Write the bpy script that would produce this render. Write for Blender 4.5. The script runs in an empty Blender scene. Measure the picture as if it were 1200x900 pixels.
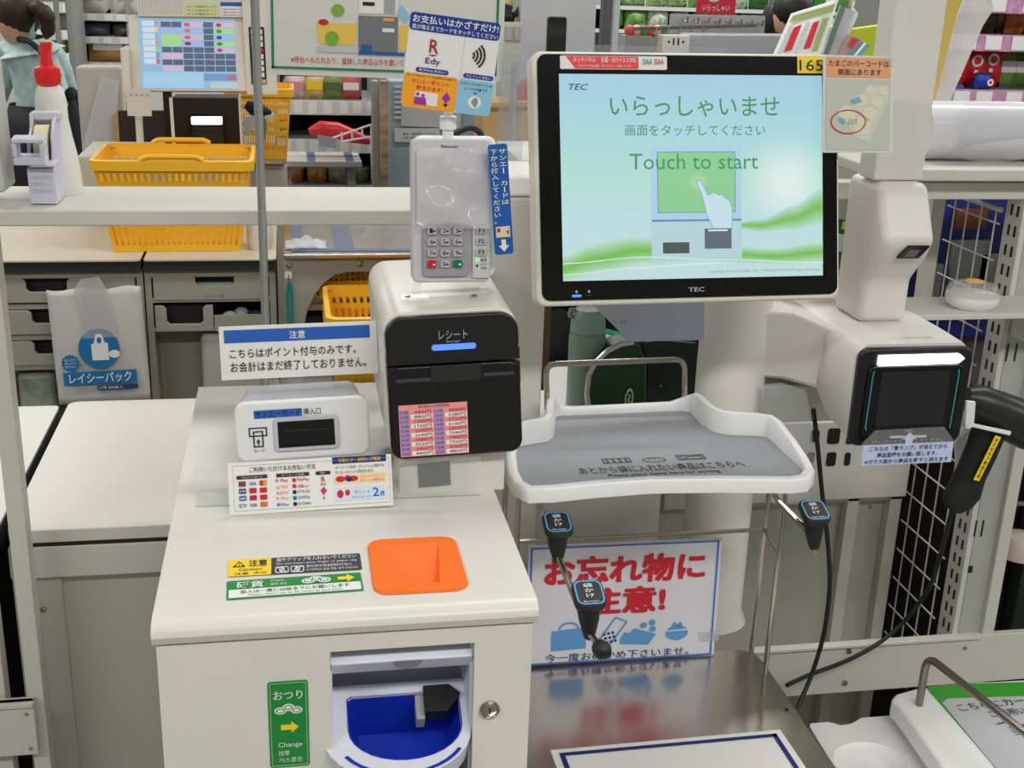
import bpy, bmesh, math, random
from mathutils import Vector, Matrix
random.seed(7)
SC = bpy.context.scene
COL = SC.collection
V = Vector
# ------------------------------------------------------------------ camera
# axes of the shop in the camera (right, away, up), recovered from the photograph's vanishing points
FPX = 1425.63
AX = ((0.98416662, -0.02600398, 0.17532785), (-0.1742919, -0.32181987, 0.93062039), (0.03222416, -0.94644375, -0.32125666))
EYE = V((0, 0, 1.5))
cam_data = bpy.data.cameras.new('camera'); cam_data.sensor_width = 36; cam_data.sensor_fit = 'HORIZONTAL'
cam_data.lens = FPX / 1200 * 36; cam_data.clip_start = 0.02; cam_data.clip_end = 60
cam = bpy.data.objects.new('camera', cam_data); COL.objects.link(cam)
cam.matrix_world = Matrix(((AX[0][0], -AX[0][1], -AX[0][2], EYE.x), (AX[1][0], -AX[1][1], -AX[1][2], EYE.y),
                           (AX[2][0], -AX[2][1], -AX[2][2], EYE.z), (0, 0, 0, 1)))
SC.camera = cam
# ------------------------------------------------------------------ world, lights, exposure
SC.view_settings.view_transform = 'Standard'; SC.view_settings.look = 'None'
SC.view_settings.gamma = 1.0; SC.view_settings.use_curve_mapping = False
SC.view_settings.exposure = 0.0
W = bpy.data.worlds.new('store_air'); SC.world = W; W.use_nodes = True
W.node_tree.nodes['Background'].inputs[0].default_value = (0.92, 0.97, 1.0, 1)
W.node_tree.nodes['Background'].inputs[1].default_value = 0.30
LIGHT_POWER = 47
def tube_row(x, y, lx, ly, power):
    l = bpy.data.lights.new('ceiling_tube_row', 'AREA'); l.shape = 'RECTANGLE'; l.size = lx; l.size_y = ly
    l.energy = power; l.color = (1.0, 0.99, 0.965)
    o = bpy.data.objects.new('ceiling_tube_row', l); COL.objects.link(o); o.location = (x, y, 3.0)
for yy in (-0.9, 2.3, 5.4, 8.4):
    for xx in (-2.6, 1.2, 5.0):
        tube_row(xx, yy, 2.6, 0.35, LIGHT_POWER * {-0.9: 1.35, 2.3: 0.72}.get(yy, 1.1))

# ------------------------------------------------------------------ helpers
def lin(c):
    return tuple(((x / 255) / 12.92 if x / 255 <= 0.04045 else ((x / 255 + 0.055) / 1.055) ** 2.4) for x in c)
MATS = {}
def M(name, rgb, rough=0.5, metal=0.0, emit=0.0, trans=0.0, alpha=1.0, noise=0.0, scale=30, bump=0.0, stretch=None, ior=1.45, coat=0.0):
    if name in MATS: return MATS[name]
    m = bpy.data.materials.new(name); m.use_nodes = True; nt = m.node_tree; b = nt.nodes['Principled BSDF']
    c = lin(rgb) + (1,)
    b.inputs['Base Color'].default_value = c; b.inputs['Roughness'].default_value = rough; b.inputs['Metallic'].default_value = metal
    b.inputs['Transmission Weight'].default_value = trans; b.inputs['Alpha'].default_value = alpha; b.inputs['IOR'].default_value = ior
    b.inputs['Coat Weight'].default_value = coat
    if emit:
        b.inputs['Emission Color'].default_value = c; b.inputs['Emission Strength'].default_value = emit
        b.inputs['Base Color'].default_value = (0.01, 0.01, 0.01, 1)
    if noise or bump:
        tc = nt.nodes.new('ShaderNodeTexCoord'); mp = nt.nodes.new('ShaderNodeMapping'); nz = nt.nodes.new('ShaderNodeTexNoise')
        nz.inputs['Scale'].default_value = scale; nz.inputs['Detail'].default_value = 5
        if stretch: mp.inputs['Scale'].default_value = stretch
        nt.links.new(tc.outputs['Object'], mp.inputs['Vector']); nt.links.new(mp.outputs['Vector'], nz.inputs['Vector'])
        if noise:
            rp = nt.nodes.new('ShaderNodeValToRGB')
            rp.color_ramp.elements[0].position = 0.3; rp.color_ramp.elements[1].position = 0.7
            rp.color_ramp.elements[0].color = tuple(x * (1 - noise) for x in c[:3]) + (1,)
            rp.color_ramp.elements[1].color = tuple(min(1, x * (1 + noise)) for x in c[:3]) + (1,)
            nt.links.new(nz.outputs['Fac'], rp.inputs['Fac']); nt.links.new(rp.outputs['Color'], b.inputs['Base Color'])
        if bump:
            bp = nt.nodes.new('ShaderNodeBump'); bp.inputs['Strength'].default_value = bump; bp.inputs['Distance'].default_value = 0.002
            nt.links.new(nz.outputs['Fac'], bp.inputs['Height']); nt.links.new(bp.outputs['Normal'], b.inputs['Normal'])
    MATS[name] = m
    return m
def clear(name, tint=(1, 1, 1), amount=0.12, rough=0.05):
    """thin clear plastic sheet: mostly lets light straight through, with a glossy surface"""
    if name in MATS: return MATS[name]
    m = bpy.data.materials.new(name); m.use_nodes = True; nt = m.node_tree
    for nd in list(nt.nodes): nt.nodes.remove(nd)
    out = nt.nodes.new('ShaderNodeOutputMaterial'); t = nt.nodes.new('ShaderNodeBsdfTransparent'); p = nt.nodes.new('ShaderNodeBsdfPrincipled')
    mx = nt.nodes.new('ShaderNodeMixShader'); mx.inputs[0].default_value = amount
    t.inputs['Color'].default_value = tuple(tint) + (1,); p.inputs['Base Color'].default_value = (0.85, 0.86, 0.87, 1); p.inputs['Roughness'].default_value = rough
    nt.links.new(t.outputs[0], mx.inputs[1]); nt.links.new(p.outputs[0], mx.inputs[2]); nt.links.new(mx.outputs[0], out.inputs['Surface'])
    MATS[name] = m
    return m

def ray(px, py):
    c = (px - 600, py - 450, FPX)
    return V([sum(AX[i][k] * c[k] for k in range(3)) for i in range(3)])
def at(px, py, X=None, Y=None, Z=None):
    """the point of the shop seen at a pixel, on a plane X, Y or Z = const"""
    r = ray(px, py)
    if X is not None: t = (X - EYE.x) / r.x
    elif Y is not None: t = (Y - EYE.y) / r.y
    else: t = (Z - EYE.z) / r.z
    return EYE + r * t

class Frame:
    """a flat rectangle in space: u to the right, v down, n out of its front; u and v run 0..1"""
    def __init__(s, o, u, v, w, h):
        s.o = V(o); s.u = V(u).normalized(); v = V(v); s.v = (v - s.u * v.dot(s.u)).normalized(); s.n = s.v.cross(s.u); s.w = w; s.h = h
    def p(s, u, v, n=0): return s.o + s.u * (u * s.w) + s.v * (v * s.h) + s.n * n
    def sub(s, u0, v0, u1, v1, n=0): return Frame(s.p(u0, v0, n), s.u, s.v, (u1 - u0) * s.w, (v1 - v0) * s.h)
def fr(TL, TR, BR, BL, top, bot):
    a, b = at(*TL, **top), at(*TR, **top); c, d = at(*BR, **bot), at(*BL, **bot)
    u = (b - a) + (c - d); v = (d - a) + (c - b); w = ((b - a).length + (c - d).length) / 2; h = ((d - a).length + (c - b).length) / 2
    f = Frame((0, 0, 0), u, v, w, h); ctr = (a + b + c + d) / 4
    f.o = ctr - f.u * (w / 2) - f.v * (h / 2)
    return f

class MB:
    def __init__(s): s.v = []; s.f = []
    def add(s, vs, fs):
        k = len(s.v); s.v += [tuple(x) for x in vs]; s.f += [tuple(i + k for i in f) for f in fs]; return s
    def hexa(s, p): # 8 points: bottom ring then top ring
        return s.add(p, [(3, 2, 1, 0), (4, 5, 6, 7), (0, 1, 5, 4), (1, 2, 6, 5), (2, 3, 7, 6), (3, 0, 4, 7)])
    def box(s, x0, x1, y0, y1, z0, z1):
        return s.hexa([(x0, y0, z0), (x1, y0, z0), (x1, y1, z0), (x0, y1, z0), (x0, y0, z1), (x1, y0, z1), (x1, y1, z1), (x0, y1, z1)])
    def prism(s, pts, vec):
        pts = [V(p) for p in pts]; n = len(pts); vec = V(vec)
        return s.add(pts + [p + vec for p in pts], [tuple(range(n - 1, -1, -1)), tuple(range(n, 2 * n))] + [(i, (i + 1) % n, n + (i + 1) % n, n + i) for i in range(n)])
    def loft(s, rings, cap=True, closed=True):
        n = len(rings[0]); vs = [p for r in rings for p in r]; fs = []
        for k in range(len(rings) - 1):
            for i in range(n if closed else n - 1):
                j = (i + 1) % n; fs.append((k * n + i, k * n + j, (k + 1) * n + j, (k + 1) * n + i))
        if cap: fs += [tuple(range(n - 1, -1, -1)), tuple(range((len(rings) - 1) * n, len(rings) * n))]
        return s.add(vs, fs)
    def fbox(s, f, u0, v0, u1, v1, n0, n1):
        return s.prism([f.p(u0, v0, n0), f.p(u0, v1, n0), f.p(u1, v1, n0), f.p(u1, v0, n0)], f.n * (n1 - n0))
    def slab(s, f, u0, v0, u1, v1, n0, n1, r=0.005, seg=5):
        return s.prism(rrect(f, u0, v0, u1, v1, r, seg, n0), f.n * (n1 - n0))
    def shape(s, f, pts, n0, n1): return s.prism([f.p(a, b, n0) for a, b in pts], f.n * (n1 - n0))
    def cyl(s, a, b, r0, r1=None, seg=16, cap=True):
        a, b = V(a), V(b); r1 = r0 if r1 is None else r1; d = (b - a).normalized(); e = d.orthogonal().normalized(); g = d.cross(e)
        c = [(math.cos(2 * math.pi * i / seg), math.sin(2 * math.pi * i / seg)) for i in range(seg)]
        return s.loft([[a + (e * x + g * y) * r0 for x, y in c], [b + (e * x + g * y) * r1 for x, y in c]], cap)
    def tube(s, pts, r, seg=8, fillet=0.0, cap=True):
        pts = [V(p) for p in pts]
        if fillet:
            q = [pts[0]]; rl = [r[0]] if isinstance(r, (list, tuple)) else None
            for i in range(1, len(pts) - 1):
                a, b, c = pts[i - 1], pts[i], pts[i + 1]; d = min(fillet, (a - b).length * 0.45, (c - b).length * 0.45)
                p0 = b + (a - b).normalized() * d; p2 = b + (c - b).normalized() * d
                for k in range(6):
                    if rl is not None: rl.append(r[i])
                    t = k / 5; q.append(p0 * (1 - t) ** 2 + b * 2 * t * (1 - t) + p2 * t * t)
            pts = q + [pts[-1]]
            if rl is not None: r = rl + [r[-1]]
        rings = []; e = None
        for i, p in enumerate(pts):
            d = (pts[min(i + 1, len(pts) - 1)] - pts[max(i - 1, 0)]).normalized()
            e = d.orthogonal().normalized() if e is None else (e - d * e.dot(d)).normalized()
            g = d.cross(e); rr = r[i] if isinstance(r, (list, tuple)) else r
            rings.append([p + (e * math.cos(2 * math.pi * k / seg) + g * math.sin(2 * math.pi * k / seg)) * rr for k in range(seg)])
        return s.loft(rings, cap)
    def lathe(s, c, prof, seg=24, axis=(0, 0, 1)):
        c = V(c); d = V(axis).normalized(); e = d.orthogonal().normalized(); g = d.cross(e)
        return s.loft([[c + d * z + (e * math.cos(2 * math.pi * i / seg) + g * math.sin(2 * math.pi * i / seg)) * max(r, 1e-5) for i in range(seg)] for r, z in prof])
    def ell(s, c, rx, ry, rz, seg=12, rings=8, rot=None):
        c = V(c); R = []
        for k in range(rings + 1):
            a = math.pi * k / rings - math.pi / 2; cr = max(math.cos(a), 0.001); row = []
            for i in range(seg):
                t = 2 * math.pi * i / seg; p = V((rx * cr * math.cos(t), ry * cr * math.sin(t), rz * math.sin(a)))
                if rot: p.rotate(rot)
                row.append(c + p)
            R.append(row)
        return s.loft(R)
    def build(s, name, mat, parent=None, bevel=0.0, smooth=False, seg=2, sub=0, solid=0.0, ang=35):
        me = bpy.data.meshes.new(name); me.from_pydata(s.v, [], s.f); me.update()
        bm = bmesh.new(); bm.from_mesh(me); bmesh.ops.recalc_face_normals(bm, faces=bm.faces); bm.to_mesh(me); bm.free()
        if mat: me.materials.append(mat)
        if smooth or bevel:
            me.shade_smooth(); me.set_sharp_from_angle(angle=math.radians(ang))
        o = bpy.data.objects.new(name, me); COL.objects.link(o); par(o, parent)
        if solid:
            md = o.modifiers.new('solid', 'SOLIDIFY'); md.thickness = solid; md.offset = 0
        if bevel:
            md = o.modifiers.new('bevel', 'BEVEL'); md.width = bevel; md.segments = seg; md.limit_method = 'ANGLE'; md.angle_limit = math.radians(40); md.harden_normals = True
        if sub:
            md = o.modifiers.new('sub', 'SUBSURF'); md.levels = sub; md.render_levels = sub
        return o
def par(o, parent):
    if parent is not None:
        o.parent = parent
        if parent.type == 'EMPTY': o.matrix_parent_inverse = Matrix.Translation(-V(parent.location))
def rrect(f, u0, v0, u1, v1, r, seg=5, n=0):
    x0, x1, y0, y1 = u0 * f.w, u1 * f.w, v0 * f.h, v1 * f.h; r = min(r, abs(x1 - x0) / 2.01, abs(y1 - y0) / 2.01); out = []
    for cx, cy, a0 in ((x0 + r, y0 + r, 270), (x0 + r, y1 - r, 180), (x1 - r, y1 - r, 90), (x1 - r, y0 + r, 0)):
        for k in range(seg + 1):
            a = math.radians(a0 - 90 * k / seg)
            out.append(f.o + f.u * (cx + r * math.cos(a)) + f.v * (cy + r * math.sin(a)) + f.n * n)
    return out
def tag(o, label, cat, group=None, kind=None):
    o['label'] = label; o['category'] = cat
    if group: o['group'] = group
    if kind: o['kind'] = kind
    return o
def thing(name, label, cat, loc=(0, 0, 0), group=None):
    o = bpy.data.objects.new(name, None); COL.objects.link(o); o.location = loc; o.empty_display_size = 0.02
    return tag(o, label, cat, group)
def struct(o): o['kind'] = 'structure'; return o
def lab(o, label): o['label'] = label; return o
# flat print on a frame
def patch(f, u0, v0, u1, v1, mat, parent, name='printed_patch', n=0.0006, r=0.0, seg=4):
    m = MB()
    pts = rrect(f, u0, v0, u1, v1, r, seg, n) if r else [f.p(u0, v0, n), f.p(u0, v1, n), f.p(u1, v1, n), f.p(u1, v0, n)]
    m.add(pts, [tuple(range(len(pts)))])
    return m.build(name, mat, parent)
def ink(f, polys, mat, parent, name='printed_mark', n=0.0009):
    m = MB()
    for pl in polys: m.add([f.p(a, b, n) for a, b in pl], [tuple(range(len(pl)))])
    return m.build(name, mat, parent)
def disc(cx, cy, rx, ry, k=16, a0=0, a1=360):
    return [(cx + rx * math.cos(math.radians(a0 + (a1 - a0) * i / k)), cy + ry * math.sin(math.radians(a0 + (a1 - a0) * i / k))) for i in range(k + (0 if a1 - a0 == 360 else 1))]
def stroke(pts, w, aspect=1.0):
    """a polyline in u,v as quads of width w (v units scaled by aspect)"""
    out = []
    for (x0, y0), (x1, y1) in zip(pts[:-1], pts[1:]):
        dx, dy = (x1 - x0) * aspect, (y1 - y0); L = math.hypot(dx, dy) or 1; nx, ny = -dy / L * w / 2, dx / L * w / 2
        out.append([(x0 + nx / aspect, y0 + ny), (x1 + nx / aspect, y1 + ny), (x1 - nx / aspect, y1 - ny), (x0 - nx / aspect, y0 - ny)])
    return out
def box_line(u0, v0, u1, v1, w, aspect=1.0):
    wu = w / aspect
    return [[(u0, v0), (u1, v0), (u1, v0 + w), (u0, v0 + w)], [(u0, v1 - w), (u1, v1 - w), (u1, v1), (u0, v1)],
            [(u0, v0), (u0 + wu, v0), (u0 + wu, v1), (u0, v1)], [(u1 - wu, v0), (u1, v0), (u1, v1), (u1 - wu, v1)]]
_font = {}
def glyphs(s, bold):
    k = (s, bold)
    if k not in _font:
        c = bpy.data.curves.new('lettering', 'FONT'); c.body = s; c.resolution_u = 2; c.offset = bold
        o = bpy.data.objects.new('lettering', c); me = bpy.data.meshes.new_from_object(o)
        _font[k] = ([v.co.copy() for v in me.vertices], [tuple(p.vertices) for p in me.polygons])
        bpy.data.objects.remove(o); bpy.data.curves.remove(c); bpy.data.meshes.remove(me)
    return _font[k]
def text(s, f, u0, v0, u1, v1, mat, parent, bold=0.0, n=0.0010, vertical=False, name='lettering', slant=0.0):
    """lettering stretched to fill the rectangle u0..u1, v0..v1 of a frame"""
    bold = min(bold * 0.5, 0.013)
    m = MB()
    if vertical:
        k = len(s)
        for i, ch in enumerate(s):
            if ch == ' ': continue
            vs, fs = glyphs(ch, bold); 
            if not vs: continue
            a, b = v0 + (v1 - v0) * i / k, v0 + (v1 - v0) * (i + 0.9) / k
            if ch == 'ー': # the long mark stands upright in vertical writing
                m.add([f.p(u0 + (u1 - u0) * x, y, n) for x, y in ((0.43, a), (0.43, b), (0.57, b), (0.57, a))], [(0, 1, 2, 3)]); continue
            for v in vs: pass
            m.add([f.p(u0 + (u1 - u0) * v.x, a + (b - a) * (0.85 - v.y), n) for v in vs], fs)
    else:
        vs, fs = glyphs(s, bold)
        if not vs: return None
        x0 = min(v.x for v in vs); x1 = max(v.x for v in vs); y0 = min(v.y for v in vs); y1 = max(v.y for v in vs)
        m.add([f.p(u0 + (u1 - u0) * ((v.x + slant * v.y) - x0) / max(x1 - x0, 1e-6), v1 - (v1 - v0) * (v.y - y0) / max(y1 - y0, 1e-6), n) for v in vs], fs)
    return m.build(name, mat, parent)

# ------------------------------------------------------------------ materials
WHITE = M('warm_white_plastic', (224, 221, 216), 0.35, noise=0.015, scale=8)
LIDW = M('cream_painted_steel', (223, 220, 213), 0.30, noise=0.02, scale=12, bump=0.02)
CREAM = M('cream_shop_fitting_paint', (207, 205, 197), 0.45, noise=0.02, scale=9)
PUREW = M('bright_white_plastic', (236, 236, 236), 0.35)
PAPER = M('white_paper', (236, 236, 234), 0.6)
GREYP = M('grey_plastic', (168, 170, 172), 0.4)
LTGREY = M('light_grey_plastic', (198, 200, 206), 0.4)
BLACK = M('black_plastic', (22, 22, 24), 0.28)
GLOSSB = M('glossy_black_plastic', (10, 10, 12), 0.12)
SOFTB = M('soft_black_rubber', (26, 27, 29), 0.5)
CHROME = M('polished_steel_wire', (190, 182, 170), 0.18, 1.0)
STEEL = M('brushed_stainless_steel', (196, 190, 183), 0.2, 1.0, noise=0.04, scale=60, stretch=(18, 1, 1))
ORANGE = M('orange_plastic', (255, 116, 22), 0.5)
BLUEP = M('blue_plastic', (22, 52, 178), 0.3)
YELLOW = M('yellow_basket_plastic', (246, 188, 40), 0.45)
INK = M('black_ink', (30, 30, 32), 0.6)
NAVY = M('navy_ink', (28, 38, 110), 0.6)
BLUE = M('blue_ink', (36, 96, 190), 0.55)
SKYB = M('light_blue_ink', (146, 200, 230), 0.55)
RED = M('red_ink', (206, 30, 52), 0.55)
GREEN = M('green_ink', (30, 138, 60), 0.5)
DGREEN = M('dark_green_ink', (20, 110, 62), 0.5)
YEL = M('yellow_ink', (250, 214, 40), 0.5)
ORINK = M('orange_ink', (250, 168, 40), 0.55)
PURP = M('purple_ink', (160, 50, 160), 0.55)
PINK = M('pink_ink', (236, 150, 150), 0.55)
TAN = M('tan_ink', (226, 160, 116), 0.55)
CLEAR = clear('clear_acrylic', (0.97, 0.98, 0.98), 0.10)
FILM = clear('clear_plastic_film', (0.93, 0.93, 0.95), 0.22, 0.12)
MILKY = clear('milky_plastic_film', (0.85, 0.85, 0.87), 0.55, 0.25)
CARD = M('cardboard', (196, 160, 108), 0.8, noise=0.06, scale=14)
# ================================================================== the setting
FLOORM = M('grey_vinyl_floor', (128, 126, 118), 0.35, noise=0.05, scale=6)
m = MB(); m.box(-7, 8, -4, 11, -0.05, 0.0); struct(m.build('floor', FLOORM))
m = MB(); m.box(-7, 8, -4, 11, 3.2, 3.25); struct(m.build('ceiling', M('ceiling_board', (235, 235, 230), 0.8)))
WALLM = M('store_wall_paint', (214, 214, 206), 0.7)
m = MB(); m.box(-7, 8, 11, 11.1, 0, 3.2); struct(m.build('wall_back', WALLM))
m = MB(); m.box(-7.1, -7, -4, 11, 0, 3.2); struct(m.build('wall_left', WALLM))
m = MB(); m.box(8, 8.1, -4, 11, 0, 3.2); struct(m.build('wall_right', WALLM))
m = MB(); m.box(-7, 8, -4.1, -4, 0, 3.2); struct(m.build('wall_front', WALLM))

# ================================================================== the cash machine (main body of the self checkout)
KX0, KX1, KY = -0.124, 0.207, 0.956
LZ = 0.962
kiosk = thing('cash_machine', 'cream steel self-checkout cash machine with orange coin chute on its lid', 'cash machine', (0.04, 1.2, 0))
hx0, hx1, hz0, hz1 = 0.024, 0.154, 0.745, 0.923       # opening for the change tray
m = MB()
m.box(KX0, hx0, KY, KY + 0.012, 0.02, 0.940); m.box(hx1, KX1, KY, KY + 0.012, 0.02, 0.940)
m.box(hx0, hx1, KY, KY + 0.012, hz1, 0.940); m.box(hx0, hx1, KY, KY + 0.012, 0.02, hz0)
front = m.build('front_door', LIDW, kiosk)
m = MB(); m.box(KX0, KX0 + 0.01, KY + 0.012, 1.575, 0.02, 0.94); m.box(KX1 - 0.01, KX1, KY + 0.012, 1.575, 0.02, 0.94); m.box(KX0, KX1, 1.565, 1.575, 0.02, 0.94)
m.box(KX0 + 0.01, KX1 - 0.01, KY + 0.14, 1.565, 0.02, 0.9)
m.build('body', LIDW, kiosk)
m = MB(); m.box(KX0 + 0.01, KX1 - 0.01, KY + 0.03, 1.55, 0.0, 0.02); m.build('plinth', SOFTB, kiosk)
# lid with rounded front edge and an opening for the chute
cx0, cx1, cy0, cy1 = 0.072, 0.147, 0.992, 1.080
prof = [(KY - 0.003, 0.9425), (KY - 0.006, 0.950)]
for k in range(7):
    a = math.radians(180 - 90 * k / 6); prof.append((KY + 0.010 + 0.016 * math.cos(a), LZ - 0.012 + 0.012 * math.sin(a)))
LX0, LX1 = KX0 - 0.003, KX1 + 0.004
m = MB()
back = [(1.58, LZ), (1.58, 0.9425)]
for a, b in ((LX0, cx0), (cx1, LX1)): m.prism([(a, y, z) for y, z in prof + back], (b - a, 0, 0))
m.prism([(cx0, y, z) for y, z in prof + [(cy0, LZ), (cy0, 0.9425)]], (cx1 - cx0, 0, 0)); m.box(cx0, cx1, cy1, 1.58, 0.9425, LZ)
lid = m.build('lid', LIDW, kiosk, smooth=True, ang=28)
# orange coin chute
cf = Frame((0.066, 1.091, LZ + 0.0005), (1, 0, 0), (0, -1, 0), 0.086, 0.108)
outer = rrect(cf, 0, 0, 1, 1, 0.014, 6, 0.0025); base = rrect(cf, -0.01, -0.01, 1.01, 1.01, 0.015, 6, 0.0)
far_l, far_r, nr_r, nr_l = cf.p(0.16, 0.14, 0.0025), cf.p(0.80, 0.12, 0.0025), cf.p(0.70, 0.88, 0.0025), cf.p(0.38, 0.89, 0.0025)
deep_l, deep_r = cf.p(0.38, 0.885, -0.018), cf.p(0.70, 0.875, -0.018)
m = MB(); m.loft([base, outer], cap=False)
n = len(outer); tr = [far_l, nr_l, nr_r, far_r]; m.add(outer + tr, [])
q = n // 4; o0 = len(m.v) - n - 4
fs = []
for c in range(4):
    ids = [o0 + c * q + k for k in range(q)]
    for k in range(q - 1): fs.append((ids[k], ids[k + 1], o0 + n + c))
    fs.append((ids[-1], o0 + ((c + 1) * q) % n, o0 + n + (c + 1) % 4, o0 + n + c))
m.f += fs
m.add([far_l, far_r, deep_r, deep_l], [(0, 1, 2, 3)]); m.add([far_l, deep_l, nr_l], [(0, 1, 2)]); m.add([far_r, nr_r, deep_r], [(0, 1, 2)]); m.add([deep_l, deep_r, nr_r, nr_l], [(0, 1, 2, 3)])
chute = lab(m.build('coin_chute', ORANGE, kiosk), 'orange funnel-shaped coin chute')
# stickers on the lid
f = fr((267, 658), (422, 648), (424, 669), (268, 676), dict(Z=LZ), dict(Z=LZ))
st = lab(patch(f, 0, 0, 1, 1, M('charcoal_sticker', (58, 60, 70), 0.5), kiosk, 'caution_sticker', r=0.002), 'yellow and charcoal caution sticker')
patch(f, 0, 0, 0.32, 1, YEL, st, 'yellow_field', n=0.0009, r=0.002)
ink(f, [[(0.03, 0.48), (0.08, 0.12), (0.13, 0.48)]], INK, st, 'warning_triangle', n=0.0012); ink(f, [[(0.052, 0.43), (0.08, 0.2), (0.108, 0.43)]], YEL, st, 'warning_triangle', n=0.0014)
ink(f, [[(0.077, 0.26), (0.083, 0.26), (0.083, 0.4), (0.077, 0.4)]], INK, st, 'exclamation', n=0.0016)
text('注意', f, 0.15, 0.10, 0.29, 0.48, INK, st, 0.03, n=0.0013); text('Caution', f, 0.08, 0.56, 0.25, 0.72, INK, st, n=0.0013); text('注意  주의', f, 0.05, 0.80, 0.28, 0.95, INK, st, n=0.0013)
text('指やクリップを入れないでください', f, 0.36, 0.07, 0.97, 0.30, PAPER, st, 0.01, n=0.0013); text('Do not insert your finger or paper clip', f, 0.36, 0.36, 0.97, 0.52, PAPER, st, n=0.0013)
text('请勿将手指或回形针放入', f, 0.58, 0.58, 0.93, 0.73, PAPER, st, n=0.0013); text('손가락이나 클립 등을 넣지 마십시오', f, 0.58, 0.80, 0.97, 0.94, PAPER, st, n=0.0013)
ink(f, box_line(0.35, 0.58, 0.45, 0.96, 0.05, 7) + box_line(0.465, 0.58, 0.565, 0.96, 0.05, 7) + stroke([(0.36, 0.62), (0.44, 0.92)], 0.05, 7) + stroke([(0.475, 0.92), (0.555, 0.62)], 0.05, 7) + [disc(0.40, 0.77, 0.022, 0.13, 10), disc(0.515, 0.77, 0.022, 0.13, 10)], PAPER, st, 'pictogram', n=0.0012)
f = fr((266, 682), (424, 671), (425, 693), (265, 704), dict(Z=LZ), dict(Z=LZ))
st = lab(patch(f, 0, 0, 1, 1, GREEN, kiosk, 'coin_sticker', r=0.002), 'green coin sticker with yellow arrow')
patch(f, 0.015, 0.50, 0.985, 0.92, PAPER, st, 'white_field', n=0.0009, r=0.001)
text('硬貨', f, 0.07, 0.10, 0.27, 0.45, PAPER, st, 0.03, n=0.0011); text('投入は一度に20枚までにお願いします', f, 0.10, 0.56, 0.90, 0.74, DGREEN, st, 0.02, n=0.0012); text('Please insert up to 20 coins at one time', f, 0.16, 0.79, 0.84, 0.90, DGREEN, st, n=0.0012)
for cx, cy in ((0.60, 0.30), (0.66, 0.20), (0.72, 0.30)): ink(f, [disc(cx, cy, 0.05, 0.14, 16)], PAPER, st, 'coin_picture', n=0.001 + cx * 0.0003); ink(f, [disc(cx, cy, 0.035, 0.09, 14)], GREEN, st, 'coin_picture', n=0.0011 + cx * 0.0003); ink(f, [disc(cx, cy, 0.025, 0.06, 12)], PAPER, st, 'coin_picture', n=0.0012 + cx * 0.0003)
ink(f, [[(0.82, 0.2), (0.89, 0.2), (0.89, 0.08), (0.95, 0.28), (0.89, 0.48), (0.89, 0.36), (0.82, 0.36)]], YEL, st, 'arrow', n=0.0012)
text('Coins', f, 0.32, 0.10, 0.42, 0.20, PAPER, st); text('硬币 동전', f, 0.32, 0.28, 0.44, 0.40, PAPER, st)
# change sticker on the door
f = fr((312, 799), (360, 796), (364, 896), (318, 900), dict(Y=KY), dict(Y=KY))
st = lab(patch(f, 0, 0, 1, 1, GREEN, kiosk, 'change_sticker', r=0.003), 'green change sticker on the front')
ink(f, box_line(0.05, 0.02, 0.95, 0.98, 0.006, 0.5), M('pale_green_ink', (180, 220, 180), 0.5), st, 'border')
text('おつり', f, 0.14, 0.11, 0.86, 0.21, PAPER, st, 0.01)
for cx, cy in ((0.30, 0.335), (0.5, 0.30), (0.70, 0.335)):
    ink(f, [disc(cx, cy, 0.15, 0.042, 16)], PAPER, st, 'coin_picture', n=0.0009 + cx * 0.0002); ink(f, [disc(cx, cy, 0.11, 0.028, 14)], GREEN, st, 'coin_picture', n=0.001 + cx * 0.0002); ink(f, [disc(cx, cy, 0.08, 0.018, 12)], PAPER, st, 'coin_picture', n=0.0011 + cx * 0.0002)
ink(f, [[(0.3, 0.50), (0.56, 0.50), (0.56, 0.465), (0.74, 0.53), (0.56, 0.595), (0.56, 0.56), (0.3, 0.56)]], YEL, st, 'arrow')
text('Change', f, 0.22, 0.705, 0.82, 0.775, PAPER, st); text('找零', f, 0.22, 0.80, 0.50, 0.86, PAPER, st); text('거스름돈', f, 0.22, 0.885, 0.82, 0.94, PAPER, st)
# lock
c = at(573.5, 831, Y=KY)
m = MB(); m.lathe(c, [(0.0095, 0), (0.0095, 0.002), (0.0075, 0.0035), (0.007, 0.0025), (0.006, 0.003), (0.0, 0.003)], 24, (0, -1, 0)); lk = m.build('lock', CHROME, kiosk, smooth=True)
m = MB(); m.box(c.x - 0.0008, c.x + 0.0008, c.y - 0.0034, c.y - 0.003, c.z - 0.003, c.z + 0.003); m.build('keyhole', INK, lk)
# change tray
tray = MB()
TRAYW = M('cool_white_tray_plastic', (222, 224, 236), 0.35)
m = MB(); m.box(hx0, hx1, KY + 0.085, KY + 0.09, hz0, hz1); m.box(hx0, hx0 + 0.002, KY + 0.012, KY + 0.085, hz0, hz1); m.box(hx1 - 0.002, hx1, KY + 0.012, KY + 0.085, hz0, hz1); m.box(hx0 + 0.002, hx1 - 0.002, KY + 0.012, KY + 0.085, hz1 - 0.002, hz1)
tr_ = m.build('change_tray', TRAYW, kiosk)
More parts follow.
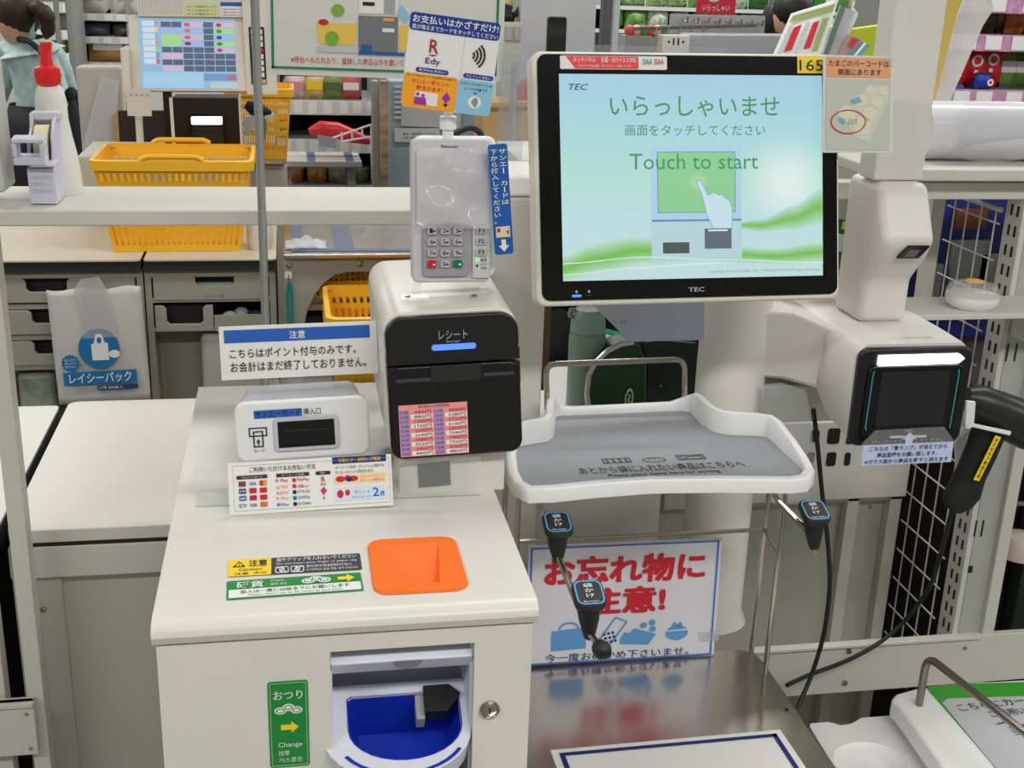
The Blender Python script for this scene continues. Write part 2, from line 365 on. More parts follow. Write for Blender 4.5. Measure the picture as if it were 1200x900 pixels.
# upper lip
m = MB(); m.prism([(hx0, KY + 0.012, hz1 - 0.012), (hx0, KY + 0.004, hz1 - 0.016), (hx0, KY + 0.016, hz1 - 0.033), (hx0, KY + 0.085, hz1 - 0.033), (hx0, KY + 0.085, hz1 - 0.012)], (hx1 - hx0, 0, 0)); m.build('upper_lip', TRAYW, tr_, bevel=0.002)
fl = Frame((hx0, KY + 0.0035, hz1 - 0.0155), (1, 0, 0), (0, 0.55, -0.8), hx1 - hx0, 0.02)
ink(fl, [[(0.43, 0.0), (0.64, 0.0)] + disc(0.535, -0.05, 0.105, 0.9, 10, 0, 180)], GREYP, tr_, 'finger_mark')
# sloping surround with a D-shaped blue bowl
pa_, pb_ = at(475, 813, Y=KY + 0.045), at(475, 890, Y=KY - 0.014); dv_ = (pb_ - pa_) / 0.74; dv_.x = 0
sf = Frame(V((hx0, pa_.y, pa_.z)) - dv_ * 0.12, (1, 0, 0), dv_, hx1 - hx0, dv_.length)
def dshape(u0, u1, v0, vm, v1, k=14):
    cu, ru = (u0 + u1) / 2, (u1 - u0) / 2
    return [(u0, v0 + 0.03), (u0, vm)] + [(cu - ru * math.cos(math.pi * i / k), vm + (v1 - vm) * math.sin(math.pi * i / k)) for i in range(1, k)] + [(u1, vm), (u1, v0 + 0.03), (u1 - 0.03, v0), (u0 + 0.03, v0)]
inn = dshape(0.13, 0.93, 0.12, 0.50, 0.86); out_ = dshape(-0.06, 1.0, -0.02, 0.55, 1.06)
N = len(inn)
A = [sf.p(a, b, 0.0) for a, b in out_]; B = [sf.p(a, b, 0.0) for a, b in inn]
A2 = [p - sf.n * 0.03 for p in A]
m = MB(); m.loft([A2, A, B, [p - sf.n * 0.004 for p in B]], cap=False); m.build('surround', TRAYW, tr_, smooth=True)
deep = [sf.p(0.53 + (a - 0.53) * 0.80, 0.42 + (b - 0.42) * 0.72, -0.040) + V((0, 0.0, -0.012)) for a, b in inn]
m = MB(); m.loft([[p - sf.n * 0.003 for p in B], [p * 0.45 + B[i] * 0.55 for i, p in enumerate(deep)], deep], cap=False); m.add(deep, [tuple(range(N))])
lab(m.build('bowl', BLUEP, tr_, smooth=True), 'deep blue coin bowl')
m = MB(); m.loft([[sf.p(a, b, 0.0006) for a, b in dshape(0.12, 0.94, 0.115, 0.50, 0.87)], [sf.p(a, b, 0.0006) for a, b in inn]], cap=False); m.build('bowl_rim', BLUEP, tr_)
m = MB()
st_ = []
for i in range(13):
    t = math.pi * (0.16 + 0.68 * i / 12); st_.append((0.5 - 0.46 * math.cos(t), 0.57 + 0.44 * math.sin(t)))
ink(sf, stroke(st_, 0.03, 1), BLUEP, tr_, 'blue_stripe', n=0.0008)
m = MB(); m.shape(sf, [(0.68, 0.07), (0.68, 0.38), (0.84, 0.38), (0.95, 0.18), (0.87, 0.07)], -0.012, 0.006); m.build('coin_flap', SOFTB, tr_, bevel=0.001)
m = MB(); m.shape(sf, [(0.62, 0.09), (0.62, 0.40), (0.68, 0.40), (0.68, 0.09)], -0.02, -0.004); m.build('flap_hinge', GREYP, tr_)

# ------------------------------------------------------------------ clear riser strip and payment-method card on the lid
a0, a1 = at(233, 592, Z=LZ + 0.001), at(560, 572, Z=LZ + 0.001)
m = MB(); m.box(-0.105, 0.193, 1.192, 1.1945, LZ, LZ + 0.046); m.box(-0.105, 0.105, 1.1945, 1.22, LZ, LZ + 0.002)
tag(m.build('acrylic_riser', CLEAR), 'low clear acrylic strip standing across the cash machine lid', 'acrylic strip')
f = fr((266, 543), (459, 532), (460, 592), (270, 604), dict(Y=1.184), dict(Y=1.166))
pm = thing('payment_methods_card', 'white card of payment logos leaning on the lid below the card reader', 'sign', f.p(0.5, 1))
m = MB(); m.fbox(f, 0, 0, 1, 1, -0.0025, 0); m.build('card', PAPER, pm)
ink(f, box_line(0.03, 0.06, 0.985, 0.93, 0.006, 3.2), GREYP, pm, 'border')
text('ご利用いただけるお支払い方法', f, 0.13, 0.10, 0.53, 0.20, INK, pm, 0.01)
for u0, u1, s in ((0.05, 0.235, 'クレジットカード'), (0.29, 0.49, 'バーコード決済'), (0.53, 0.62, '電子マネー')):
    patch(f, u0, 0.255, u1, 0.325, M('brown_black_ink', (52, 38, 36), 0.5), pm, 'heading_bar'); text(s, f, u0 + 0.03, 0.27, u1 - 0.03, 0.312, PAPER, pm)
cols = [[(120, 60, 50), (40, 60, 150), (206, 40, 40)], [(40, 70, 120), (190, 40, 70), (190, 40, 60)], [(30, 110, 190), (190, 30, 50), (200, 40, 60)], [(110, 110, 120), (30, 40, 80), (210, 120, 60)]]
names = [['', 'VISA', ''], ['JCB', '', ''], ['AMEX', '', ''], ['D', 'VIA', '']]
for r in range(4):
    for c in range(3):
        u = 0.06 + c * 0.063; v = 0.365 + r * 0.137; mt = M('card_logo_%d%d' % (r, c), cols[r][c], 0.5)
        if names[r][c] and (r, c) != (1, 0) and (r, c) != (2, 0): text(names[r][c], f, u, v + 0.02, u + 0.045, v + 0.085, mt, pm, 0.03)
        else: patch(f, u, v, u + 0.044, v + 0.10, mt, pm, 'card_logo', r=0.001)
        if (r, c) in ((1, 0), (2, 0)): text(names[r][c], f, u + 0.005, v + 0.03, u + 0.039, v + 0.075, PAPER, pm, 0.02)
        if (r, c) == (0, 2): ink(f, [disc(u + 0.033, v + 0.05, 0.012, 0.042, 12)], ORINK, pm, 'card_logo')
for r, (s1, s2, c1, c2) in enumerate((('R Pay', 'PayPay', RED, RED), ('au PAY', 'd払い', ORINK, RED), ('メルペイ', 'ゆうちょPay', RED, INK), ('R Pay', 'QUOPay', PINK, BLUE), ('銀行Pay', 'J-Coin', BLUE, INK))):
    v = 0.36 + r * 0.115; text(s1, f, 0.285, v, 0.36, v + 0.075, c1, pm, 0.02); text(s2, f, 0.415, v, 0.49, v + 0.075, c2, pm, 0.02); patch(f, 0.385, v, 0.408, v + 0.075, c2, pm, 'pay_logo', r=0.001)
text('R', f, 0.562, 0.36, 0.588, 0.46, RED, pm, 0.03); text('Edy', f, 0.558, 0.48, 0.592, 0.54, INK, pm)
ink(f, [[(0.574, 0.56), (0.595, 0.63), (0.574, 0.72), (0.553, 0.63)], [(0.574, 0.72), (0.58, 0.80), (0.568, 0.80)]], M('magenta_ink', (196, 50, 120), 0.5), pm, 'ice_cream_mark')
patch(f, 0.635, 0.0, 0.968, 0.13, NAVY, pm, 'navy_heading'); text('食彩レジ・お料レジ限定', f, 0.67, 0.03, 0.935, 0.105, YEL, pm, 0.02)
text('バーコード決済・クレジット決済でも', f, 0.65, 0.17, 0.955, 0.235, INK, pm, 0.01); text('サンエーポイントが貯まります。', f, 0.65, 0.265, 0.89, 0.33, INK, pm, 0.01)
patch(f, 0.64, 0.345, 0.965, 0.525, M('peach_ink', (250, 220, 180), 0.5), pm, 'peach_panel'); ink(f, [disc(0.68, 0.43, 0.03, 0.06), disc(0.725, 0.42, 0.02, 0.06), disc(0.76, 0.43, 0.03, 0.055)], RED, pm, 'shopping_picture'); ink(f, [disc(0.735, 0.44, 0.02, 0.05)], NAVY, pm, 'shopping_picture', n=0.0012)
text('お支払い方法により', f, 0.80, 0.37, 0.95, 0.43, ORINK, pm); text('ポイントが貯まる', f, 0.80, 0.45, 0.95, 0.505, RED, pm)
patch(f, 0.64, 0.60, 0.965, 0.86, M('pale_blue_ink', (214, 230, 246), 0.5), pm, 'blue_panel', r=0.002); ink(f, [disc(0.675, 0.72, 0.02, 0.08), disc(0.72, 0.70, 0.015, 0.06)], RED, pm, 'shopping_picture')
text('ポイント', f, 0.76, 0.66, 0.86, 0.73, RED, pm); text('サンエーカードで', f, 0.75, 0.77, 0.86, 0.83, BLUE, pm); text('2', f, 0.875, 0.63, 0.915, 0.80, BLUE, pm, 0.03); text('倍', f, 0.92, 0.70, 0.95, 0.80, BLUE, pm, 0.03)

# ------------------------------------------------------------------ point-card reader
f = fr((275, 473), (433, 462), (433, 533), (276, 542), dict(Y=1.268), dict(Y=1.252))
rd = thing('card_reader', 'white point-card reader box with dark card slot on the cash machine', 'card reader', (0.0, 1.3, LZ))
m = MB(); m.slab(f, 0, 0, 1, 1.0, -0.03, 0, 0.012, 6); m.build('front_shell', PUREW, rd, bevel=0.004, seg=3)
m = MB(); m.slab(f, 0.025, -0.03, 0.965, 1.0, -0.19, -0.03, 0.012, 6); m.build('rear_shell', M('blue_grey_plastic', (178, 182, 192), 0.4), rd, bevel=0.003)
m = MB(); m.fbox(f, 0.05, 0.9, 0.95, 1.20, -0.12, -0.004); m.build('foot', WHITE, rd)
sb = f.sub(0.03, 0.0, 0.12, 0.2, -0.006)
m = MB(); m.slab(f, 0.28, 0.28, 0.77, 0.86, -0.001, 0.003, 0.006, 5); bz = m.build('slot_bezel', LTGREY, rd, bevel=0.0015)
m = MB(); m.fbox(f, 0.315, 0.355, 0.735, 0.79, 0.0028, 0.0036); sl = m.build('slot_window', GLOSSB, bz)
m = MB(); m.fbox(f, 0.36, 0.50, 0.70, 0.53, 0.0036, 0.0042); m.build('slot_lip', SOFTB, sl)
patch(f, 0.145, 0.15, 0.50, 0.285, BLUE, rd, 'blue_label', n=0.0006); text('サンエーカード', f, 0.155, 0.165, 0.49, 0.27, INK, rd, 0.02); text('挿入口', f, 0.51, 0.155, 0.64, 0.27, INK, rd, 0.0)
ink(f, box_line(0.10, 0.43, 0.235, 0.58, 0.02, 2.1) + box_line(0.13, 0.49, 0.205, 0.76, 0.02, 2.1) + [[(0.167, 0.62), (0.182, 0.68), (0.152, 0.68)], [(0.162, 0.68), (0.172, 0.68), (0.172, 0.73), (0.162, 0.73)]], INK, rd, 'card_pictogram'); text('カード', f, 0.13, 0.79, 0.21, 0.85, INK, rd)

# ------------------------------------------------------------------ notice sign above the reader
f = fr((257, 383), (441, 376), (443, 437), (259, 446), dict(Y=1.315), dict(Y=1.305))
ns = thing('notice_sign', 'small white notice with blue heading standing on the card reader', 'sign', f.p(0.5, 1))
m = MB(); m.fbox(f, 0, 0, 1, 1, -0.002, 0); m.build('card', PAPER, ns)
m = MB(); m.fbox(f, 0.9, 0.0, 1.03, 1.02, -0.004, -0.002); m.fbox(f, 0.30, 0.95, 0.70, 1.25, -0.006, -0.004); m.build('clear_holder', CLEAR, ns)
patch(f, 0.03, 0.07, 0.955, 0.31, BLUE, ns, 'heading_band'); text('注意', f, 0.44, 0.12, 0.54, 0.27, PAPER, ns, 0.02)
text('こちらはポイント付与のみです。', f, 0.06, 0.42, 0.86, 0.60, INK, ns, 0.012); text('お会計はまだ終了しておりません。', f, 0.06, 0.67, 0.925, 0.86, INK, ns, 0.012)

# ------------------------------------------------------------------ receipt printer
f = fr((452, 372), (608, 362), (607, 527), (455, 536), dict(Y=1.228), dict(Y=1.200))
rp = thing('receipt_printer', 'receipt printer with black face and blue light on the cash machine', 'printer', (0.16, 1.3, LZ))
m = MB(); m.prism(rrect(f, -0.012, -0.02, 1.015, 1.035, 0.022, 8, -0.006), (0, 0.225, 0.004)); hs = m.build('housing', LIDW, rp, bevel=0.004, seg=3)
m = MB(); m.slab(f, 0, 0, 1, 0.34, -0.006, 0.014, 0.020, 8); m.build('upper_cover', BLACK, rp, bevel=0.003)
m = MB(); m.slab(f, 0.0, 0.345, 1, 1.0, -0.006, 0.014, 0.014, 6); dr = m.build('paper_door', GLOSSB, rp, bevel=0.003)
m = MB(); m.fbox(f, 0.0, 0.25, 1, 0.335, -0.005, 0.0135); m.fbox(f, 0.0, 0.35, 1, 0.5, -0.005, 0.0135); m.build('inner_fill', BLACK, rp)
m = MB(); m.slab(f, 0.34, 0.205, 0.67, 0.245, 0.0138, 0.0155, 0.0025); m.build('blue_light', M('blue_led_bar', (70, 110, 255), 0.3, emit=2.2), rp)
m = MB(); m.fbox(f, 0.32, 0.35, 0.70, 0.47, 0.0138, 0.0165); m.build('receipt_mouth', SOFTB, rp, bevel=0.001)
DTB = M('dark_tear_bar', (58, 58, 62), 0.35)
m = MB(); m.fbox(f, 0.06, 0.43, 0.32, 0.455, 0.0138, 0.016); m.build('tear_bar', DTB, rp)
m = MB(); m.fbox(f, 0.72, 0.42, 0.95, 0.445, 0.0138, 0.016); m.build('tear_bar', DTB, rp)
text('レシート', f, 0.395, 0.11, 0.61, 0.17, M('silver_ink', (170, 172, 178), 0.4), rp, n=0.0150); text('Receipt', f, 0.45, 0.178, 0.555, 0.198, M('silver_ink', (170, 172, 178), 0.4), rp, n=0.0150)
# price table sticker
t = f.sub(0.07, 0.615, 0.585, 0.98, 0.0146)
ps = lab(patch(t, 0, 0, 1, 1, PINK, rp, 'price_table_sticker', n=0.0002), 'pink price table with red and black numbers')
patch(t, 0, 0, 1, 0.085, PINK, ps, 'table_heading', n=0.0004); text('食彩館お弁当惣菜価格', t, 0.28, 0.015, 0.74, 0.07, NAVY, ps, n=0.0006)
LAV = M('lavender_ink', (172, 140, 190), 0.5)
for c0, n0 in ((0.0, 440), (0.5, 4840)):
    patch(t, c0 + 0.01, 0.1, c0 + 0.15, 0.985, LAV, ps, 'lavender_column', n=0.0004)
    for r in range(10):
        v = 0.10 + r * 0.089
        if r % 2: patch(t, c0 + 0.17, v, c0 + 0.49, v + 0.085, PAPER, ps, 'white_row', n=0.0005)
        text('%d点' % (r + 1 + (10 if c0 else 0)), t, c0 + 0.02, v + 0.015, c0 + 0.14, v + 0.07, NAVY, ps, n=0.0006)
        text('%d円' % (n0 + 440 * r), t, c0 + 0.22, v + 0.01, c0 + 0.47, v + 0.075, INK if r % 2 else RED, ps, 0.01, n=0.0008)
m = MB(); m.box(0.108, 0.222, 1.206, 1.30, LZ, 1.012); m.build('base_block', LIDW, rp)
g = fr((490, 544), (527, 540), (528, 568), (490, 571), dict(Y=1.206), dict(Y=1.206))
m = MB(); m.fbox(g, 0, 0, 1, 1, 0, 0.0012); m.build('sensor_window', M('dark_grey_window', (62, 62, 60), 0.25), rp)
# ================================================================== card payment terminal on acrylic legs
TOPZ = hs and f.p(0.5, -0.02).z
PY = 1.285
f = fr((480, 160), (573, 164), (578, 329), (485, 333), dict(Y=PY + 0.012), dict(Y=PY - 0.006))
pt = thing('payment_terminal', 'silver card payment terminal with keypad on clear legs above the printer', 'payment terminal', f.p(0.5, 1))
SILV = M('silver_white_plastic', (204, 202, 206), 0.35)
m = MB(); m.slab(f, 0, 0, 1, 1, -0.022, 0, 0.008, 5); m.build('body', SILV, pt, bevel=0.003)
m = MB(); m.slab(f, 0.06, -0.015, 1.10, 0.985, -0.045, -0.02, 0.01, 5); m.build('rear_shell', PUREW, pt, bevel=0.003)
text('Panasonic', f, 0.37, 0.045, 0.58, 0.065, INK, pt, 0.02)
m = MB(); m.slab(f, 0.06, 0.07, 0.955, 0.60, 0.0, 0.003, 0.004); m.build('screen_panel', M('pale_lcd_panel', (206, 200, 206), 0.25), pt)
# clear crinkled cover over the display
m = MB(); G = 14
grid = [[f.p(0.055 + 0.90 * i / G, 0.065 + 0.545 * j / G, 0.013 + 0.0045 * math.sin(i * 0.62 + j * 0.42) + 0.0038 * math.cos(j * 0.75 - i * 0.36) + 0.003 * math.sin(math.pi * i / G) * math.sin(math.pi * j / G)) for i in range(G + 1)] for j in range(G + 1)]
m.loft(grid, cap=False, closed=False); m.build('clear_cover', clear('clear_crinkled_cover', (0.96, 0.95, 0.97), 0.30, 0.08), pt, smooth=True)
m = MB(); m.slab(f, 0.13, 0.585, 0.73, 0.955, 0.0, 0.004, 0.006); m.build('keypad_plate', M('keypad_grey', (158, 156, 162), 0.4), pt, bevel=0.001)
m = MB(); m.slab(f, 0.76, 0.585, 0.985, 0.97, 0.0, 0.003, 0.003); fk = m.build('function_plate', SILV, pt, bevel=0.001)
KEYM = M('silver_key', (186, 184, 190), 0.3)
keyw, keyh = 0.115, 0.052
for r, v in enumerate((0.632, 0.709, 0.787, 0.864)):
    for c, u in enumerate((0.245, 0.41, 0.57)):
        s = '123456789'[r * 3 + c] if r < 3 else ' 0 '[c]; mt = KEYM
        if r == 3 and c == 0: mt = M('red_key', (206, 30, 60), 0.35)
        if r == 3 and c == 2: mt = M('green_key', (10, 120, 84), 0.35)
        m = MB(); m.slab(f, u - keyw / 2, v - keyh / 2, u + keyw / 2, v + keyh / 2, 0.003, 0.0065, 0.002, 3); k = m.build('key', mt, pt)
        if s.strip(): text(s, f, u - 0.03, v - 0.018, u + 0.005, v + 0.016, INK, k, n=0.0068)
        ink(f, [[(u + 0.008, v - 0.002), (u + 0.042, v - 0.002), (u + 0.042, v + 0.008), (u + 0.008, v + 0.008)]], INK if mt is KEYM else PAPER, k, 'key_mark', n=0.0069)
for i, v in enumerate((0.632, 0.707, 0.783)):
    m = MB(); m.slab(f, 0.80, v - keyh / 2, 0.94, v + keyh / 2, 0.0025, 0.005, 0.002, 3); k = m.build('function_key', KEYM, pt); text('F%d' % (i + 1), f, 0.835, v - 0.015, 0.905, v + 0.015, INK, k, 0.02, n=0.0054)
m = MB(); m.slab(f, 0.80, 0.83, 0.845, 0.852, 0.003, 0.0042, 0.001); m.build('status_light', M('green_led', (110, 255, 90), 0.3, emit=1.6), pt)
text('電源', f, 0.865, 0.828, 0.94, 0.85, INK, pt, n=0.0036); text('エラー', f, 0.865, 0.862, 0.96, 0.88, INK, pt, n=0.0036); text('点滅', f, 0.865, 0.888, 0.94, 0.905, INK, pt, n=0.0036)
ink(f, [disc(0.82, 0.88, 0.015, 0.009, 10)], INK, pt, n=0.0036)
for u in (0.07, 0.92): # acrylic legs with feet and screws
    a = f.p(u, 0.97, -0.006); m = MB(); m.box(a.x - 0.0045, a.x + 0.0045, a.y - 0.0015, a.y + 0.0015, TOPZ + 0.002, a.z + 0.02); m.box(a.x - 0.018, a.x + 0.012, a.y - 0.022, a.y + 0.004, TOPZ + 0.0005, TOPZ + 0.0025)
    lg = m.build('acrylic_leg', CLEAR, pt)
    m = MB(); m.lathe((a.x - 0.011, a.y - 0.008, TOPZ + 0.0025), [(0.0035, 0), (0.003, 0.0018), (0, 0.0022)], 10); m.build('screw', CHROME, lg, smooth=True)
# clip that carries the payment board
c0 = f.p(0.47, -0.005, -0.012)
m = MB(); m.lathe((c0.x, c0.y, c0.z - 0.004), [(0.012, 0), (0.012, 0.003), (0.006, 0.004), (0.006, 0.012), (0.009, 0.013), (0.009, 0.026), (0.005, 0.027), (0.005, 0.036)], 12); m.build('sign_clip', PUREW, pt, smooth=True)
# curled cable behind the terminal
m = MB(); m.tube([f.p(0.55, 0.0, -0.03), f.p(0.66, -0.05, -0.035), f.p(0.80, -0.075, -0.04), f.p(0.92, -0.05, -0.04), f.p(0.97, 0.03, -0.04)], 0.0035, 8, 0.01); m.build('cable', SOFTB, pt, smooth=True)
# payment board
b = fr((478.6, 12), (582.7, 28), (578, 136.5), (472.5, 125), dict(Y=PY + 0.004), dict(Y=PY + 0.002))
pb = thing('payment_board', 'tilted tap-to-pay board clipped on top of the payment terminal', 'sign', b.p(0.5, 1))
m = MB(); m.slab(b, 0, 0, 1, 1, -0.003, 0, 0.005); m.build('board', PAPER, pb)
TB = M('royal_blue_ink', (22, 56, 150), 0.5)
patch(b, 0.0, 0.0, 1, 0.185, TB, pb, 'blue_heading', r=0.004); text('お支払いはかざすだけ!', b, 0.03, 0.02, 0.98, 0.105, PAPER, pb, 0.03); text('音が鳴るまでカードをタッチしてください', b, 0.03, 0.12, 0.98, 0.172, PAPER, pb, 0.015)
text('R', b, 0.245, 0.26, 0.345, 0.40, M('crimson_ink', (176, 22, 50), 0.5), pb, 0.02); ink(b, [[(0.235, 0.42), (0.345, 0.415), (0.29, 0.435)]], M('crimson_ink', (0, 0, 0)), pb); text('Edy', b, 0.215, 0.455, 0.38, 0.535, NAVY, pb, 0.01)
def waves(fr_, cx, cy, s, mat, parent, k=4, n=0.001):
    pl = []
    for i in range(k):
        r = s * (0.35 + i * 0.30); pts = disc(cx - s * 0.35, cy, r, r * 0.95, 8, -48, 48); pl += stroke(pts, s * 0.16, fr_.w / fr_.h)
    ink(fr_, pl, mat, parent, 'contactless_mark', n)
waves(b, 0.745, 0.37, 0.13, INK, pb)
ink(b, [[(0.622, 0.185), (0.626, 0.185), (0.622, 0.62), (0.618, 0.62)]], LTGREY, pb, 'divider')
patch(b, 0.12, 0.565, 0.485, 0.615, TB, pb, 'pill_label', r=0.004); text('楽天Edy支払い', b, 0.15, 0.575, 0.455, 0.607, PAPER, pb, 0.01); patch(b, 0.65, 0.565, 0.99, 0.615, TB, pb, 'pill_label', r=0.004); text('クレジット支払い', b, 0.68, 0.575, 0.965, 0.607, PAPER, pb, 0.01)
patch(b, 0.0, 0.63, 0.6, 1.0, ORINK, pb, 'orange_field', r=0.004); patch(b, 0.6, 0.63, 1.0, 1.0, SKYB, pb, 'light_blue_field', r=0.004)
text('カードやEdyアプリでお買物のお会計で', b, 0.03, 0.645, 0.57, 0.672, INK, pb); text('サンエーポイント', b, 0.09, 0.69, 0.51, 0.74, RED, pb, 0.02); text('貯まります!', b, 0.15, 0.755, 0.44, 0.805, RED, pb, 0.02)
patch(b, 0.14, 0.82, 0.395, 0.96, PAPER, pb, 'card_picture', n=0.0009); ink(b, [[(0.14, 0.88), (0.26, 0.88), (0.28, 0.96), (0.14, 0.96)], disc(0.17, 0.85, 0.02, 0.02, 10), disc(0.23, 0.86, 0.02, 0.018, 10)], PURP, pb, 'card_picture', n=0.0012)
ink(b, [[(0.49, 0.79), (0.54, 0.86), (0.49, 0.92), (0.44, 0.86)]], PURP, pb, 'flower_mark'); ink(b, [[(0.46, 0.92), (0.52, 0.92), (0.49, 0.96)]], INK, pb, 'flower_mark')
text('このマークが付いている', b, 0.63, 0.655, 0.985, 0.69, INK, pb); text('カードが対象です', b, 0.68, 0.71, 0.94, 0.745, INK, pb); ink(b, [[(0.78, 0.76), (0.83, 0.76), (0.805, 0.785)]], BLUE, pb)
ink(b, [disc(0.81, 0.865, 0.075, 0.068, 20)], PAPER, pb, 'white_disc', n=0.0009); waves(b, 0.785, 0.865, 0.06, INK, pb, 4, 0.0012)
# blue arrow strip
b = fr((572, 170), (593, 168), (603, 297), (580, 299), dict(Y=PY - 0.01), dict(Y=PY - 0.012))
ar = thing('arrow_strip', 'narrow blue card-insert strip with white arrow beside the payment terminal', 'sign', b.p(0.5, 1))
m = MB(); m.slab(b, 0, 0, 1, 1, -0.002, 0, 0.003); m.build('strip', M('strip_blue', (20, 92, 176), 0.5), ar)
text('サンエー カードは', b, 0.50, 0.04, 0.94, 0.55, PAPER, ar, 0.02, vertical=True); text('下から挿入してください。', b, 0.06, 0.04, 0.46, 0.72, PAPER, ar, 0.02, vertical=True)
patch(b, 0.12, 0.74, 0.88, 0.84, M('card_beige', (226, 214, 186), 0.5), ar, 'card_picture', n=0.0009); ink(b, [[(0.18, 0.755), (0.36, 0.755), (0.36, 0.79), (0.18, 0.79)], [(0.66, 0.79), (0.82, 0.77), (0.8, 0.82)]], RED, ar, 'card_picture', n=0.0012)
ink(b, [[(0.38, 0.86), (0.62, 0.86), (0.62, 0.915), (0.78, 0.915), (0.5, 0.975), (0.22, 0.915), (0.38, 0.915)]], PAPER, ar, 'arrow')

# ================================================================== tower and pillar that carry printer side and monitor
tw = thing('checkout_tower', 'tall white checkout tower with pillar and bracket behind the touch monitor', 'checkout tower', (0.4, 1.55, 0))
m = MB(); m.box(0.205, 0.318, 1.475, 1.60, 0, 1.235); m.prism([(0.205, 1.475, 1.235), (0.205, 1.50, 1.258), (0.205, 1.60, 1.262), (0.205, 1.60, 1.235)], (0.113, 0, 0)); m.build('tower_body', WHITE, tw, bevel=0.006)
cxp = at(858, 420, Y=1.52)
m = MB(); m.box(0.318, 0.50, 1.50, 1.56, 0.60, 0.89); m.box(0.345, 0.53, 1.498, 1.50, 0.865, 0.90); m.build('lower_panel', WHITE, tw)
rings = []
for z in (0.6, 0.62, 1.36):
    rr = 0.056 if z <= 0.61 else 0.048; rings.append([(cxp.x + rr * math.cos(2 * math.pi * i / 32), 1.52 + rr * 0.9 * math.sin(2 * math.pi * i / 32), z) for i in range(32)])
m = MB(); m.loft(rings); pl_ = m.build('pillar', WHITE, tw, smooth=True)
m = MB(); q = [at(x, y, Y=1.455) for x, y in ((672, 348), (700, 362), (738, 401), (826, 399), (826, 345))]; m.prism(q, (0, 0.02, 0)); m.build('bracket', M('shadow_tinted_white_plate', (178, 186, 206), 0.25), tw, bevel=0.002)  # white bracket; the monitor's grey-blue shadow is put into its colour
c = at(730, 377, Y=1.4545); m = MB(); m.lathe(c, [(0.003, 0), (0.002, 0.0015), (0, 0.002)], 10, (0, -1, 0)); m.build('screw', CHROME, tw)

# ================================================================== touch monitor
f = fr((624.5, 60), (985, 62.5), (983.5, 351), (628, 359), dict(Y=1.385), dict(Y=1.312))
mo = thing('touch_monitor', 'large black-bezel touch monitor showing a green welcome screen', 'monitor', f.p(0.5, 1, -0.02))
m = MB(); m.slab(f, 0, 0, 1, 1, -0.035, -0.001, 0.012, 6); m.build('casing', M('ivory_casing', (224, 220, 206), 0.35), mo, bevel=0.004)
m = MB(); m.slab(f, 0.016, 0.013, 0.989, 0.978, -0.004, 0.0008, 0.010, 6); bz = m.build('bezel', GLOSSB, mo)
m = MB(); m.fbox(f, 0.25, 0.2, 0.75, 0.85, -0.075, -0.034); m.build('mount', WHITE, mo, bevel=0.004)
s = f.sub(0.083, 0.089, 0.939, 0.901, 0.0012)
# display: soft cyan to white to pale green, self-luminous
sm = bpy.data.materials.new('welcome_screen'); sm.use_nodes = True; nt = sm.node_tree; b_ = nt.nodes['Principled BSDF']; b_.inputs['Base Color'].default_value = (0.01, 0.01, 0.01, 1); b_.inputs['Roughness'].default_value = 0.25
tc = nt.nodes.new('ShaderNodeTexCoord'); rmp = nt.nodes.new('ShaderNodeValToRGB'); sep = nt.nodes.new('ShaderNodeSeparateXYZ'); mp = nt.nodes.new('ShaderNodeMapRange')
nt.links.new(tc.outputs['Object'], sep.inputs[0]); nt.links.new(sep.outputs['Z'], mp.inputs['Value'])
mp.inputs['From Min'].default_value = s.p(0, 1).z; mp.inputs['From Max'].default_value = s.p(0, 0).z
el = rmp.color_ramp.elements; el[0].position = 0.0; el[0].color = lin((196, 226, 224)) + (1,); el[1].position = 1.0; el[1].color = lin((160, 204, 226)) + (1,)
for ps_, c_ in ((0.30, (192, 226, 232)), (0.50, (182, 226, 212)), (0.72, (172, 218, 224))): e = el.new(ps_); e.color = lin(c_) + (1,)
nt.links.new(mp.outputs['Result'], rmp.inputs['Fac'])
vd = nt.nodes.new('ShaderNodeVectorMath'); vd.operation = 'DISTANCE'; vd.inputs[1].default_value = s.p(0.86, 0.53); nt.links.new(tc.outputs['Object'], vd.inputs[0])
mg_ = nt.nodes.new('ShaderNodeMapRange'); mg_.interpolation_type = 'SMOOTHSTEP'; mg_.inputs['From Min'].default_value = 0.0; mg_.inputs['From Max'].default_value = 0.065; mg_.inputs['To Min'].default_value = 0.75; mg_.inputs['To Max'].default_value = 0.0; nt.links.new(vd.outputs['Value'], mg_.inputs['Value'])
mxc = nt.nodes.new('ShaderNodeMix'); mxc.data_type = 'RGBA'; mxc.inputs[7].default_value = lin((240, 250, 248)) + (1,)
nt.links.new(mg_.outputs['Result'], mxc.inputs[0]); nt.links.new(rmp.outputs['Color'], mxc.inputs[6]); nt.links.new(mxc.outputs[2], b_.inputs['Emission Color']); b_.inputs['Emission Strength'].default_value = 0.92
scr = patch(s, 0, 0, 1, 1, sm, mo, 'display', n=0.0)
def E_(name, rgb, st=0.92): return M('screen_' + name, rgb, 0.3, emit=st)
EG = E_('green', (52, 138, 84)); EG2 = E_('text_green', (56, 150, 104)); ED = E_('dark', (40, 60, 74))
text('いらっしゃいませ', s, 0.185, 0.105, 0.83, 0.205, EG, scr, 0.004, n=0.0012); text('画面をタッチしてください', s, 0.24, 0.245, 0.775, 0.297, EG, scr, 0.0, n=0.0012)
text('TEC', s, 0.028, 0.048, 0.10, 0.078, ED, scr, 0.04, n=0.0012, slant=0.25)
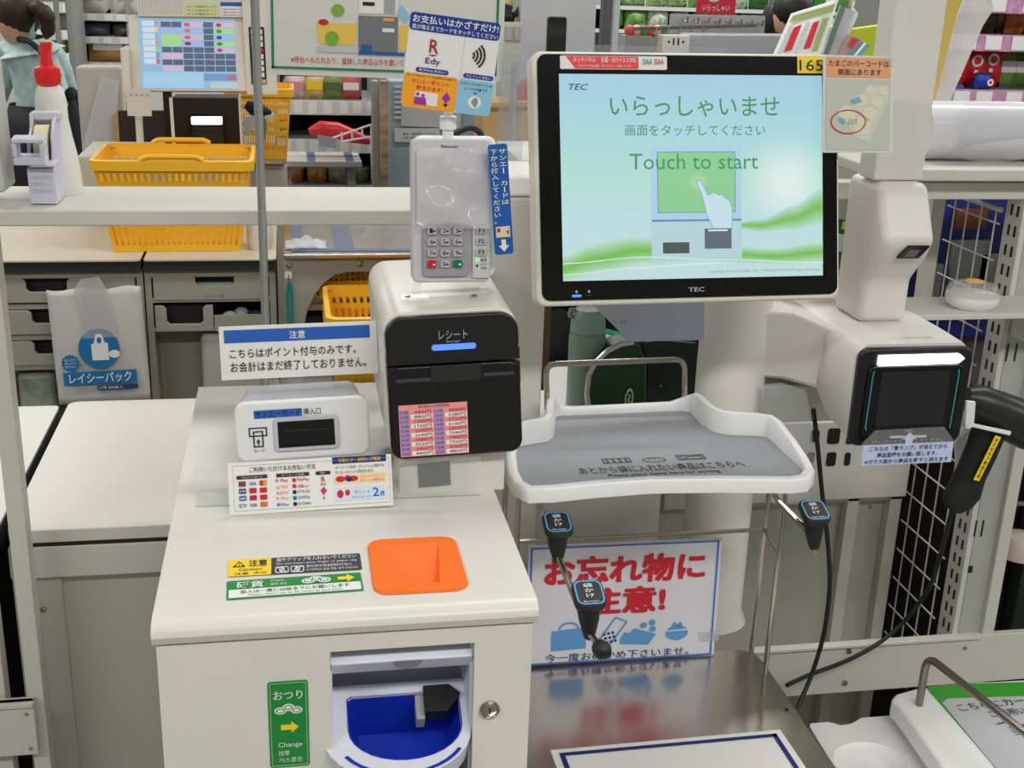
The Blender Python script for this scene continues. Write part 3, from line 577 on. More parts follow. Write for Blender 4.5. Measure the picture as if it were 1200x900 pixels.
# swooshes
def swoosh(top, bot, mat, n):
    k = len(top); mm = MB(); mm.add([s.p(a, b, n) for a, b in top] + [s.p(a, b, n) for a, b in bot], [(i, i + 1, k + i + 1, k + i) for i in range(k - 1)]); return mm.build('swoosh', mat, scr)
def curve(pts, k=24):
    out = []
    for i in range(k + 1):
        x = pts[0][0] + (pts[-1][0] - pts[0][0]) * i / k
        for (a, b), (c, d) in zip(pts[:-1], pts[1:]):
            if a <= x <= c + 1e-9:
                t = (x - a) / (c - a); t2 = t * t * (3 - 2 * t); out.append((x, b + (d - b) * t2)); break
    return out
def soft(top, bot, c_in, c_out, n, k=7):
    T, B_ = curve(top), curve(bot)
    for i in range(k):
        t = i / (k - 1) * 0.5; w_ = i / (k - 1); c_ = tuple(int(c_out[j] + (c_in[j] - c_out[j]) * w_) for j in range(3))
        swoosh([(x, y + (y2 - y) * t * 0.96) for (x, y), (x2, y2) in zip(T, B_)], [(x, y2 - (y2 - y) * t * 0.96) for (x, y), (x2, y2) in zip(T, B_)], E_('wash_%d_%d_%d' % c_, c_), n + i * 0.00003)
soft([(0, 0.88), (0.12, 0.82), (0.26, 0.79), (0.42, 0.80), (0.62, 0.84), (0.8, 0.86), (1, 0.83)], [(0, 1.0), (0.14, 0.965), (0.3, 0.925), (0.5, 0.915), (0.7, 0.93), (0.86, 0.94), (1, 0.93)], (116, 190, 78), (186, 224, 206), 0.0003)
soft([(0.64, 0.725), (0.76, 0.71), (0.88, 0.65), (1, 0.56)], [(0.64, 0.755), (0.76, 0.775), (0.88, 0.77), (1, 0.745)], (118, 192, 84), (184, 224, 214), 0.0003)
EW = E_('white', (226, 244, 246)); 
ink(s, stroke(curve([(0, 0.915), (0.3, 0.89), (0.6, 0.91), (1, 0.935)], 20) , 0.004, 1.3) + stroke(curve([(0, 0.97), (0.25, 0.945), (0.5, 0.93), (0.62, 0.925)], 16), 0.004, 1.3), EW, scr, 'light_line', n=0.001)
# machine picture
EPB = E_('panel_blue', (176, 210, 234)); patch(s, 0.333, 0.345, 0.68, 0.71, EPB, scr, 'machine_picture', n=0.0008); patch(s, 0.333, 0.72, 0.68, 0.905, E_('panel_pale', (184, 214, 222)), scr, 'machine_picture', n=0.0008)
patch(s, 0.335, 0.708, 0.68, 0.718, E_('panel_shadow', (110, 140, 170)), scr, 'machine_picture', n=0.001)
patch(s, 0.358, 0.375, 0.657, 0.675, E_('panel_green', (142, 208, 150)), scr, 'machine_screen', n=0.001); ink(s, box_line(0.358, 0.375, 0.657, 0.675, 0.004, 1.3), E_('panel_line', (100, 150, 160)), scr, n=0.0011)
patch(s, 0.376, 0.82, 0.477, 0.875, E_('slot_dark', (70, 88, 80)), scr, 'machine_slot', n=0.001); patch(s, 0.536, 0.755, 0.64, 0.855, E_('slot_grey', (92, 108, 122)), scr, 'machine_scanner', n=0.001); patch(s, 0.55, 0.76, 0.625, 0.768, EW, scr, 'machine_light', n=0.0012)
text('Touch to start', s, 0.255, 0.385, 0.745, 0.462, EG2, scr, 0.0, n=0.0014)
ink(s, [disc(0.513, 0.525, 0.04, 0.052, 24)], E_('ripple', (150, 212, 158)), scr, 'ripple', n=0.00112); ink(s, [disc(0.513, 0.525, 0.025, 0.033, 20)], E_('ripple2', (164, 220, 172)), scr, 'ripple', n=0.00116)
hand = [(0.505, 0.52), (0.515, 0.515), (0.525, 0.525), (0.55, 0.59), (0.575, 0.575), (0.59, 0.59), (0.605, 0.587), (0.615, 0.602), (0.635, 0.62), (0.645, 0.68), (0.64, 0.74), (0.645, 0.755), (0.57, 0.755), (0.545, 0.69), (0.535, 0.63), (0.527, 0.59)]
ink(s, [hand], E_('hand', (200, 226, 236)), scr, 'hand_picture', n=0.0016); ink(s, stroke(hand + hand[:1], 0.003, 1.3), E_('hand_line', (120, 170, 170)), scr, 'hand_picture', n=0.0018)
text('Copyright 2016 TOSHIBA TEC CORPORATION All Rights Reserved', s, 0.55, 0.962, 0.985, 0.978, E_('faint', (110, 150, 150)), scr, n=0.0012)
# bezel marks
text('TEC', f, 0.487, 0.937, 0.54, 0.955, M('silver_ink', (0, 0, 0)), bz, 0.04, n=0.0015)
m = MB(); m.slab(f, 0.111, 0.956, 0.14, 0.965, 0.0006, 0.0016, 0.0008); m.build('power_light', M('blue_power_led', (40, 90, 255), 0.3, emit=4), mo)
m = MB(); m.slab(f, 0.155, 0.958, 0.175, 0.961, 0.0006, 0.0012, 0.0004); m.build('status_light', M('dim_blue_led', (30, 50, 110), 0.3), mo)
ink(f, [disc(0.125, 0.944, 0.004, 0.006, 10), disc(0.165, 0.944, 0.004, 0.006, 10)], GREYP, bz, 'lamp_mark', n=0.0012)
t = f.sub(0.087, 0.018, 0.427, 0.071, 0.001)
st = lab(patch(t, 0, 0, 1, 1, PAPER, mo, 'antivirus_sticker', n=0.0003, r=0.002), 'red and white antibacterial sticker'); patch(t, 0.02, 0.04, 0.73, 0.96, M('sticker_red', (236, 62, 66), 0.5), st, 'red_field', n=0.0006, r=0.001)
ink(t, [[(0.0, 0.1), (0.05, 0.05), (0.14, 0.96), (0.02, 0.96)]], PAPER, st, 'white_corner', n=0.0009)
text('タッチパネル', t, 0.12, 0.12, 0.33, 0.5, PAPER, st, 0.02, n=0.0012); text('抗菌・抗ウイルス対応', t, 0.38, 0.12, 0.71, 0.5, PAPER, st, 0.02, n=0.0012); text('このタッチパネルは抗菌・抗ウイルスコートを施しています', t, 0.16, 0.65, 0.66, 0.85, PAPER, st, n=0.0012)
text('SIAA', t, 0.77, 0.2, 0.86, 0.62, M('teal_ink', (60, 140, 150), 0.5), st, 0.02, n=0.0009); text('SIAA', t, 0.88, 0.2, 0.97, 0.62, RED, st, 0.02, n=0.0009)
t = f.sub(0.856, 0.012, 0.945, 0.08, 0.001)
st = lab(patch(t, 0, 0, 1, 1, YEL, mo, 'number_tag', n=0.0004), 'yellow tag reading 165'); text('165', t, 0.08, 0.2, 0.97, 0.85, INK, st, 0.0, n=0.0008)
# egg barcode card taped to the monitor's edge
g = fr((965, 65), (1048, 65), (1045, 180), (964, 178), dict(Y=1.368), dict(Y=1.342))
eg = thing('egg_barcode_card', 'laminated egg-barcode card taped to the corner of the touch monitor', 'sign', g.p(0.5, 1))
m = MB(); m.slab(g, 0, 0, 1, 1, -0.002, 0, 0.003); m.build('card', M('card_grey_white', (214, 214, 206), 0.35), eg)
patch(g, 0.04, 0.025, 0.955, 0.225, TAN, eg, 'tan_heading'); text('たまごのバーコードは', g, 0.07, 0.05, 0.93, 0.115, INK, eg, 0.015); text('側面にあります', g, 0.20, 0.14, 0.82, 0.205, INK, eg, 0.015)
patch(g, 0.04, 0.24, 0.955, 0.975, M('photo_grey_green', (190, 196, 184), 0.4), eg, 'egg_photo'); EGGC = M('egg_cream', (218, 216, 190), 0.4); EGGH = M('egg_pale', (206, 208, 192), 0.4)
ink(g, [[(0.30, 0.62), (0.62, 0.32), (0.93, 0.30), (0.93, 0.45), (0.66, 0.88), (0.45, 0.85)]], EGGH, eg, 'egg_carton_picture', n=0.0009)
ink(g, [disc(0.33, 0.60, 0.13, 0.085, 16), disc(0.55, 0.72, 0.13, 0.10, 16), disc(0.66, 0.60, 0.10, 0.075, 16), disc(0.76, 0.47, 0.09, 0.06, 16), disc(0.86, 0.36, 0.07, 0.05, 16), disc(0.52, 0.46, 0.09, 0.06, 16), disc(0.66, 0.35, 0.07, 0.05, 16)], EGGC, eg, 'egg_picture', n=0.0012)
ink(g, [[(0.38, 0.46), (0.50, 0.42), (0.55, 0.48), (0.44, 0.50)], [(0.22, 0.63), (0.32, 0.66), (0.30, 0.71), (0.23, 0.68)]], M('egg_label_blue', (120, 170, 200), 0.4), eg, 'label_picture', n=0.0014); ink(g, [[(x, 0.65), (x + 0.012, 0.65), (x + 0.012, 0.71), (x, 0.71)] for x in (0.36, 0.39, 0.42, 0.45, 0.47)], GREYP, eg, 'barcode_picture', n=0.0014)
ink(g, stroke(disc(0.355, 0.683, 0.245, 0.12, 30) + [(0.60, 0.683)], 0.012, 0.72), RED, eg, 'red_oval', n=0.0016)
m = MB(); m.add([g.p(0.84, -0.02, 0.001), g.p(1.03, 0.02, 0.0015), g.p(1.0, 0.13, 0.002), g.p(0.90, 0.07, 0.002)], [(0, 1, 2, 3)]); m.build('tape', FILM, eg)

# ================================================================== bagging tray
TZ = 0.950
tp = [(607, 524, .028), (605, 540, .012), (608, 556, .005), (614, 566, .003), (623, 571, .003), (645, 570, .003), (693, 565, .003), (760, 560, .003), (843, 559, .003), (925, 560, .003), (936, 559, .004), (941, 554, .006), (934, 546, .012), (920, 533, .020), (903, 517, .027), (897, 513, .028), (885, 511.5, .028), (860, 511, .029), (843, 509, .029), (830, 504, .029), (820, 497, .029), (813, 489, .029), (808, 484, .027), (800, 482.5, .018), (788, 482.5, .011), (720, 485.5, .010), (672, 487.5, .010), (660, 488, .012), (654, 488.5, .022), (651.5, 490, .027), (650.5, 500, .029), (650, 509, .029), (648, 514, .029), (642, 518, .029), (625, 521, .029)]
rh = [t_[2] for t_ in tp]; tp = [t_[:2] for t_ in tp]
P = [at(x, y, Z=TZ) for x, y in tp]; n = len(P)
def offs(P, d):
    out = []
    for i, p in enumerate(P):
        a, b = P[i - 1], P[(i + 1) % len(P)]; t = (b - a).normalized(); out.append(p + V((t.y, -t.x, 0)) * d)
    return out
bt = thing('bagging_tray', 'white bagging tray with grey mat under the touch monitor', 'tray', (0.42, 1.35, TZ))
m = MB(); m.prism([p + V((0, 0, -0.0005)) for p in P], (0, 0, 0.0015)); mat_ = m.build('mat', M('grey_rubber_mat', (150, 154, 160), 0.65, noise=0.03, scale=40), bt)
O1 = offs(P, 0.0035); O2 = offs(P, 0.011); O3 = offs(P, 0.0135)
m = MB(); m.loft([[p + V((0, 0, -0.012)) for p in P], [p + V((0, 0, 0)) for p in P], [p + V((0, 0, h * 0.8)) for p, h in zip(offs(P, 0.001), rh)], [p + V((0, 0, h)) for p, h in zip(O1, rh)], [p + V((0, 0, h)) for p, h in zip(O2, rh)], [p + V((0, 0, h - 0.003)) for p, h in zip(O3, rh)], [p + V((0, 0, -0.014)) for p in O3], [p + V((0, 0, -0.014)) for p in offs(P, 0.004)]], cap=True)
m.build('rim', PUREW, bt, smooth=True, ang=50)
mf = Frame(at(600, 480, Z=TZ + 0.0012), (at(945, 560, Z=TZ) - at(612, 570, Z=TZ)), (0, -1, 0), 0.34, 0.25)
def ontray(s_, x0, y0, x1, y1, bold=0.0):
    a, b_, c_ = at(x0, y0, Z=TZ + 0.001), at(x1, y0 - (x1 - x0) * 0.045, Z=TZ + 0.001), at(x0, y1, Z=TZ + 0.001)
    ff = Frame(a, b_ - a, (0, -1, 0), (b_ - a).length, abs(c_.y - a.y)); return text(s_, ff, 0, 0, 1, 1, M('dark_grey_print', (62, 64, 68), 0.6), mat_, bold, n=0.0006), ff
ontray('あとから袋に入れたい商品はこちらへ', 676, 548.5, 868, 556.5, 0.015); ontray('Please place items here for sorting', 712, 556, 842, 560.5, 0.015)
DGP = MATS['dark_grey_print']
for x0, x1, kind, iy in ((704, 737, 'eggs', 538), (750, 777, 'bread', 536.5), (791, 823, 'box', 534)):
    a, b_, c_ = at(x0, iy, Z=TZ + 0.001), at(x1, iy - 1.5, Z=TZ + 0.001), at(x0, iy + 6, Z=TZ + 0.001); ff = Frame(a, b_ - a, (0, -1, 0), (b_ - a).length, abs(c_.y - a.y))
    if kind == 'eggs': pl = box_line(0, 0, 1, 1, 0.09, 2) + [disc(u, v, 0.07, 0.14, 10) for u in (0.17, 0.39, 0.61, 0.83) for v in (0.3, 0.7)]
    elif kind == 'bread': pl = stroke(disc(0.5, 0.6, 0.5, 0.4, 20) + [(1.0, 0.6)], 0.09, 2) + stroke([(0.3, 0.3), (0.36, 0.5)], 0.07, 2) + stroke([(0.5, 0.25), (0.56, 0.45)], 0.07, 2) + stroke([(0.7, 0.3), (0.76, 0.5)], 0.07, 2)
    else: pl = box_line(0, 0, 1, 1, 0.09, 2) + box_line(0.1, 0.2, 0.9, 0.8, 0.07, 2) + stroke([(0.2, 0.7), (0.45, 0.35), (0.85, 0.3)], 0.08, 2)
    ink(ff, pl, DGP, mat_, 'food_pictogram', n=0.0006)
# wire loop behind the tray
m = MB(); m.tube([at(641, 480, Y=1.475), at(640, 427, Y=1.475), at(802, 421, Y=1.475), at(802, 470, Y=1.475)], 0.0038, 10, 0.014); m.build('wire_loop', CHROME, bt, smooth=True)
# chrome legs down to the steel plate
SZ = 0.6
ft1, ft2 = at(880, 768, Z=SZ), at(895, 800, Z=SZ)
lft = V((0.262, ft1.y, SZ)); lft2 = V((0.266, ft2.y, SZ))
for p in (ft1, ft2, lft, lft2):
    m = MB(); m.cyl((p.x, p.y, SZ), (p.x, p.y, TZ - 0.013), 0.0034, seg=10); m.build('leg', CHROME, bt, smooth=True)
zc = at(905, 620, Y=ft1.y).z
m = MB(); m.tube([(lft.x, ft1.y, zc), (ft1.x, ft1.y, zc)], 0.003, 8); m.build('cross_wire', CHROME, bt, smooth=True)
m = MB(); m.tube([(ft1.x, ft1.y, zc), (ft2.x, ft2.y, zc)], 0.003, 8); m.build('cross_wire', CHROME, bt, smooth=True)
# bag hook rods
def hook_cap(px, py, w, parent, zt, tipdrop):
    """black bag-hook head with a blue outline: rounded top pad, body tapering down to the rod"""
    c = at(px, py, Z=zt); root_ = []
    ff = Frame(c + V((-w / 2, 0.017, 0)), (1, 0, 0), (0, -1, -0.35), w, 0.036)
    m = MB(); m.slab(ff, 0, 0, 1, 1, -0.009, 0, 0.009, 6); pad = m.build('hook_pad', SOFTB, parent, bevel=0.002)
    r1 = rrect(ff, 0.06, 0.06, 0.94, 0.94, 0.0075, 6, 0.0004); r2 = rrect(ff, 0.11, 0.11, 0.89, 0.89, 0.006, 6, 0.0004)
    m = MB(); m.loft([r1, r2], cap=False); m.build('blue_outline', M('cyan_blue_line', (70, 160, 210), 0.4), pad)
    text('袋かけ', ff, 0.34, 0.17, 0.66, 0.72, PAPER, pad, 0.01, n=0.0006, vertical=True); text('Bag hanger', ff, 0.25, 0.80, 0.75, 0.87, PAPER, pad, n=0.0006)
    a = ff.p(0.5, 0.55, -0.009); m = MB()
    def ring(ctr, rx, ry): return [ctr + V((rx * math.cos(2 * math.pi * i / 14), ry * math.sin(2 * math.pi * i / 14), 0)) for i in range(14)]
    m.loft([ring(a + V((0, 0, 0.004)), w * 0.40, 0.014), ring(a + V((0, -0.004, -0.018)), w * 0.33, 0.012), ring(a + V((0, -0.010, -tipdrop)), w * 0.17, 0.007)]); m.build('hook_body', SOFTB, parent, smooth=True)
    return a + V((0, -0.010, -tipdrop))
bh = thing('bag_hanger', 'chrome bag hanger rod with two black hooks left of the tray', 'bag hanger', at(640, 580, Z=0.92))
t1 = hook_cap(654, 606, 0.032, bh, 0.925, 0.034); t2 = hook_cap(691, 688, 0.032, bh, 0.925, 0.036)
zr = 0.906
r0, r1_ = at(630, 585, Z=zr + 0.02), at(706, 762, Z=zr - 0.015)
m = MB(); m.tube([V((0.270, 1.262, TZ - 0.012)), V((0.272, 1.235, zr + 0.014)), t1 + V((0, 0.004, 0.006)), t2 + V((0, 0.004, 0.004)), r1_], 0.0036, 10, 0.004); m.build('rod', CHROME, bh, smooth=True)
d = (r1_ - t2).normalized()
m = MB(); m.tube([r1_ - d * 0.014, r1_ - d * 0.010, r1_, r1_ + d * 0.006, r1_ + d * 0.009], [0.0055, 0.0085, 0.0092, 0.0075, 0.003], 12); m.build('end_knob', SOFTB, bh, smooth=True)
bh2 = thing('bag_hanger', 'single black bag hook on a chrome rod right of the tray', 'bag hanger', at(930, 590, Z=0.92))
t3 = hook_cap(956, 592, 0.032, bh2, 0.925, 0.036)
e0 = V((0.553, 1.262, TZ - 0.012))
m = MB(); m.tube([e0, V((0.556, 1.24, zr + 0.014)), t3 + V((0, 0.01, 0.012)), t3], 0.0036, 10, 0.004); m.build('rod', CHROME, bh2, smooth=True)
m = MB(); m.cyl(t3, t3 + V((0, -0.006, -0.002)), 0.0042, seg=12); m.build('rod_tip', CHROME, bh2)

# ================================================================== stainless bagging stand with sign and sheet
sd = thing('bagging_stand', 'brushed stainless steel bagging stand beside the cash machine', 'stand', (0.42, 1.2, 0))
pts = [(0.212, 0.70), (0.633, 0.70), (0.633, 1.395), (0.628, 1.418), (0.61, 1.43), (0.212, 1.43)]
m = MB(); m.prism([(x, y, SZ - 0.02) for x, y in pts], (0, 0, 0.02)); m.build('steel_top', STEEL, sd, bevel=0.003)
m = MB(); m.box(0.225, 0.60, 0.74, 1.40, 0, SZ - 0.02); m.build('cabinet', CREAM, sd)
c = at(922, 832, Z=SZ); m = MB(); m.lathe(c, [(0.003, 0), (0.0025, 0.001), (0, 0.0012)], 10); m.build('screw', SOFTB, sd)
f = fr((616, 641), (845, 630), (838, 767), (619, 779), dict(Y=1.43), dict(Y=1.417))
lf = thing('lost_property_sign', 'blue-bordered sign with red lettering standing behind the steel plate', 'sign', f.p(0.5, 1))
m = MB(); m.fbox(f, 0, 0, 1, 1, -0.002, 0); m.build('card', M('sign_card', (222, 222, 230), 0.4), lf)
ink(f, box_line(0.01, 0.015, 0.985, 1.0, 0.014, 1.45), M('sign_border_blue', (70, 120, 210), 0.5), lf, 'blue_border')
for du, dv in ((-0.004, -0.005), (0.004, -0.005), (-0.004, 0.005), (0.004, 0.005)): # heavy poster lettering
    text('お忘れ物に', f, 0.085 + du, 0.105 + dv, 0.915 + du, 0.335 + dv, RED, lf, 0.035, n=0.001 + 0.00002 * (du > 0) + 0.00004 * (dv > 0)); text('注意!', f, 0.30 + du, 0.375 + dv, 0.715 + du, 0.595 + dv, RED, lf, 0.035, n=0.001 + 0.00002 * (du > 0) + 0.00004 * (dv > 0))
SB = M('sign_light_blue', (96, 158, 216), 0.5)
ink(f, [[(0.13, 0.72), (0.31, 0.70), (0.31, 0.88), (0.13, 0.89)]] + stroke(disc(0.22, 0.71, 0.05, 0.055, 10, 180, 360), 0.015, 1.45), SB, lf, 'bag_picture')
ph = [(0.46, 0.63), (0.52, 0.67), (0.43, 0.88), (0.37, 0.84)]
ink(f, stroke(ph + ph[:1], 0.014, 1.45), SB, lf, 'phone_picture'); ink(f, [disc(0.405 + 0.022 * i + 0.008 * j, 0.77 + 0.035 * j - 0.006 * i - (0.0 if i else 0), 0.008, 0.012, 8) for i in range(3) for j in range(3)], NAVY, lf, 'phone_picture')
ink(f, [[(0.49, 0.82), (0.51, 0.76), (0.54, 0.77), (0.56, 0.73), (0.68, 0.79), (0.64, 0.88), (0.49, 0.86)], disc(0.61, 0.71, 0.018, 0.026, 12), disc(0.655, 0.69, 0.018, 0.026, 12), disc(0.66, 0.745, 0.018, 0.026, 12)], SB, lf, 'wallet_picture')
ink(f, [disc(0.79, 0.79, 0.06, 0.065, 18), [(0.76, 0.73), (0.775, 0.69), (0.79, 0.72), (0.81, 0.69), (0.82, 0.735)]], SB, lf, 'purse_picture'); ink(f, stroke([(0.735, 0.77), (0.845, 0.765)], 0.008, 1.45), PAPER, lf, 'purse_picture', n=0.0011)
text('今一度お確かめ下さいませ。', f, 0.10, 0.915, 0.86, 0.985, NAVY, lf, 0.01)
m = MB(); m.fbox(f, 0.91, 0.80, 1.02, 0.88, 0.0004, 0.0012); m.build('tape', FILM, lf)
sh = Frame(at(645, 879, Z=SZ + 0.003), (at(912, 855, Z=SZ) - at(645, 879, Z=SZ)), (0, -1, 0), 0.298, 0.21)
ps = thing('laminated_sheet', 'white laminated sheet with navy border lying on the steel plate', 'sheet', sh.p(0.5, 0.5))
m = MB(); m.fbox(sh, 0, 0, 1, 1, -0.002, 0); m.build('sheet', PAPER, ps); ink(sh, box_line(0.03, 0.04, 0.97, 0.96, 0.03, 1.42), NAVY, ps, 'navy_border')
# ================================================================== scanner unit on the right
su = thing('fixed_scanner', 'white fixed barcode scanner with black window and glowing white bar', 'scanner', (0.78, 1.5, 0.9))
f = fr((1010, 409), (1141, 407), (1126, 519), (994, 524), dict(Y=1.352), dict(Y=1.352))
ff = Frame(f.o, (1, 0, 0), (0, 0.02, -1), f.w, f.h)
m = MB(); m.slab(f, 0, 0, 1, 1, -0.012, 0, 0.014, 6); fc = m.build('black_face', BLACK, su, bevel=0.004, seg=3)
m = MB(); m.slab(f, 0.08, 0.17, 0.92, 0.92, 0.0, 0.004, 0.008, 5); m.build('window_bezel', GLOSSB, fc, bevel=0.002)
m = MB(); m.slab(f, 0.19, 0.22, 0.80, 0.80, 0.0042, 0.005, 0.003); m.build('scan_window', M('dark_scan_glass', (34, 36, 38), 0.08), fc)
m = MB(); m.fbox(f, 0.19, 0.78, 0.80, 0.80, 0.0045, 0.007); m.build('window_ledge', BLACK, fc)
LG = M('white_scan_light', (246, 242, 255), 0.3, emit=7.0)
m = MB(); m.shape(f, [(0.155, 0.065), (0.86, 0.06), (0.91, 0.105), (0.86, 0.155), (0.155, 0.165)], -0.001, 0.004); m.build('light_bar', LG, fc, bevel=0.001)
CYL = M('teal_line', (40, 150, 160), 0.3)
for u, du in ((0.115, 0.035), (0.875, -0.035)):
    ink(f, stroke([(u + du * 0.2, 0.21), (u, 0.26), (u - 0.005, 0.78), (u + du * 0.2, 0.82)], 0.012, 1.1), CYL, fc, 'teal_line', n=0.0048)
text('TEC', f, 0.46, 0.825, 0.54, 0.85, GREYP, fc, 0.03, n=0.0046)
m = MB(); m.fbox(f, 0.34, 0.885, 0.66, 0.9, 0.0042, 0.0075); m.build('white_clip', PUREW, fc)
text('バーコードをかざしてください', f, 0.2, 0.93, 0.86, 0.98, GREYP, fc, 0.01, n=0.0006)
# housing: tapering back from the face, then an arm to the pillar
X0, X1 = f.p(0, 0).x, f.p(1, 0).x; zt, zb = f.p(0, 0).z + 0.003, f.p(0, 1).z
def hring(y, x0, x1, z0, z1, c=0.014):
    return [(x0, y, z0 + c), (x0 + c, y, z0), (x1 - c, y, z0), (x1, y, z0 + c), (x1, y, z1 - c), (x1 - c, y, z1), (x0 + c, y, z1), (x0, y, z1 - c)]
m = MB(); m.loft([hring(1.362, X0 - 0.002, X1 + 0.002, zb - 0.002, zt), hring(1.42, X0 - 0.004, X1 + 0.002, zb + 0.008, zt + 0.002), hring(1.49, X0 - 0.004, X1, zb + 0.05, zt + 0.003), hring(1.60, X0 - 0.012, X1 - 0.02, zb + 0.06, zt + 0.002)]); m.build('housing', WHITE, su, smooth=True, ang=50)
m = MB(); m.loft([[(0.60, 1.50, 0.985), (0.60, 1.59, 0.985), (0.60, 1.60, 1.082), (0.60, 1.49, 1.082)], [(0.66, 1.49, 0.98), (0.66, 1.59, 0.98), (0.66, 1.60, 1.080), (0.66, 1.48, 1.080)], [(X0 + 0.01, 1.45, 0.975), (X0 + 0.01, 1.58, 0.985), (X0 + 0.01, 1.59, 1.070), (X0 + 0.01, 1.43, 1.066)]]); m.build('arm', WHITE, su, bevel=0.008, seg=3)
g = Frame((X0 + 0.05, 1.385, zt + 0.0012), (1, 0, 0), (0, -1, 0), 0.06, 0.008); text('スキャナ用ガラス保護', g, 0, 0, 1, 0.9, GREYP, su)
# camera column
cm = thing('camera_column', 'tall white column with a hooded scanner camera above the fixed scanner', 'camera column', (0.78, 1.47, zt))
ca, cb = at(1004, 384, Y=1.45).x, at(1061, 388, Y=1.45).x
YB = 1.53
def zof(y_): return at(1040, y_, Y=1.45).z
zhead = zof(213); ztip = at(1070, 283, Y=1.41).z; zund = zof(330); zbot = zt + 0.001
prof = [(1.45, zbot), (1.45, zund), (1.415, ztip - 0.022), (1.402, ztip), (1.44, zhead), (YB, zhead), (YB, zbot)]
m = MB(); m.prism([(ca, y, z) for y, z in prof], (cb - ca, 0, 0)); m.build('camera_head', WHITE, cm, bevel=0.012, seg=4)
xa, xb = at(1022, 200, Y=1.46).x, at(1081, 200, Y=1.46).x
m = MB(); m.box(xa, xb, 1.455, YB - 0.03, zhead, 2.1); m.build('upper_column', M('grey_white_plastic', (222, 219, 215), 0.4), cm, bevel=0.004)
g = Frame((ca + (cb - ca) * 0.34, 1.4135, ztip - 0.0205), (1, 0, 0), (0, 0.013, -0.022), (cb - ca) * 0.58, 0.018)
g = Frame(V((ca + (cb - ca) * 0.32, 1.4020 - 0.0012, ztip - 0.004)), (1, 0, 0), (0, 0.0135, -0.022), (cb - ca) * 0.54, 0.0215)
m = MB(); m.shape(g, [(0.22, 0), (1.0, 0), (0.80, 1.0), (0, 1.0)], -0.002, 0.001); cw = m.build('camera_window', GLOSSB, cm, bevel=0.0008)
m = MB(); m.shape(g, [(0.32, 0.25), (0.72, 0.25), (0.60, 0.80), (0.22, 0.80)], 0.001, 0.0016); m.build('lens', M('grey_lens', (96, 96, 98), 0.15), cw)
# scan hint sign hanging below the scanner
g = fr((1012, 522), (1117, 518), (1115, 541), (1009, 546), dict(Y=1.338), dict(Y=1.337))
sg = thing('scanner_hint_sign', 'pale blue arrow notice hanging below the fixed scanner window', 'sign', g.p(0.5, 1))
m = MB(); m.fbox(g, 0, 0, 1, 1, -0.0015, 0); m.build('card', M('pale_blue_card', (196, 206, 236), 0.4), sg)
m = MB(); m.shape(g, [(-0.01, 1.05), (-0.01, -0.05), (0.12, -0.70), (0.88, -0.75), (1.01, -0.05), (1.01, 1.05)], -0.0025, -0.0017); m.build('clear_pocket', CLEAR, sg)
m = MB(); m.shape(g, [(0.46, 0.0), (0.46, -0.22), (0.42, -0.22), (0.50, -0.56), (0.58, -0.22), (0.54, -0.22), (0.54, 0.0)], -0.001, 0.0); m.build('arrow', M('pale_blue_card', (0, 0, 0)), sg)
text('こちらの「青ランプ」が消えてから', g, 0.07, 0.06, 0.93, 0.30, NAVY, sg, 0.02); text('商品登録をお願い致します。', g, 0.16, 0.38, 0.83, 0.62, NAVY, sg, 0.02); text('※ガラス面から商品を離すと消えます', g, 0.03, 0.70, 0.96, 0.93, NAVY, sg, 0.02)
# ------------------------------------------------------------------ handheld scanner in a holder
HY = 1.42
hh = thing('handheld_scanner', 'dark handheld barcode scanner with yellow label hanging right of the fixed scanner', 'handheld scanner', at(1150, 600, Y=HY))
def hp(x, y, dy=0): return at(x, y, Y=HY + dy)
def oval(c, u, v, ru, rv, k=16): return [c + u * (ru * math.cos(2 * math.pi * i / k)) + v * (rv * math.sin(2 * math.pi * i / k)) for i in range(k)]
ax = (hp(1200, 500) - hp(1130, 465)).normalized(); up = V((0, -0.35, 1)).normalized(); sd_ = ax.cross(up).normalized(); up = sd_.cross(ax)
m = MB(); m.loft([oval(hp(1132, 463), sd_, up, 0.012, 0.010), oval(hp(1142, 468), sd_, up, 0.022, 0.022), oval(hp(1165, 480), sd_, up, 0.026, 0.028), oval(hp(1188, 492), sd_, up, 0.030, 0.032), oval(hp(1208, 503), sd_, up, 0.030, 0.031), oval(hp(1213, 506), sd_, up, 0.024, 0.024)]); m.build('scanner_head', M('dark_scanner_plastic', (36, 38, 38), 0.35), hh, smooth=True)
dx = (hp(1105, 590) - hp(1160, 500)).normalized(); e = V((0, 1, 0)); e = (e - dx * e.dot(dx)).normalized(); g_ = dx.cross(e)
m = MB(); m.loft([oval(hp(1160, 500), e, g_, 0.020, 0.026), oval(hp(1150, 528), e, g_, 0.019, 0.024), oval(hp(1138, 555), e, g_, 0.018, 0.023), oval(hp(1130, 575), e, g_, 0.019, 0.026), oval(hp(1121, 588), e, g_, 0.017, 0.024), oval(hp(1116, 597), e, g_, 0.011, 0.013)]); m.build('grip', SOFTB, hh, smooth=True)
c1, c2 = hp(1152, 565, -0.022), hp(1171, 512, -0.024)
vv = (c1 - c2); lf_ = Frame(hp(1166, 510, -0.0265), (hp(1176, 513) - hp(1166, 510)), vv, 0.0095, vv.length)
st = lab(patch(lf_, 0, 0, 1, 1, YEL, hh, 'yellow_label', n=0.001), 'yellow strip label'); text('セミセルフ用台番号', lf_, 0.2, 0.04, 0.8, 0.96, INK, st, 0.02, n=0.0016, vertical=True)
hd = thing('scanner_holder', 'white bracket cradling the handheld scanner on the steel post', 'holder', hp(1140, 500))
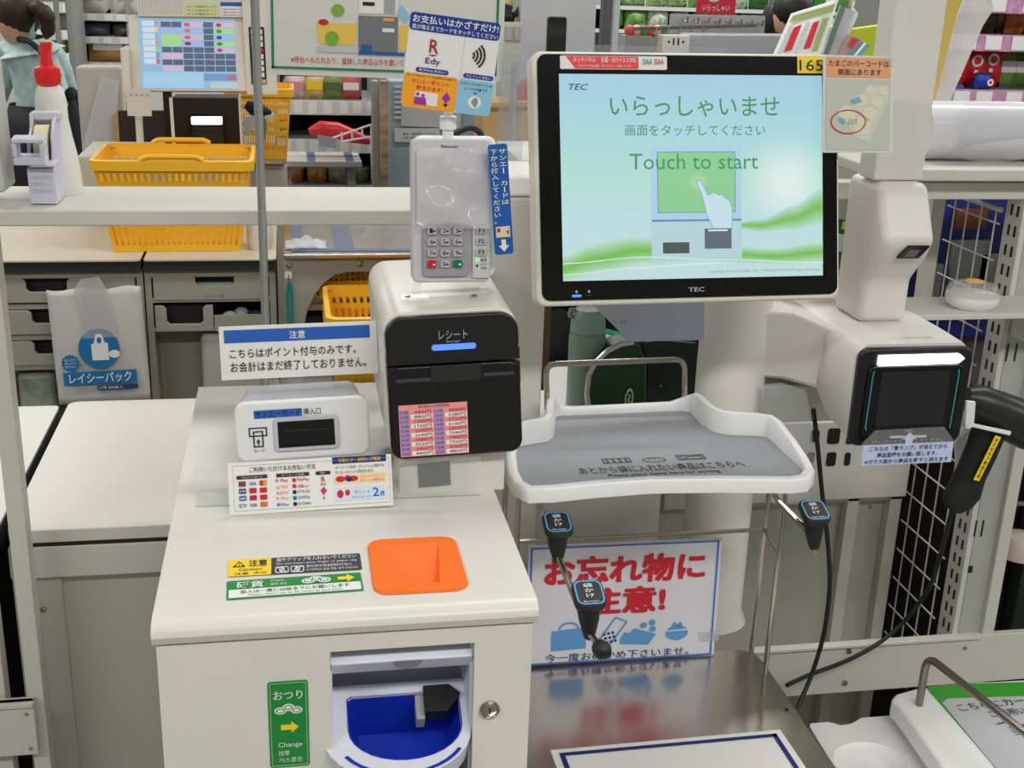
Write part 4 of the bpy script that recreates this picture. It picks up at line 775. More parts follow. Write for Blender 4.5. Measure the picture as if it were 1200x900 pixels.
m = MB(); m.prism([hp(1133, 470, -0.03), hp(1144, 471, -0.03), hp(1142, 497, -0.03), hp(1186, 506, -0.03), hp(1184, 511, -0.03), hp(1131, 499, -0.03)], (0, 0.005, 0)); m.build('cradle', PUREW, hd, bevel=0.0015)
m = MB(); m.prism([hp(1120, 520, 0.05), hp(1128, 505, 0.05), hp(1133, 499, 0.05), hp(1131, 540, 0.05), hp(1122, 548, 0.05)], (0, 0.006, 0)); m.tube([hp(1135, 498, -0.028), hp(1130, 510, 0.05)], 0.005, 8); m.tube([hp(1128, 520, 0.05), V((1.07, 1.60, hp(1128, 520, 0.05).z))], 0.006, 8); m.build('mounting_arm', PUREW, hd)
# cables
CABLE = M('black_cable', (34, 36, 36), 0.5)
m = MB(); m.tube([hp(1117, 596), hp(1112, 612, 0.02), at(1105, 640, Y=1.48), at(1092, 685, Y=1.54), at(1064, 725, Y=1.57), at(1030, 755, Y=1.575), at(990, 776, Y=1.56), at(950, 790, Y=1.53), at(922, 803, Y=1.50)], 0.0035, 8, 0.03); tag(m.build('scanner_cable', CABLE, None, smooth=True), 'black cable drooping from the handheld scanner across the steel beam', 'cable')
m = MB(); m.tube([at(953, 478, Y=1.50), at(958, 520, Y=1.50), at(963, 575, Y=1.50), at(971, 640, Y=1.50), at(973, 690, Y=1.50), at(966, 745, Y=1.50), at(950, 795, Y=1.49), at(934, 830, Y=1.47)], 0.0035, 8, 0.03); tag(m.build('scanner_cable', CABLE, None, smooth=True), 'black cable hanging straight down beside the bagging tray', 'cable')

# ================================================================== basket rest at lower right
BZ = 0.545
br = thing('basket_rest', 'white plastic basket rest with round cup recess beside the steel plate', 'basket rest', at(1010, 880, Z=BZ) - V((0, 0, BZ)))
ol = [at(x, y, Z=BZ) for x, y in ((947, 848), (973, 846), (985, 850), (998, 848), (1010, 841), (1052, 838), (1062, 845), (1140, 985), (1030, 985))]
cc = at(1020, 892, Z=BZ); k = 32
circ = [V((cc.x + 0.072 * math.cos(2 * math.pi * i / k), cc.y + 0.062 * math.sin(2 * math.pi * i / k), BZ)) for i in range(k)]
# plate around the round recess
def polar(poly, c, ang):
    d = V((math.cos(ang), math.sin(ang), 0)); best = None
    for i in range(len(poly)):
        a, b = poly[i], poly[(i + 1) % len(poly)]; e = b - a; den = d.x * e.y - d.y * e.x
        if abs(den) < 1e-9: continue
        t = ((a.x - c.x) * e.y - (a.y - c.y) * e.x) / den; u = ((a.x - c.x) * d.y - (a.y - c.y) * d.x) / den
        if t > 0 and -1e-6 <= u <= 1 + 1e-6 and (best is None or t < best): best = t
    return c + d * (best or 0.08)
k2 = 96
outr = [polar(ol, cc, 2 * math.pi * i / k2) for i in range(k2)]
def cr(r, z): return [V((cc.x + r * math.cos(2 * math.pi * i / k2), cc.y + r * 0.86 * math.sin(2 * math.pi * i / k2), z)) for i in range(k2)]
RR = min(min((p - cc).length for p in outr) - 0.004, 0.075)
m = MB(); m.loft([[p + V((0, 0, -0.05)) for p in outr], outr, cr(RR, BZ), cr(RR - 0.004, BZ - 0.004), cr(RR - 0.012, BZ - 0.008), cr(RR - 0.014, BZ - 0.018), cr(0.002, BZ - 0.018)], cap=False); m.build('rest_plate', PUREW, br, smooth=True, ang=40)
m = MB(); q = at(1010, 880, Z=BZ); m.box(0.68, 0.78, 1.08, 1.26, 0, BZ - 0.03); m.build('support', CREAM, br)
GZ = 0.585
gp = thing('basket_guide', 'white tray with green-bordered cart notice and bent steel bar at lower right', 'basket stand', at(1130, 880, Z=GZ) - V((0, 0, GZ)))
op = [(1044, 818), (1050, 812), (1075, 805), (1130, 799), (1205, 795), (1330, 790), (1330, 960), (1190, 1000), (1165, 985), (1055, 830)]
m = MB(); m.prism([at(x, y, Z=GZ) + V((0, 0, -0.03)) for x, y in op], (0, 0, 0.03)); m.build('tray_body', PUREW, gp, bevel=0.006, seg=3)
gg = [(1086, 807), (1130, 802), (1330, 796), (1330, 955), (1200, 970), (1170, 903)]
m = MB(); m.prism([at(x, y, Z=GZ) for x, y in gg], (0, 0, 0.001)); gs = m.build('green_sheet', M('leaf_green_print', (58, 160, 44), 0.4), gp)
m = MB(); m.prism([at(x, y, Z=GZ + 0.001) for x, y in ((1104, 824), (1110, 819), (1330, 812), (1330, 950), (1215, 960), (1196, 935))], (0, 0, 0.0006)); wp = m.build('grey_panel', M('grey_panel_print', (186, 188, 192), 0.4), gs)
gf = Frame(at(1112, 826, Z=GZ + 0.0018), at(1200, 816, Z=GZ) - at(1112, 826, Z=GZ), at(1140, 890, Z=GZ) - at(1112, 826, Z=GZ), 0.15, 0.10)
text('こちらにカートで', gf, 0.05, 0.02, 0.95, 0.17, INK, wp); text('ご利用いただく場合', gf, 0.28, 0.23, 1.1, 0.38, INK, wp)
ink(gf, sum([stroke([(0.32, 0.62 + 0.05 * i), (0.80, 0.55 + 0.07 * i)], 0.015, 1.5) for i in range(4)], []) + sum([stroke([(0.36 + 0.12 * i, 0.58), (0.5 + 0.1 * i, 0.86)], 0.015, 1.5) for i in range(4)], []) + stroke([(0.25, 0.52), (0.34, 0.50), (0.8, 0.88), (0.85, 1.0)], 0.025, 1.5), M('dark_grey_print', (0, 0, 0)), wp, 'cart_picture', n=0.0004)
b0 = at(1077, 826, Z=GZ); pt_ = at(1086, 768, Y=b0.y)
pt2 = at(1200, 856, Z=pt_.z); pt2 = V((b0.x + 0.02, 1.02, pt_.z))
e1 = at(1205, 862, Z=pt_.z)
m = MB(); m.tube([b0, V((b0.x, b0.y, pt_.z)), e1, e1 + (e1 - V((b0.x, b0.y, pt_.z))).normalized() * 0.1], 0.0052, 10, 0.022); m.build('bent_bar', M('dull_steel_bar', (150, 140, 128), 0.3, 1.0), gp, smooth=True)
m = MB(); m.box(0.86, 1.02, 1.13, 1.33, 0, GZ - 0.03); m.build('support', CREAM, gp)
# ================================================================== cream steel frame around the checkout
FY = 1.55
fm = thing('checkout_rack', 'cream steel checkout rack with long shelf rail and side posts', 'frame', (0.3, FY, 0))
RZ0, RZ1 = 1.185, 1.205
m = MB(); m.box(-1.5, 0.203, FY, 1.725, RZ0, RZ1); m.build('shelf_rail', CREAM, fm, bevel=0.003)
m = MB(); m.box(-0.377, -0.355, FY - 0.005, FY + 0.025, 0, RZ0); m.build('post', CREAM, fm, bevel=0.001)
m = MB(); m.box(-0.425, -0.406, FY + 0.0, FY + 0.028, 0, RZ0); m.build('post', CREAM, fm, bevel=0.001)
p0, p1 = at(0, 820, Y=FY - 0.01), at(45, 875, Y=FY - 0.01)
m = MB(); m.box(-1.3, -0.366, FY - 0.02, FY - 0.006, p1.z - 0.006, p0.z); m.fbox(Frame((-1.3, FY - 0.02, p0.z), (1, 0, 0), (0, 0, -1), 0.934, 0.008), 0, 0, 1, 1, -0.01, 0.004); bm_ = m.build('lower_beam', CREAM, fm, bevel=0.0015)
for x, y in ((31, 837), (36, 877)):
    c = at(x, y, Y=FY - 0.02); m = MB(); m.lathe(c, [(0.003, 0), (0.0022, 0.0015), (0, 0.002)], 10, (0, -1, 0)); m.build('rivet', CHROME, bm_)
# right-hand side of the frame
RY = 1.60
m = MB(); m.box(0.80, 1.9, RY - 0.03, 1.80, at(1145, 213, Y=RY - 0.03).z, 1.258); m.build('shelf_rail', CREAM, fm, bevel=0.003)
m = MB(); m.box(0.62, 1.9, RY + 0.0, RY + 0.03, at(1145, 234, Y=RY).z, at(1145, 214, Y=RY).z); m.build('upper_beam', CREAM, fm, bevel=0.002)
m = MB(); m.box(0.70, 1.92, RY - 0.012, RY, 0.405, 0.495); m.box(0.70, 1.092, RY - 0.016, RY - 0.012, 0.489, 0.495); lb = m.build('lower_beam', CREAM, fm, bevel=0.0015)
for x, y, r in ((995, 763, 0.005), (990, 800, 0.005), (1131, 759, 0.003)):
    c = at(x, y, Y=RY - 0.013); m = MB(); m.lathe(c, [(r, 0), (r * 0.9, 0.0015), (r * 0.6, 0.002), (r * 0.55, 0.004), (0, 0.004)], 12, (0, -1, 0)); m.build('bolt', CHROME, lb)
# slotted corner post
POSTG = M('grey_cream_post', (176, 178, 174), 0.4)
m = MB(); m.box(1.060, 1.104, RY, RY + 0.012, 0, 1.228); m.build('post', POSTG, fm, bevel=0.002)
m = MB(); m.box(1.098, 1.119, RY - 0.01, RY + 0.012, 0, 1.228); m.build('post', CREAM, fm, bevel=0.002)
m = MB(); m.box(1.050, 1.060, RY + 0.0, RY + 0.045, 0, 1.228); sp = m.build('slotted_strip', CREAM, fm, bevel=0.002)
SLOT = M('dark_slot', (30, 30, 30), 0.7)
proto = None
for r in range(24):
    for c, yy in enumerate((RY + 0.012, RY + 0.028)):
        z = 1.19 - r * 0.030
        if proto is None:
            m = MB(); m.box(1.0488, 1.0500, -0.0022, 0.0022, -0.008, 0.008); proto = m.build('slot', SLOT, sp); o = proto
        else: o = proto.copy(); COL.objects.link(o); o.parent = sp
        o.location = (0, yy, z)
for x, y in ((1143, 619), (1151, 619)):
    c = at(x, y, Y=RY); m = MB(); m.box(c.x - 0.0012, c.x + 0.0012, RY - 0.0012, RY, c.z - 0.014, c.z + 0.014); m.build('long_slot', SLOT, fm)
for x, y in ((1180, 413), (1190, 413)):
    c = at(x, y, Y=RY); m = MB(); m.box(c.x - 0.0012, c.x + 0.0012, RY - 0.0012, RY, c.z - 0.014, c.z + 0.014); m.build('long_slot', SLOT, fm)
c = at(1137, 667, Y=RY); m = MB(); m.box(c.x - 0.0035, c.x + 0.0035, RY - 0.0012, RY, c.z - 0.006, c.z + 0.006); m.build('square_slot', SLOT, fm)
# far uprights with panel between
UY = 1.78
uprights = [(0.929, 0.951), (1.008, 1.030)]
for a, b in uprights: m = MB(); m.box(a, b, UY, UY + 0.02, 0, 0.80 if a < 1 else 1.228); m.build('upright', CREAM, fm, bevel=0.0015)
m = MB(); m.box(0.60, 1.03, UY + 0.0, UY + 0.02, at(1000, 588, Y=UY).z, at(1000, 571, Y=UY).z); m.build('middle_beam', CREAM, fm, bevel=0.0015)
m = MB(); m.box(0.40, 1.03, UY + 0.02, UY + 0.03, 0.0, 0.86); bp_ = m.build('back_panel', M('grey_cream_panel', (190, 190, 178), 0.5), fm)
c = at(1020, 594, Y=UY + 0.02); m = MB(); m.lathe(c, [(0.004, 0), (0.003, 0.002), (0, 0.003)], 12, (0, -1, 0)); m.build('bolt', CHROME, bp_)
# perforated cover above the middle beam
m = MB(); a, b = at(905, 500, Y=UY - 0.01), at(1050, 570, Y=UY - 0.01); m.box(0.70, 1.03, UY - 0.012, UY - 0.004, b.z - 0.02, at(950, 492, Y=UY).z); pc = m.build('perforated_cover', WHITE, fm, bevel=0.003)
for x, y, w, h in ((977, 511, 17, 21), (996, 512, 9, 20), (955, 511, 12, 16), (974, 538, 13, 19), (993, 538, 8, 18), (950, 536, 10, 14)):
    c = at(x, y, Y=UY - 0.013); sx = w * 0.00125 / 2; sz = h * 0.0013 / 2
    g = Frame(c + V((-sx, 0, sz)), (1, 0, 0), (0, 0, -1), 2 * sx, 2 * sz); m = MB(); m.slab(g, 0, 0, 1, 1, 0, 0.0012, 0.004); m.build('vent_hole', SLOT, pc)
# side mesh panel
ms = thing('wire_mesh_panel', 'cream wire mesh panel on the side of the checkout rack', 'mesh panel', (1.04, 1.7, 0.5))
MX = 1.04
for z in [0.389 + 0.0555 * i for i in range(15)]:
    m = MB(); m.cyl((MX, RY + 0.04, z), (MX, UY + 0.01, z), 0.0014, seg=6); m.build('wire', CREAM, ms)
for y in (1.655, 1.695, 1.735, 1.772):
    m = MB(); m.cyl((MX + 0.002, y, 0.33), (MX + 0.002, y, 1.19), 0.0014, seg=6); m.build('wire', CREAM, ms)
m = MB(); m.cyl((MX, RY + 0.04, 1.187), (MX, UY + 0.01, 1.187), 0.004, seg=8); m.build('top_bar', CREAM, ms)
# things behind the mesh
bx = thing('storage_cabinet', 'dark storage cabinet behind the wire mesh panel', 'cabinet', (1.5, 2.2, 0))
DKB = M('dark_brown_black', (38, 34, 28), 0.6, noise=0.4, scale=10)
m = MB(); m.box(1.13, 1.75, 1.70, 2.40, 0.0, 0.86); m.build('body', DKB, bx)
nb = thing('newspaper_board', 'navy display board of newspapers behind the wire mesh', 'display board', (1.4, 2.1, 0.86))
m = MB(); m.box(1.08, 1.75, 2.06, 2.08, 0.861, 1.19); m.build('board', M('navy_board', (24, 40, 120), 0.5), nb)
NEWS = M('newsprint', (150, 152, 150), 0.7, noise=0.35, scale=160, stretch=(1, 1, 6))
for x0, y0, x1, y1 in ((1118, 282, 1148, 352), (1150, 298, 1176, 345), (1085, 310, 1098, 355)):
    a, b = at(x0, y0, Y=2.05), at(x1, y1, Y=2.05); m = MB(); m.box(a.x, b.x, 2.045, 2.059, max(b.z, 0.863), a.z); m.build('newspaper', NEWS, nb)
a, b = at(1122, 245, Y=2.05), at(1155, 268, Y=2.05); m = MB(); m.box(a.x, b.x, 2.05, 2.059, b.z, a.z); m.build('poster', M('dark_orange_poster', (120, 62, 40), 0.6), nb)
# small shelf and call light
sz = at(1140, 369, Y=1.50).z
cs = thing('call_light_shelf', 'small cream shelf fixed to the frame below the rail', 'shelf', (1.0, 1.55, sz))
m = MB(); m.box(at(1062, 366, Y=1.5).x, 1.35, 1.50, 1.60, sz - 0.007, sz); m.build('board', CREAM, cs, bevel=0.001); m = MB(); m.box(1.062, 1.07, 1.53, 1.60, sz - 0.06, sz - 0.009); m.build('bracket', CREAM, cs)
c = at(1139, 362, Z=sz); c.y = 1.542; c.x = at(1139, 350, Y=1.542).x
bl = thing('call_light', 'round clear-domed call light with amber centre on the small shelf', 'call light', (c.x, c.y, sz))
m = MB(); m.lathe((c.x, c.y, sz), [(0.028, 0), (0.035, 0.006), (0.0375, 0.014), (0.0365, 0.019), (0.0, 0.019)], 28); m.build('base', PUREW, bl, smooth=True)
m = MB(); m.lathe((c.x, c.y, sz + 0.0192), [(0.0375, 0.0), (0.0372, 0.006), (0.032, 0.014), (0.019, 0.018), (0.0, 0.019)], 28); m.build('dome', clear('clear_dome', (0.97, 0.97, 0.97), 0.25, 0.03), bl, smooth=True)
m = MB(); m.lathe((c.x, c.y, sz + 0.0375), [(0.013, 0), (0.012, 0.0015), (0, 0.002)], 20); m.build('amber_disc', M('amber_plastic', (240, 184, 70), 0.4), bl, smooth=True)
# plastic roll on the right rail
pr_ = thing('plastic_bag_roll', 'roll of clear plastic bags lying on the rail under the snack shelf', 'plastic roll', (1.3, 1.66, 1.258))
a, b = at(1093, 155, Y=1.62), at(1200, 155, Y=1.62)
m = MB(); m.cyl((a.x, 1.66, 1.258 + 0.043), (a.x + 0.75, 1.66, 1.258 + 0.043), 0.042, seg=24); m.build('roll', M('milky_white_film', (214, 214, 220), 0.2), pr_, smooth=True)
m = MB(); G = 10; rows = []
for j in range(G + 1):
    rows.append([V((a.x + 0.04 + 0.55 * i / 16, 1.616 - 0.01 * math.sin(j * 0.5) - 0.004 * math.sin(i * 1.3 + j), 1.258 + 0.085 - 0.012 * j * 0.62 - (0.01 * math.sin(i * 0.9) if j == G else 0))) for i in range(17)])
m.loft(rows, cap=False, closed=False); m.build('loose_film', FILM, pr_, smooth=True)

# ================================================================== counters on the left
CZ = 0.75
ctop = M('white_laminate', (214, 212, 203), 0.28, noise=0.015, scale=5, bump=0.015)
ct = thing('checkout_counter', 'low white-topped checkout counter behind the cash machine', 'counter', (-0.1, 1.9, 0))
x0 = at(11, 613, Z=CZ).x; yf = at(100, 619, Z=CZ).y; yb = at(170, 468, Z=CZ).y
tf = Frame((x0, yb, CZ), (1, 0, 0), (0, -1, 0), 0.16 - x0, yb - yf)
m = MB(); m.slab(tf, 0, 0, 1, 1, -0.02, 0, 0.018, 6); m.build('top', ctop, ct, bevel=0.002)
m = MB(); m.box(x0 + 0.004, 0.155, yf + 0.002, yb - 0.002, CZ - 0.026, CZ - 0.02); m.build('edge_gap', SLOT, ct)
m = MB(); m.box(x0 - 0.0, 0.155, yf + 0.0, yf + 0.018, CZ - 0.075, CZ - 0.026); m.build('apron', CREAM, ct, bevel=0.003)
m = MB(); m.box(x0 + 0.03, 0.155, yf + 0.018, yf + 0.03, 0.0, CZ - 0.026); m.box(x0 + 0.0, x0 + 0.065, yf + 0.010, yf + 0.03, 0, CZ - 0.075); fp_ = m.build('front_panel', M('grey_cream_panel', (0, 0, 0)), ct)
m = MB(); m.box(x0 + 0.0, 0.155, yf + 0.03, yb - 0.02, 0, CZ - 0.026); m.build('carcass', CREAM, ct)
c = at(51, 714, Y=yf + 0.01); m = MB(); m.lathe(c, [(0.005, 0), (0.004, 0.002), (0, 0.004)], 12, (0, -1, 0)); m.build('bolt', CHROME, ct)
c2_ = thing('side_counter', 'neighbouring white counter with dark edge band at far left', 'counter', (-0.75, 1.9, 0))
xs = x0 - 0.013
tf = Frame((-1.3, yb - 0.02, CZ), (1, 0, 0), (0, -1, 0), xs + 1.3, yb - yf + 0.0)
m = MB(); m.slab(tf, 0, 0, 1, 1, -0.004, 0, 0.01); m.build('top', ctop, c2_)
m = MB(); m.slab(tf, 0.0, 0, 1, 1, -0.035, -0.0042, 0.01); m.build('edge_band', SLOT, c2_)
m = MB(); m.box(-1.28, xs - 0.03, yf + 0.0, yb - 0.05, 0, CZ - 0.035); m.build('carcass', DKB, c2_)
# slim steel pole
c = at(305, 190, Y=1.50)
m = MB(); m.cyl((c.x, 1.50, LZ), (c.x, 1.50, 2.3), 0.0052, seg=14); po = tag(m.build('steel_pole', M('grey_steel_pole', (172, 174, 174), 0.3, 0.7), None, smooth=True), 'slim grey steel pole standing behind the notice sign', 'pole')

# ------------------------------------------------------------------ tape sealer and disinfectant bottle on the rail
TS = M('lavender_white_plastic', (206, 206, 222), 0.35)
ty = 1.585
ts = thing('tape_sealer', 'lavender-white bag tape sealer standing on the shelf rail', 'tape sealer', at(50, 236, Y=ty))
def tpx(x, y, d=0.0): return at(x, y, Y=ty + d)
def cheek(px_, prof_, th):
    x_ = tpx(px_, 200).x; m = MB(); m.prism([(x_, ty + dy, z) for dy, z in prof_], (th, 0, 0)); return m
z0_ = RZ1; zt_s = tpx(50, 131, 0.055).z
cprof = [(0.004, z0_ + 0.001), (0.060, z0_ + 0.001), (0.078, z0_ + 0.05), (0.080, z0_ + 0.075), (0.072, zt_s - 0.010), (0.055, zt_s), (0.042, zt_s), (0.036, zt_s - 0.018), (0.014, zt_s - 0.030), (0.004, z0_ + 0.050)]
rprof = [(0.004, z0_ + 0.001), (0.060, z0_ + 0.001), (0.078, z0_ + 0.05), (0.080, z0_ + 0.075), (0.070, z0_ + 0.095), (0.050, z0_ + 0.104), (0.030, z0_ + 0.100), (0.014, z0_ + 0.085), (0.004, z0_ + 0.050)]
cheek(32, cprof, 0.004).build('side_cheek', TS, ts, bevel=0.0015)
cheek(60, rprof, 0.004).build('side_cheek', TS, ts, bevel=0.0015)
xl_, xr_ = tpx(32, 200).x, tpx(60, 200).x + 0.004
m = MB(); m.box(xl_, xr_ + 0.004, ty + 0.046, ty + 0.062, zt_s - 0.010, zt_s + 0.001); m.build('top_bridge', TS, ts, bevel=0.003)
m = MB(); m.lathe((xl_ + 0.007, ty + 0.040, z0_ + 0.066), [(0.028, 0), (0.028, 0.017), (0.012, 0.017), (0.012, 0)], 28, (1, 0, 0)); m.build('tape_roll', M('cream_tape', (226, 218, 186), 0.45), ts, smooth=True)
m = MB(); m.prism([(xl_, ty, z0_ + 0.001), (xl_, ty - 0.004, z0_ + 0.046), (xl_, ty + 0.006, z0_ + 0.046), (xl_, ty + 0.008, z0_ + 0.001)], (xr_ - xl_, 0, 0)); bs = m.build('front_plate', TS, ts, bevel=0.0015)
g = Frame(tpx(12, 163, -0.022), (1, 0, 0), (0, 0.1, -1), (tpx(50, 164) - tpx(12, 164)).length, (tpx(30, 163) - tpx(30, 194)).length)
for u0_, v0_, u1_, v1_ in ((0, 0, 1, 0.16), (0, 0.70, 1, 1), (0, 0.16, 0.15, 0.70), (0.84, 0.16, 1, 0.70)):
    m = MB(); m.fbox(g, u0_, v0_, u1_, v1_, -0.024, 0); m.build('cutter_frame', TS, ts, bevel=0.0015)
m = MB(); m.fbox(g, 0.5, 0.98, 1.25, 1.08, -0.03, -0.002); m.build('cutter_lip', TS, ts, bevel=0.001)
g2 = Frame(V((xl_ + 0.002, ty - 0.0045, z0_ + 0.040)), (1, 0, 0), (0, 0.004, -0.045), xr_ - xl_ - 0.004, 0.034)
for v in (0.05, 0.3, 0.55): text('ご注意:手を切らないよう', g2, 0.04, v, 0.95, v + 0.15, GREYP, bs, n=0.0008)
sb = thing('spray_bottle', 'white disinfectant bottle with red pump cap behind the tape sealer', 'bottle', at(68, 230, Y=1.665))
by = 1.665
def bpx(x, y): return at(x, y, Y=by)
by = 1.672; cB = bpx(66, 225); k_ = (bpx(76, 150) - bpx(56, 150)).length / 20
prof_ = [(226, 29), (222, 30), (205, 29), (180, 26), (160, 22), (140, 19), (118, 18.5), (105, 16), (97, 11), (93, 9)]
m = MB(); m.lathe((bpx(63, 160).x, by, 0), [(r * k_, max(bpx(64, y).z, RZ1)) for y, r in prof_], 24); m.build('bottle', M('milky_white_bottle', (226, 226, 218), 0.35), sb, smooth=True)
REDP = M('red_pump_plastic', (222, 32, 36), 0.3)
ctr = bpx(56, 80)
m = MB(); m.lathe((bpx(56, 80).x, by - 0.004, 0), [(0.010, bpx(56, 101).z), (0.015, bpx(56, 97).z), (0.0165, bpx(56, 88).z), (0.015, bpx(56, 79).z), (0.008, bpx(56, 76).z), (0.006, bpx(52, 60).z)], 20); m.build('cap', REDP, sb, smooth=True)
m = MB(); m.prism([bpx(46, 49), bpx(60, 49), bpx(59, 66), (bpx(57, 80)), (bpx(50, 80)), bpx(47, 66)], (0, 0.012, 0)); m.build('pump_nozzle', REDP, sb, bevel=0.002)
m = MB(); m.prism([bpx(45, 46), bpx(61, 46), bpx(69, 80), bpx(61, 80), bpx(59, 52), bpx(47, 52), bpx(50, 80), bpx(43, 80)], (0, 0.012, 0)); m.build('clear_guard', CLEAR, sb)
# clear acrylic stand at the very left of the rail
m = MB(); m.prism([at(-40, 60, Y=1.58), at(-11, 70, Y=1.58), at(7, 222, Y=1.58), at(5, 226, Y=1.58), at(-40, 228, Y=1.58)], (0, 0.06, 0)); tag(m.build('plastic_dispenser', M('grey_white_dispenser', (196, 200, 198), 0.35), bevel=0.004), 'grey-white plastic dispenser cut off at the left edge of the rail', 'dispenser')
# ================================================================== back counter with drawers (register lane behind)
BY, BZ_ = 3.14, 0.78
bc = thing('drawer_counter', 'grey drawer counter behind the rail with bag pack hung on it', 'counter', (-0.6, 3.3, 0))
GRC = M('grey_cabinet_paint', (164, 161, 148), 0.5)
WOODT = M('pale_counter_laminate', (206, 196, 176), 0.45, noise=0.05, scale=18)
DARKIN = M('dark_drawer_interior', (40, 40, 38), 0.7)
lft_x = -1.5; sp_x = at(167, 306, Y=BY).x; rt_x = at(322, 306, Y=BY).x
m = MB(); m.slab(Frame((lft_x, 3.62, BZ_), (1, 0, 0), (0, -1, 0), sp_x - 0.004 - lft_x, 0.5), 0, 0, 1, 1, -0.004, 0, 0.012); m.build('worktop', WOODT, bc)
m = MB(); m.slab(Frame((sp_x + 0.004, 3.62, BZ_), (1, 0, 0), (0, -1, 0), rt_x - sp_x, 0.5), 0, 0, 1, 1, -0.004, 0, 0.012); m.build('worktop', WOODT, bc)
for a, b in ((lft_x, sp_x - 0.004), (sp_x + 0.004, rt_x + 0.004)): m = MB(); m.box(a, b, 3.125, 3.60, BZ_ - 0.032, BZ_ - 0.004); m.build('edge_band', DARKIN, bc)
zt_ = BZ_ - 0.032
def cab(xa, xb, rows, divided=None):
    m = MB(); t = 0.016
    m.box(xa, xa + t, BY, 3.60, 0, zt_); m.box(xb - t, xb, BY, 3.60, 0, zt_); m.box(xa + t, xb - t, 3.59, 3.60, 0, zt_)
    m.box(xa + t, xb - t, BY, 3.59, zt_ - 0.018, zt_)
    for z in rows: m.box(xa + t, xb - t, BY, 3.58, z, z + 0.012)
    m.build('carcass', GRC, bc)
def drawer(xa, xb, z0, z1, cut0, cut1, depth=0.035):
    w = xb - xa; g = Frame((xa, BY - 0.004, z1), (1, 0, 0), (0, 0, -1), w, z1 - z0); d = depth / (z1 - z0); r = 0.008 / w; rv = 0.008 / (z1 - z0)
    c0, c1 = (cut0 - xa) / w, (cut1 - xa) / w
    pts = [(0, 0), (0, 1), (1, 1), (1, 0), (c1 + r, 0), (c1, rv), (c1, d - rv), (c1 - r, d), (c0 + r, d), (c0, d - rv), (c0, rv), (c0 - r, 0)]
    m = MB(); m.shape(g, pts, -0.012, 0.0); dr_ = m.build('drawer', GRC, bc, bevel=0.0015)
    m = MB(); m.box(xa + 0.01, xb - 0.01, BY + 0.03, BY + 0.04, z0 + 0.01, z1 - 0.004); m.build('drawer_inside', DARKIN, dr_); return dr_
def bx_(x, y): return at(x, y, Y=BY)
zr1, zr2, zr3 = bx_(90, 357).z, bx_(90, 393).z, bx_(90, 428).z
cab(lft_x, sp_x - 0.002, [zr1 - 0.01, zr2 - 0.01, zr3 - 0.01]); cab(sp_x + 0.002, bx_(323, 330).x, [zr1 + 0.002, zr2 + 0.005])
xl = bx_(5, 340).x
drawer(xl - 0.04, sp_x - 0.022, bx_(80, 354).z, bx_(80, 326).z, bx_(31, 340).x, bx_(79, 340).x)
drawer(xl - 0.04, sp_x - 0.022, bx_(80, 391).z, bx_(80, 363).z, bx_(37, 370).x, bx_(84, 370).x)
drawer(xl - 0.04, sp_x - 0.022, bx_(80, 427).z, bx_(80, 399).z, bx_(41, 410).x, bx_(90, 410).x)
d1 = drawer(bx_(180, 340).x, bx_(308, 340).x, bx_(240, 351).z, bx_(240, 322).z, bx_(229, 330).x, bx_(274, 330).x, 0.028)
g = Frame(bx_(239, 345) + V((0, -0.004, 0)), (1, 0, 0), (0, 0, -1), 0.052, 0.007); text('キッチンペーパー類', g, 0, 0, 1, 1, NAVY, d1, n=0.0006)
drawer(bx_(182, 370).x, bx_(250, 370).x, bx_(210, 388).z, bx_(210, 358).z, bx_(195, 365).x, bx_(238, 365).x, 0.05)
m = MB(); a = bx_(252, 388); b = bx_(308, 360); m.box(a.x, b.x, BY - 0.002, BY + 0.006, a.z, b.z - 0.02); m.build('open_bin_front', GRC, bc)
m = MB(); a = bx_(230, 350); m.box(bx_(231, 340).x, bx_(272, 340).x, BY + 0.01, BY + 0.02, bx_(230, 350).z, bx_(230, 333).z); m.build('paper_inside', M('pale_aqua_paper', (190, 210, 206), 0.6), d1)
for k, (x, y, r, mt) in enumerate(((270, 372, 11, PAPER), (283, 366, 9, MATS['blue_grey_plastic']), (299, 370, 10, M('navy_cloth', (40, 60, 110), 0.7)))):
    c = at(x, y, Y=BY + 0.03); m = MB(); m.ell(c, r * 0.0021, 0.02, r * 0.0016); m.build('bin_content', mt, bc, smooth=True)
m = MB(); m.box(bx_(184, 440).x, bx_(318, 440).x, BY + 0.10, BY + 0.11, 0.0, bx_(236, 392).z); m.build('bay_back', GRC, bc)
tg = thing('trash_bag_liner', 'white plastic liner hanging in the open bay of the drawer counter', 'liner', (bx_(245, 440).x, 3.3, 0.2))
m = MB(); m.box(bx_(236, 440).x, bx_(312, 440).x, BY + 0.01, BY + 0.09, 0.2, bx_(236, 393).z); m.build('liner', M('grey_white_liner', (192, 188, 178), 0.5), tg, bevel=0.02)
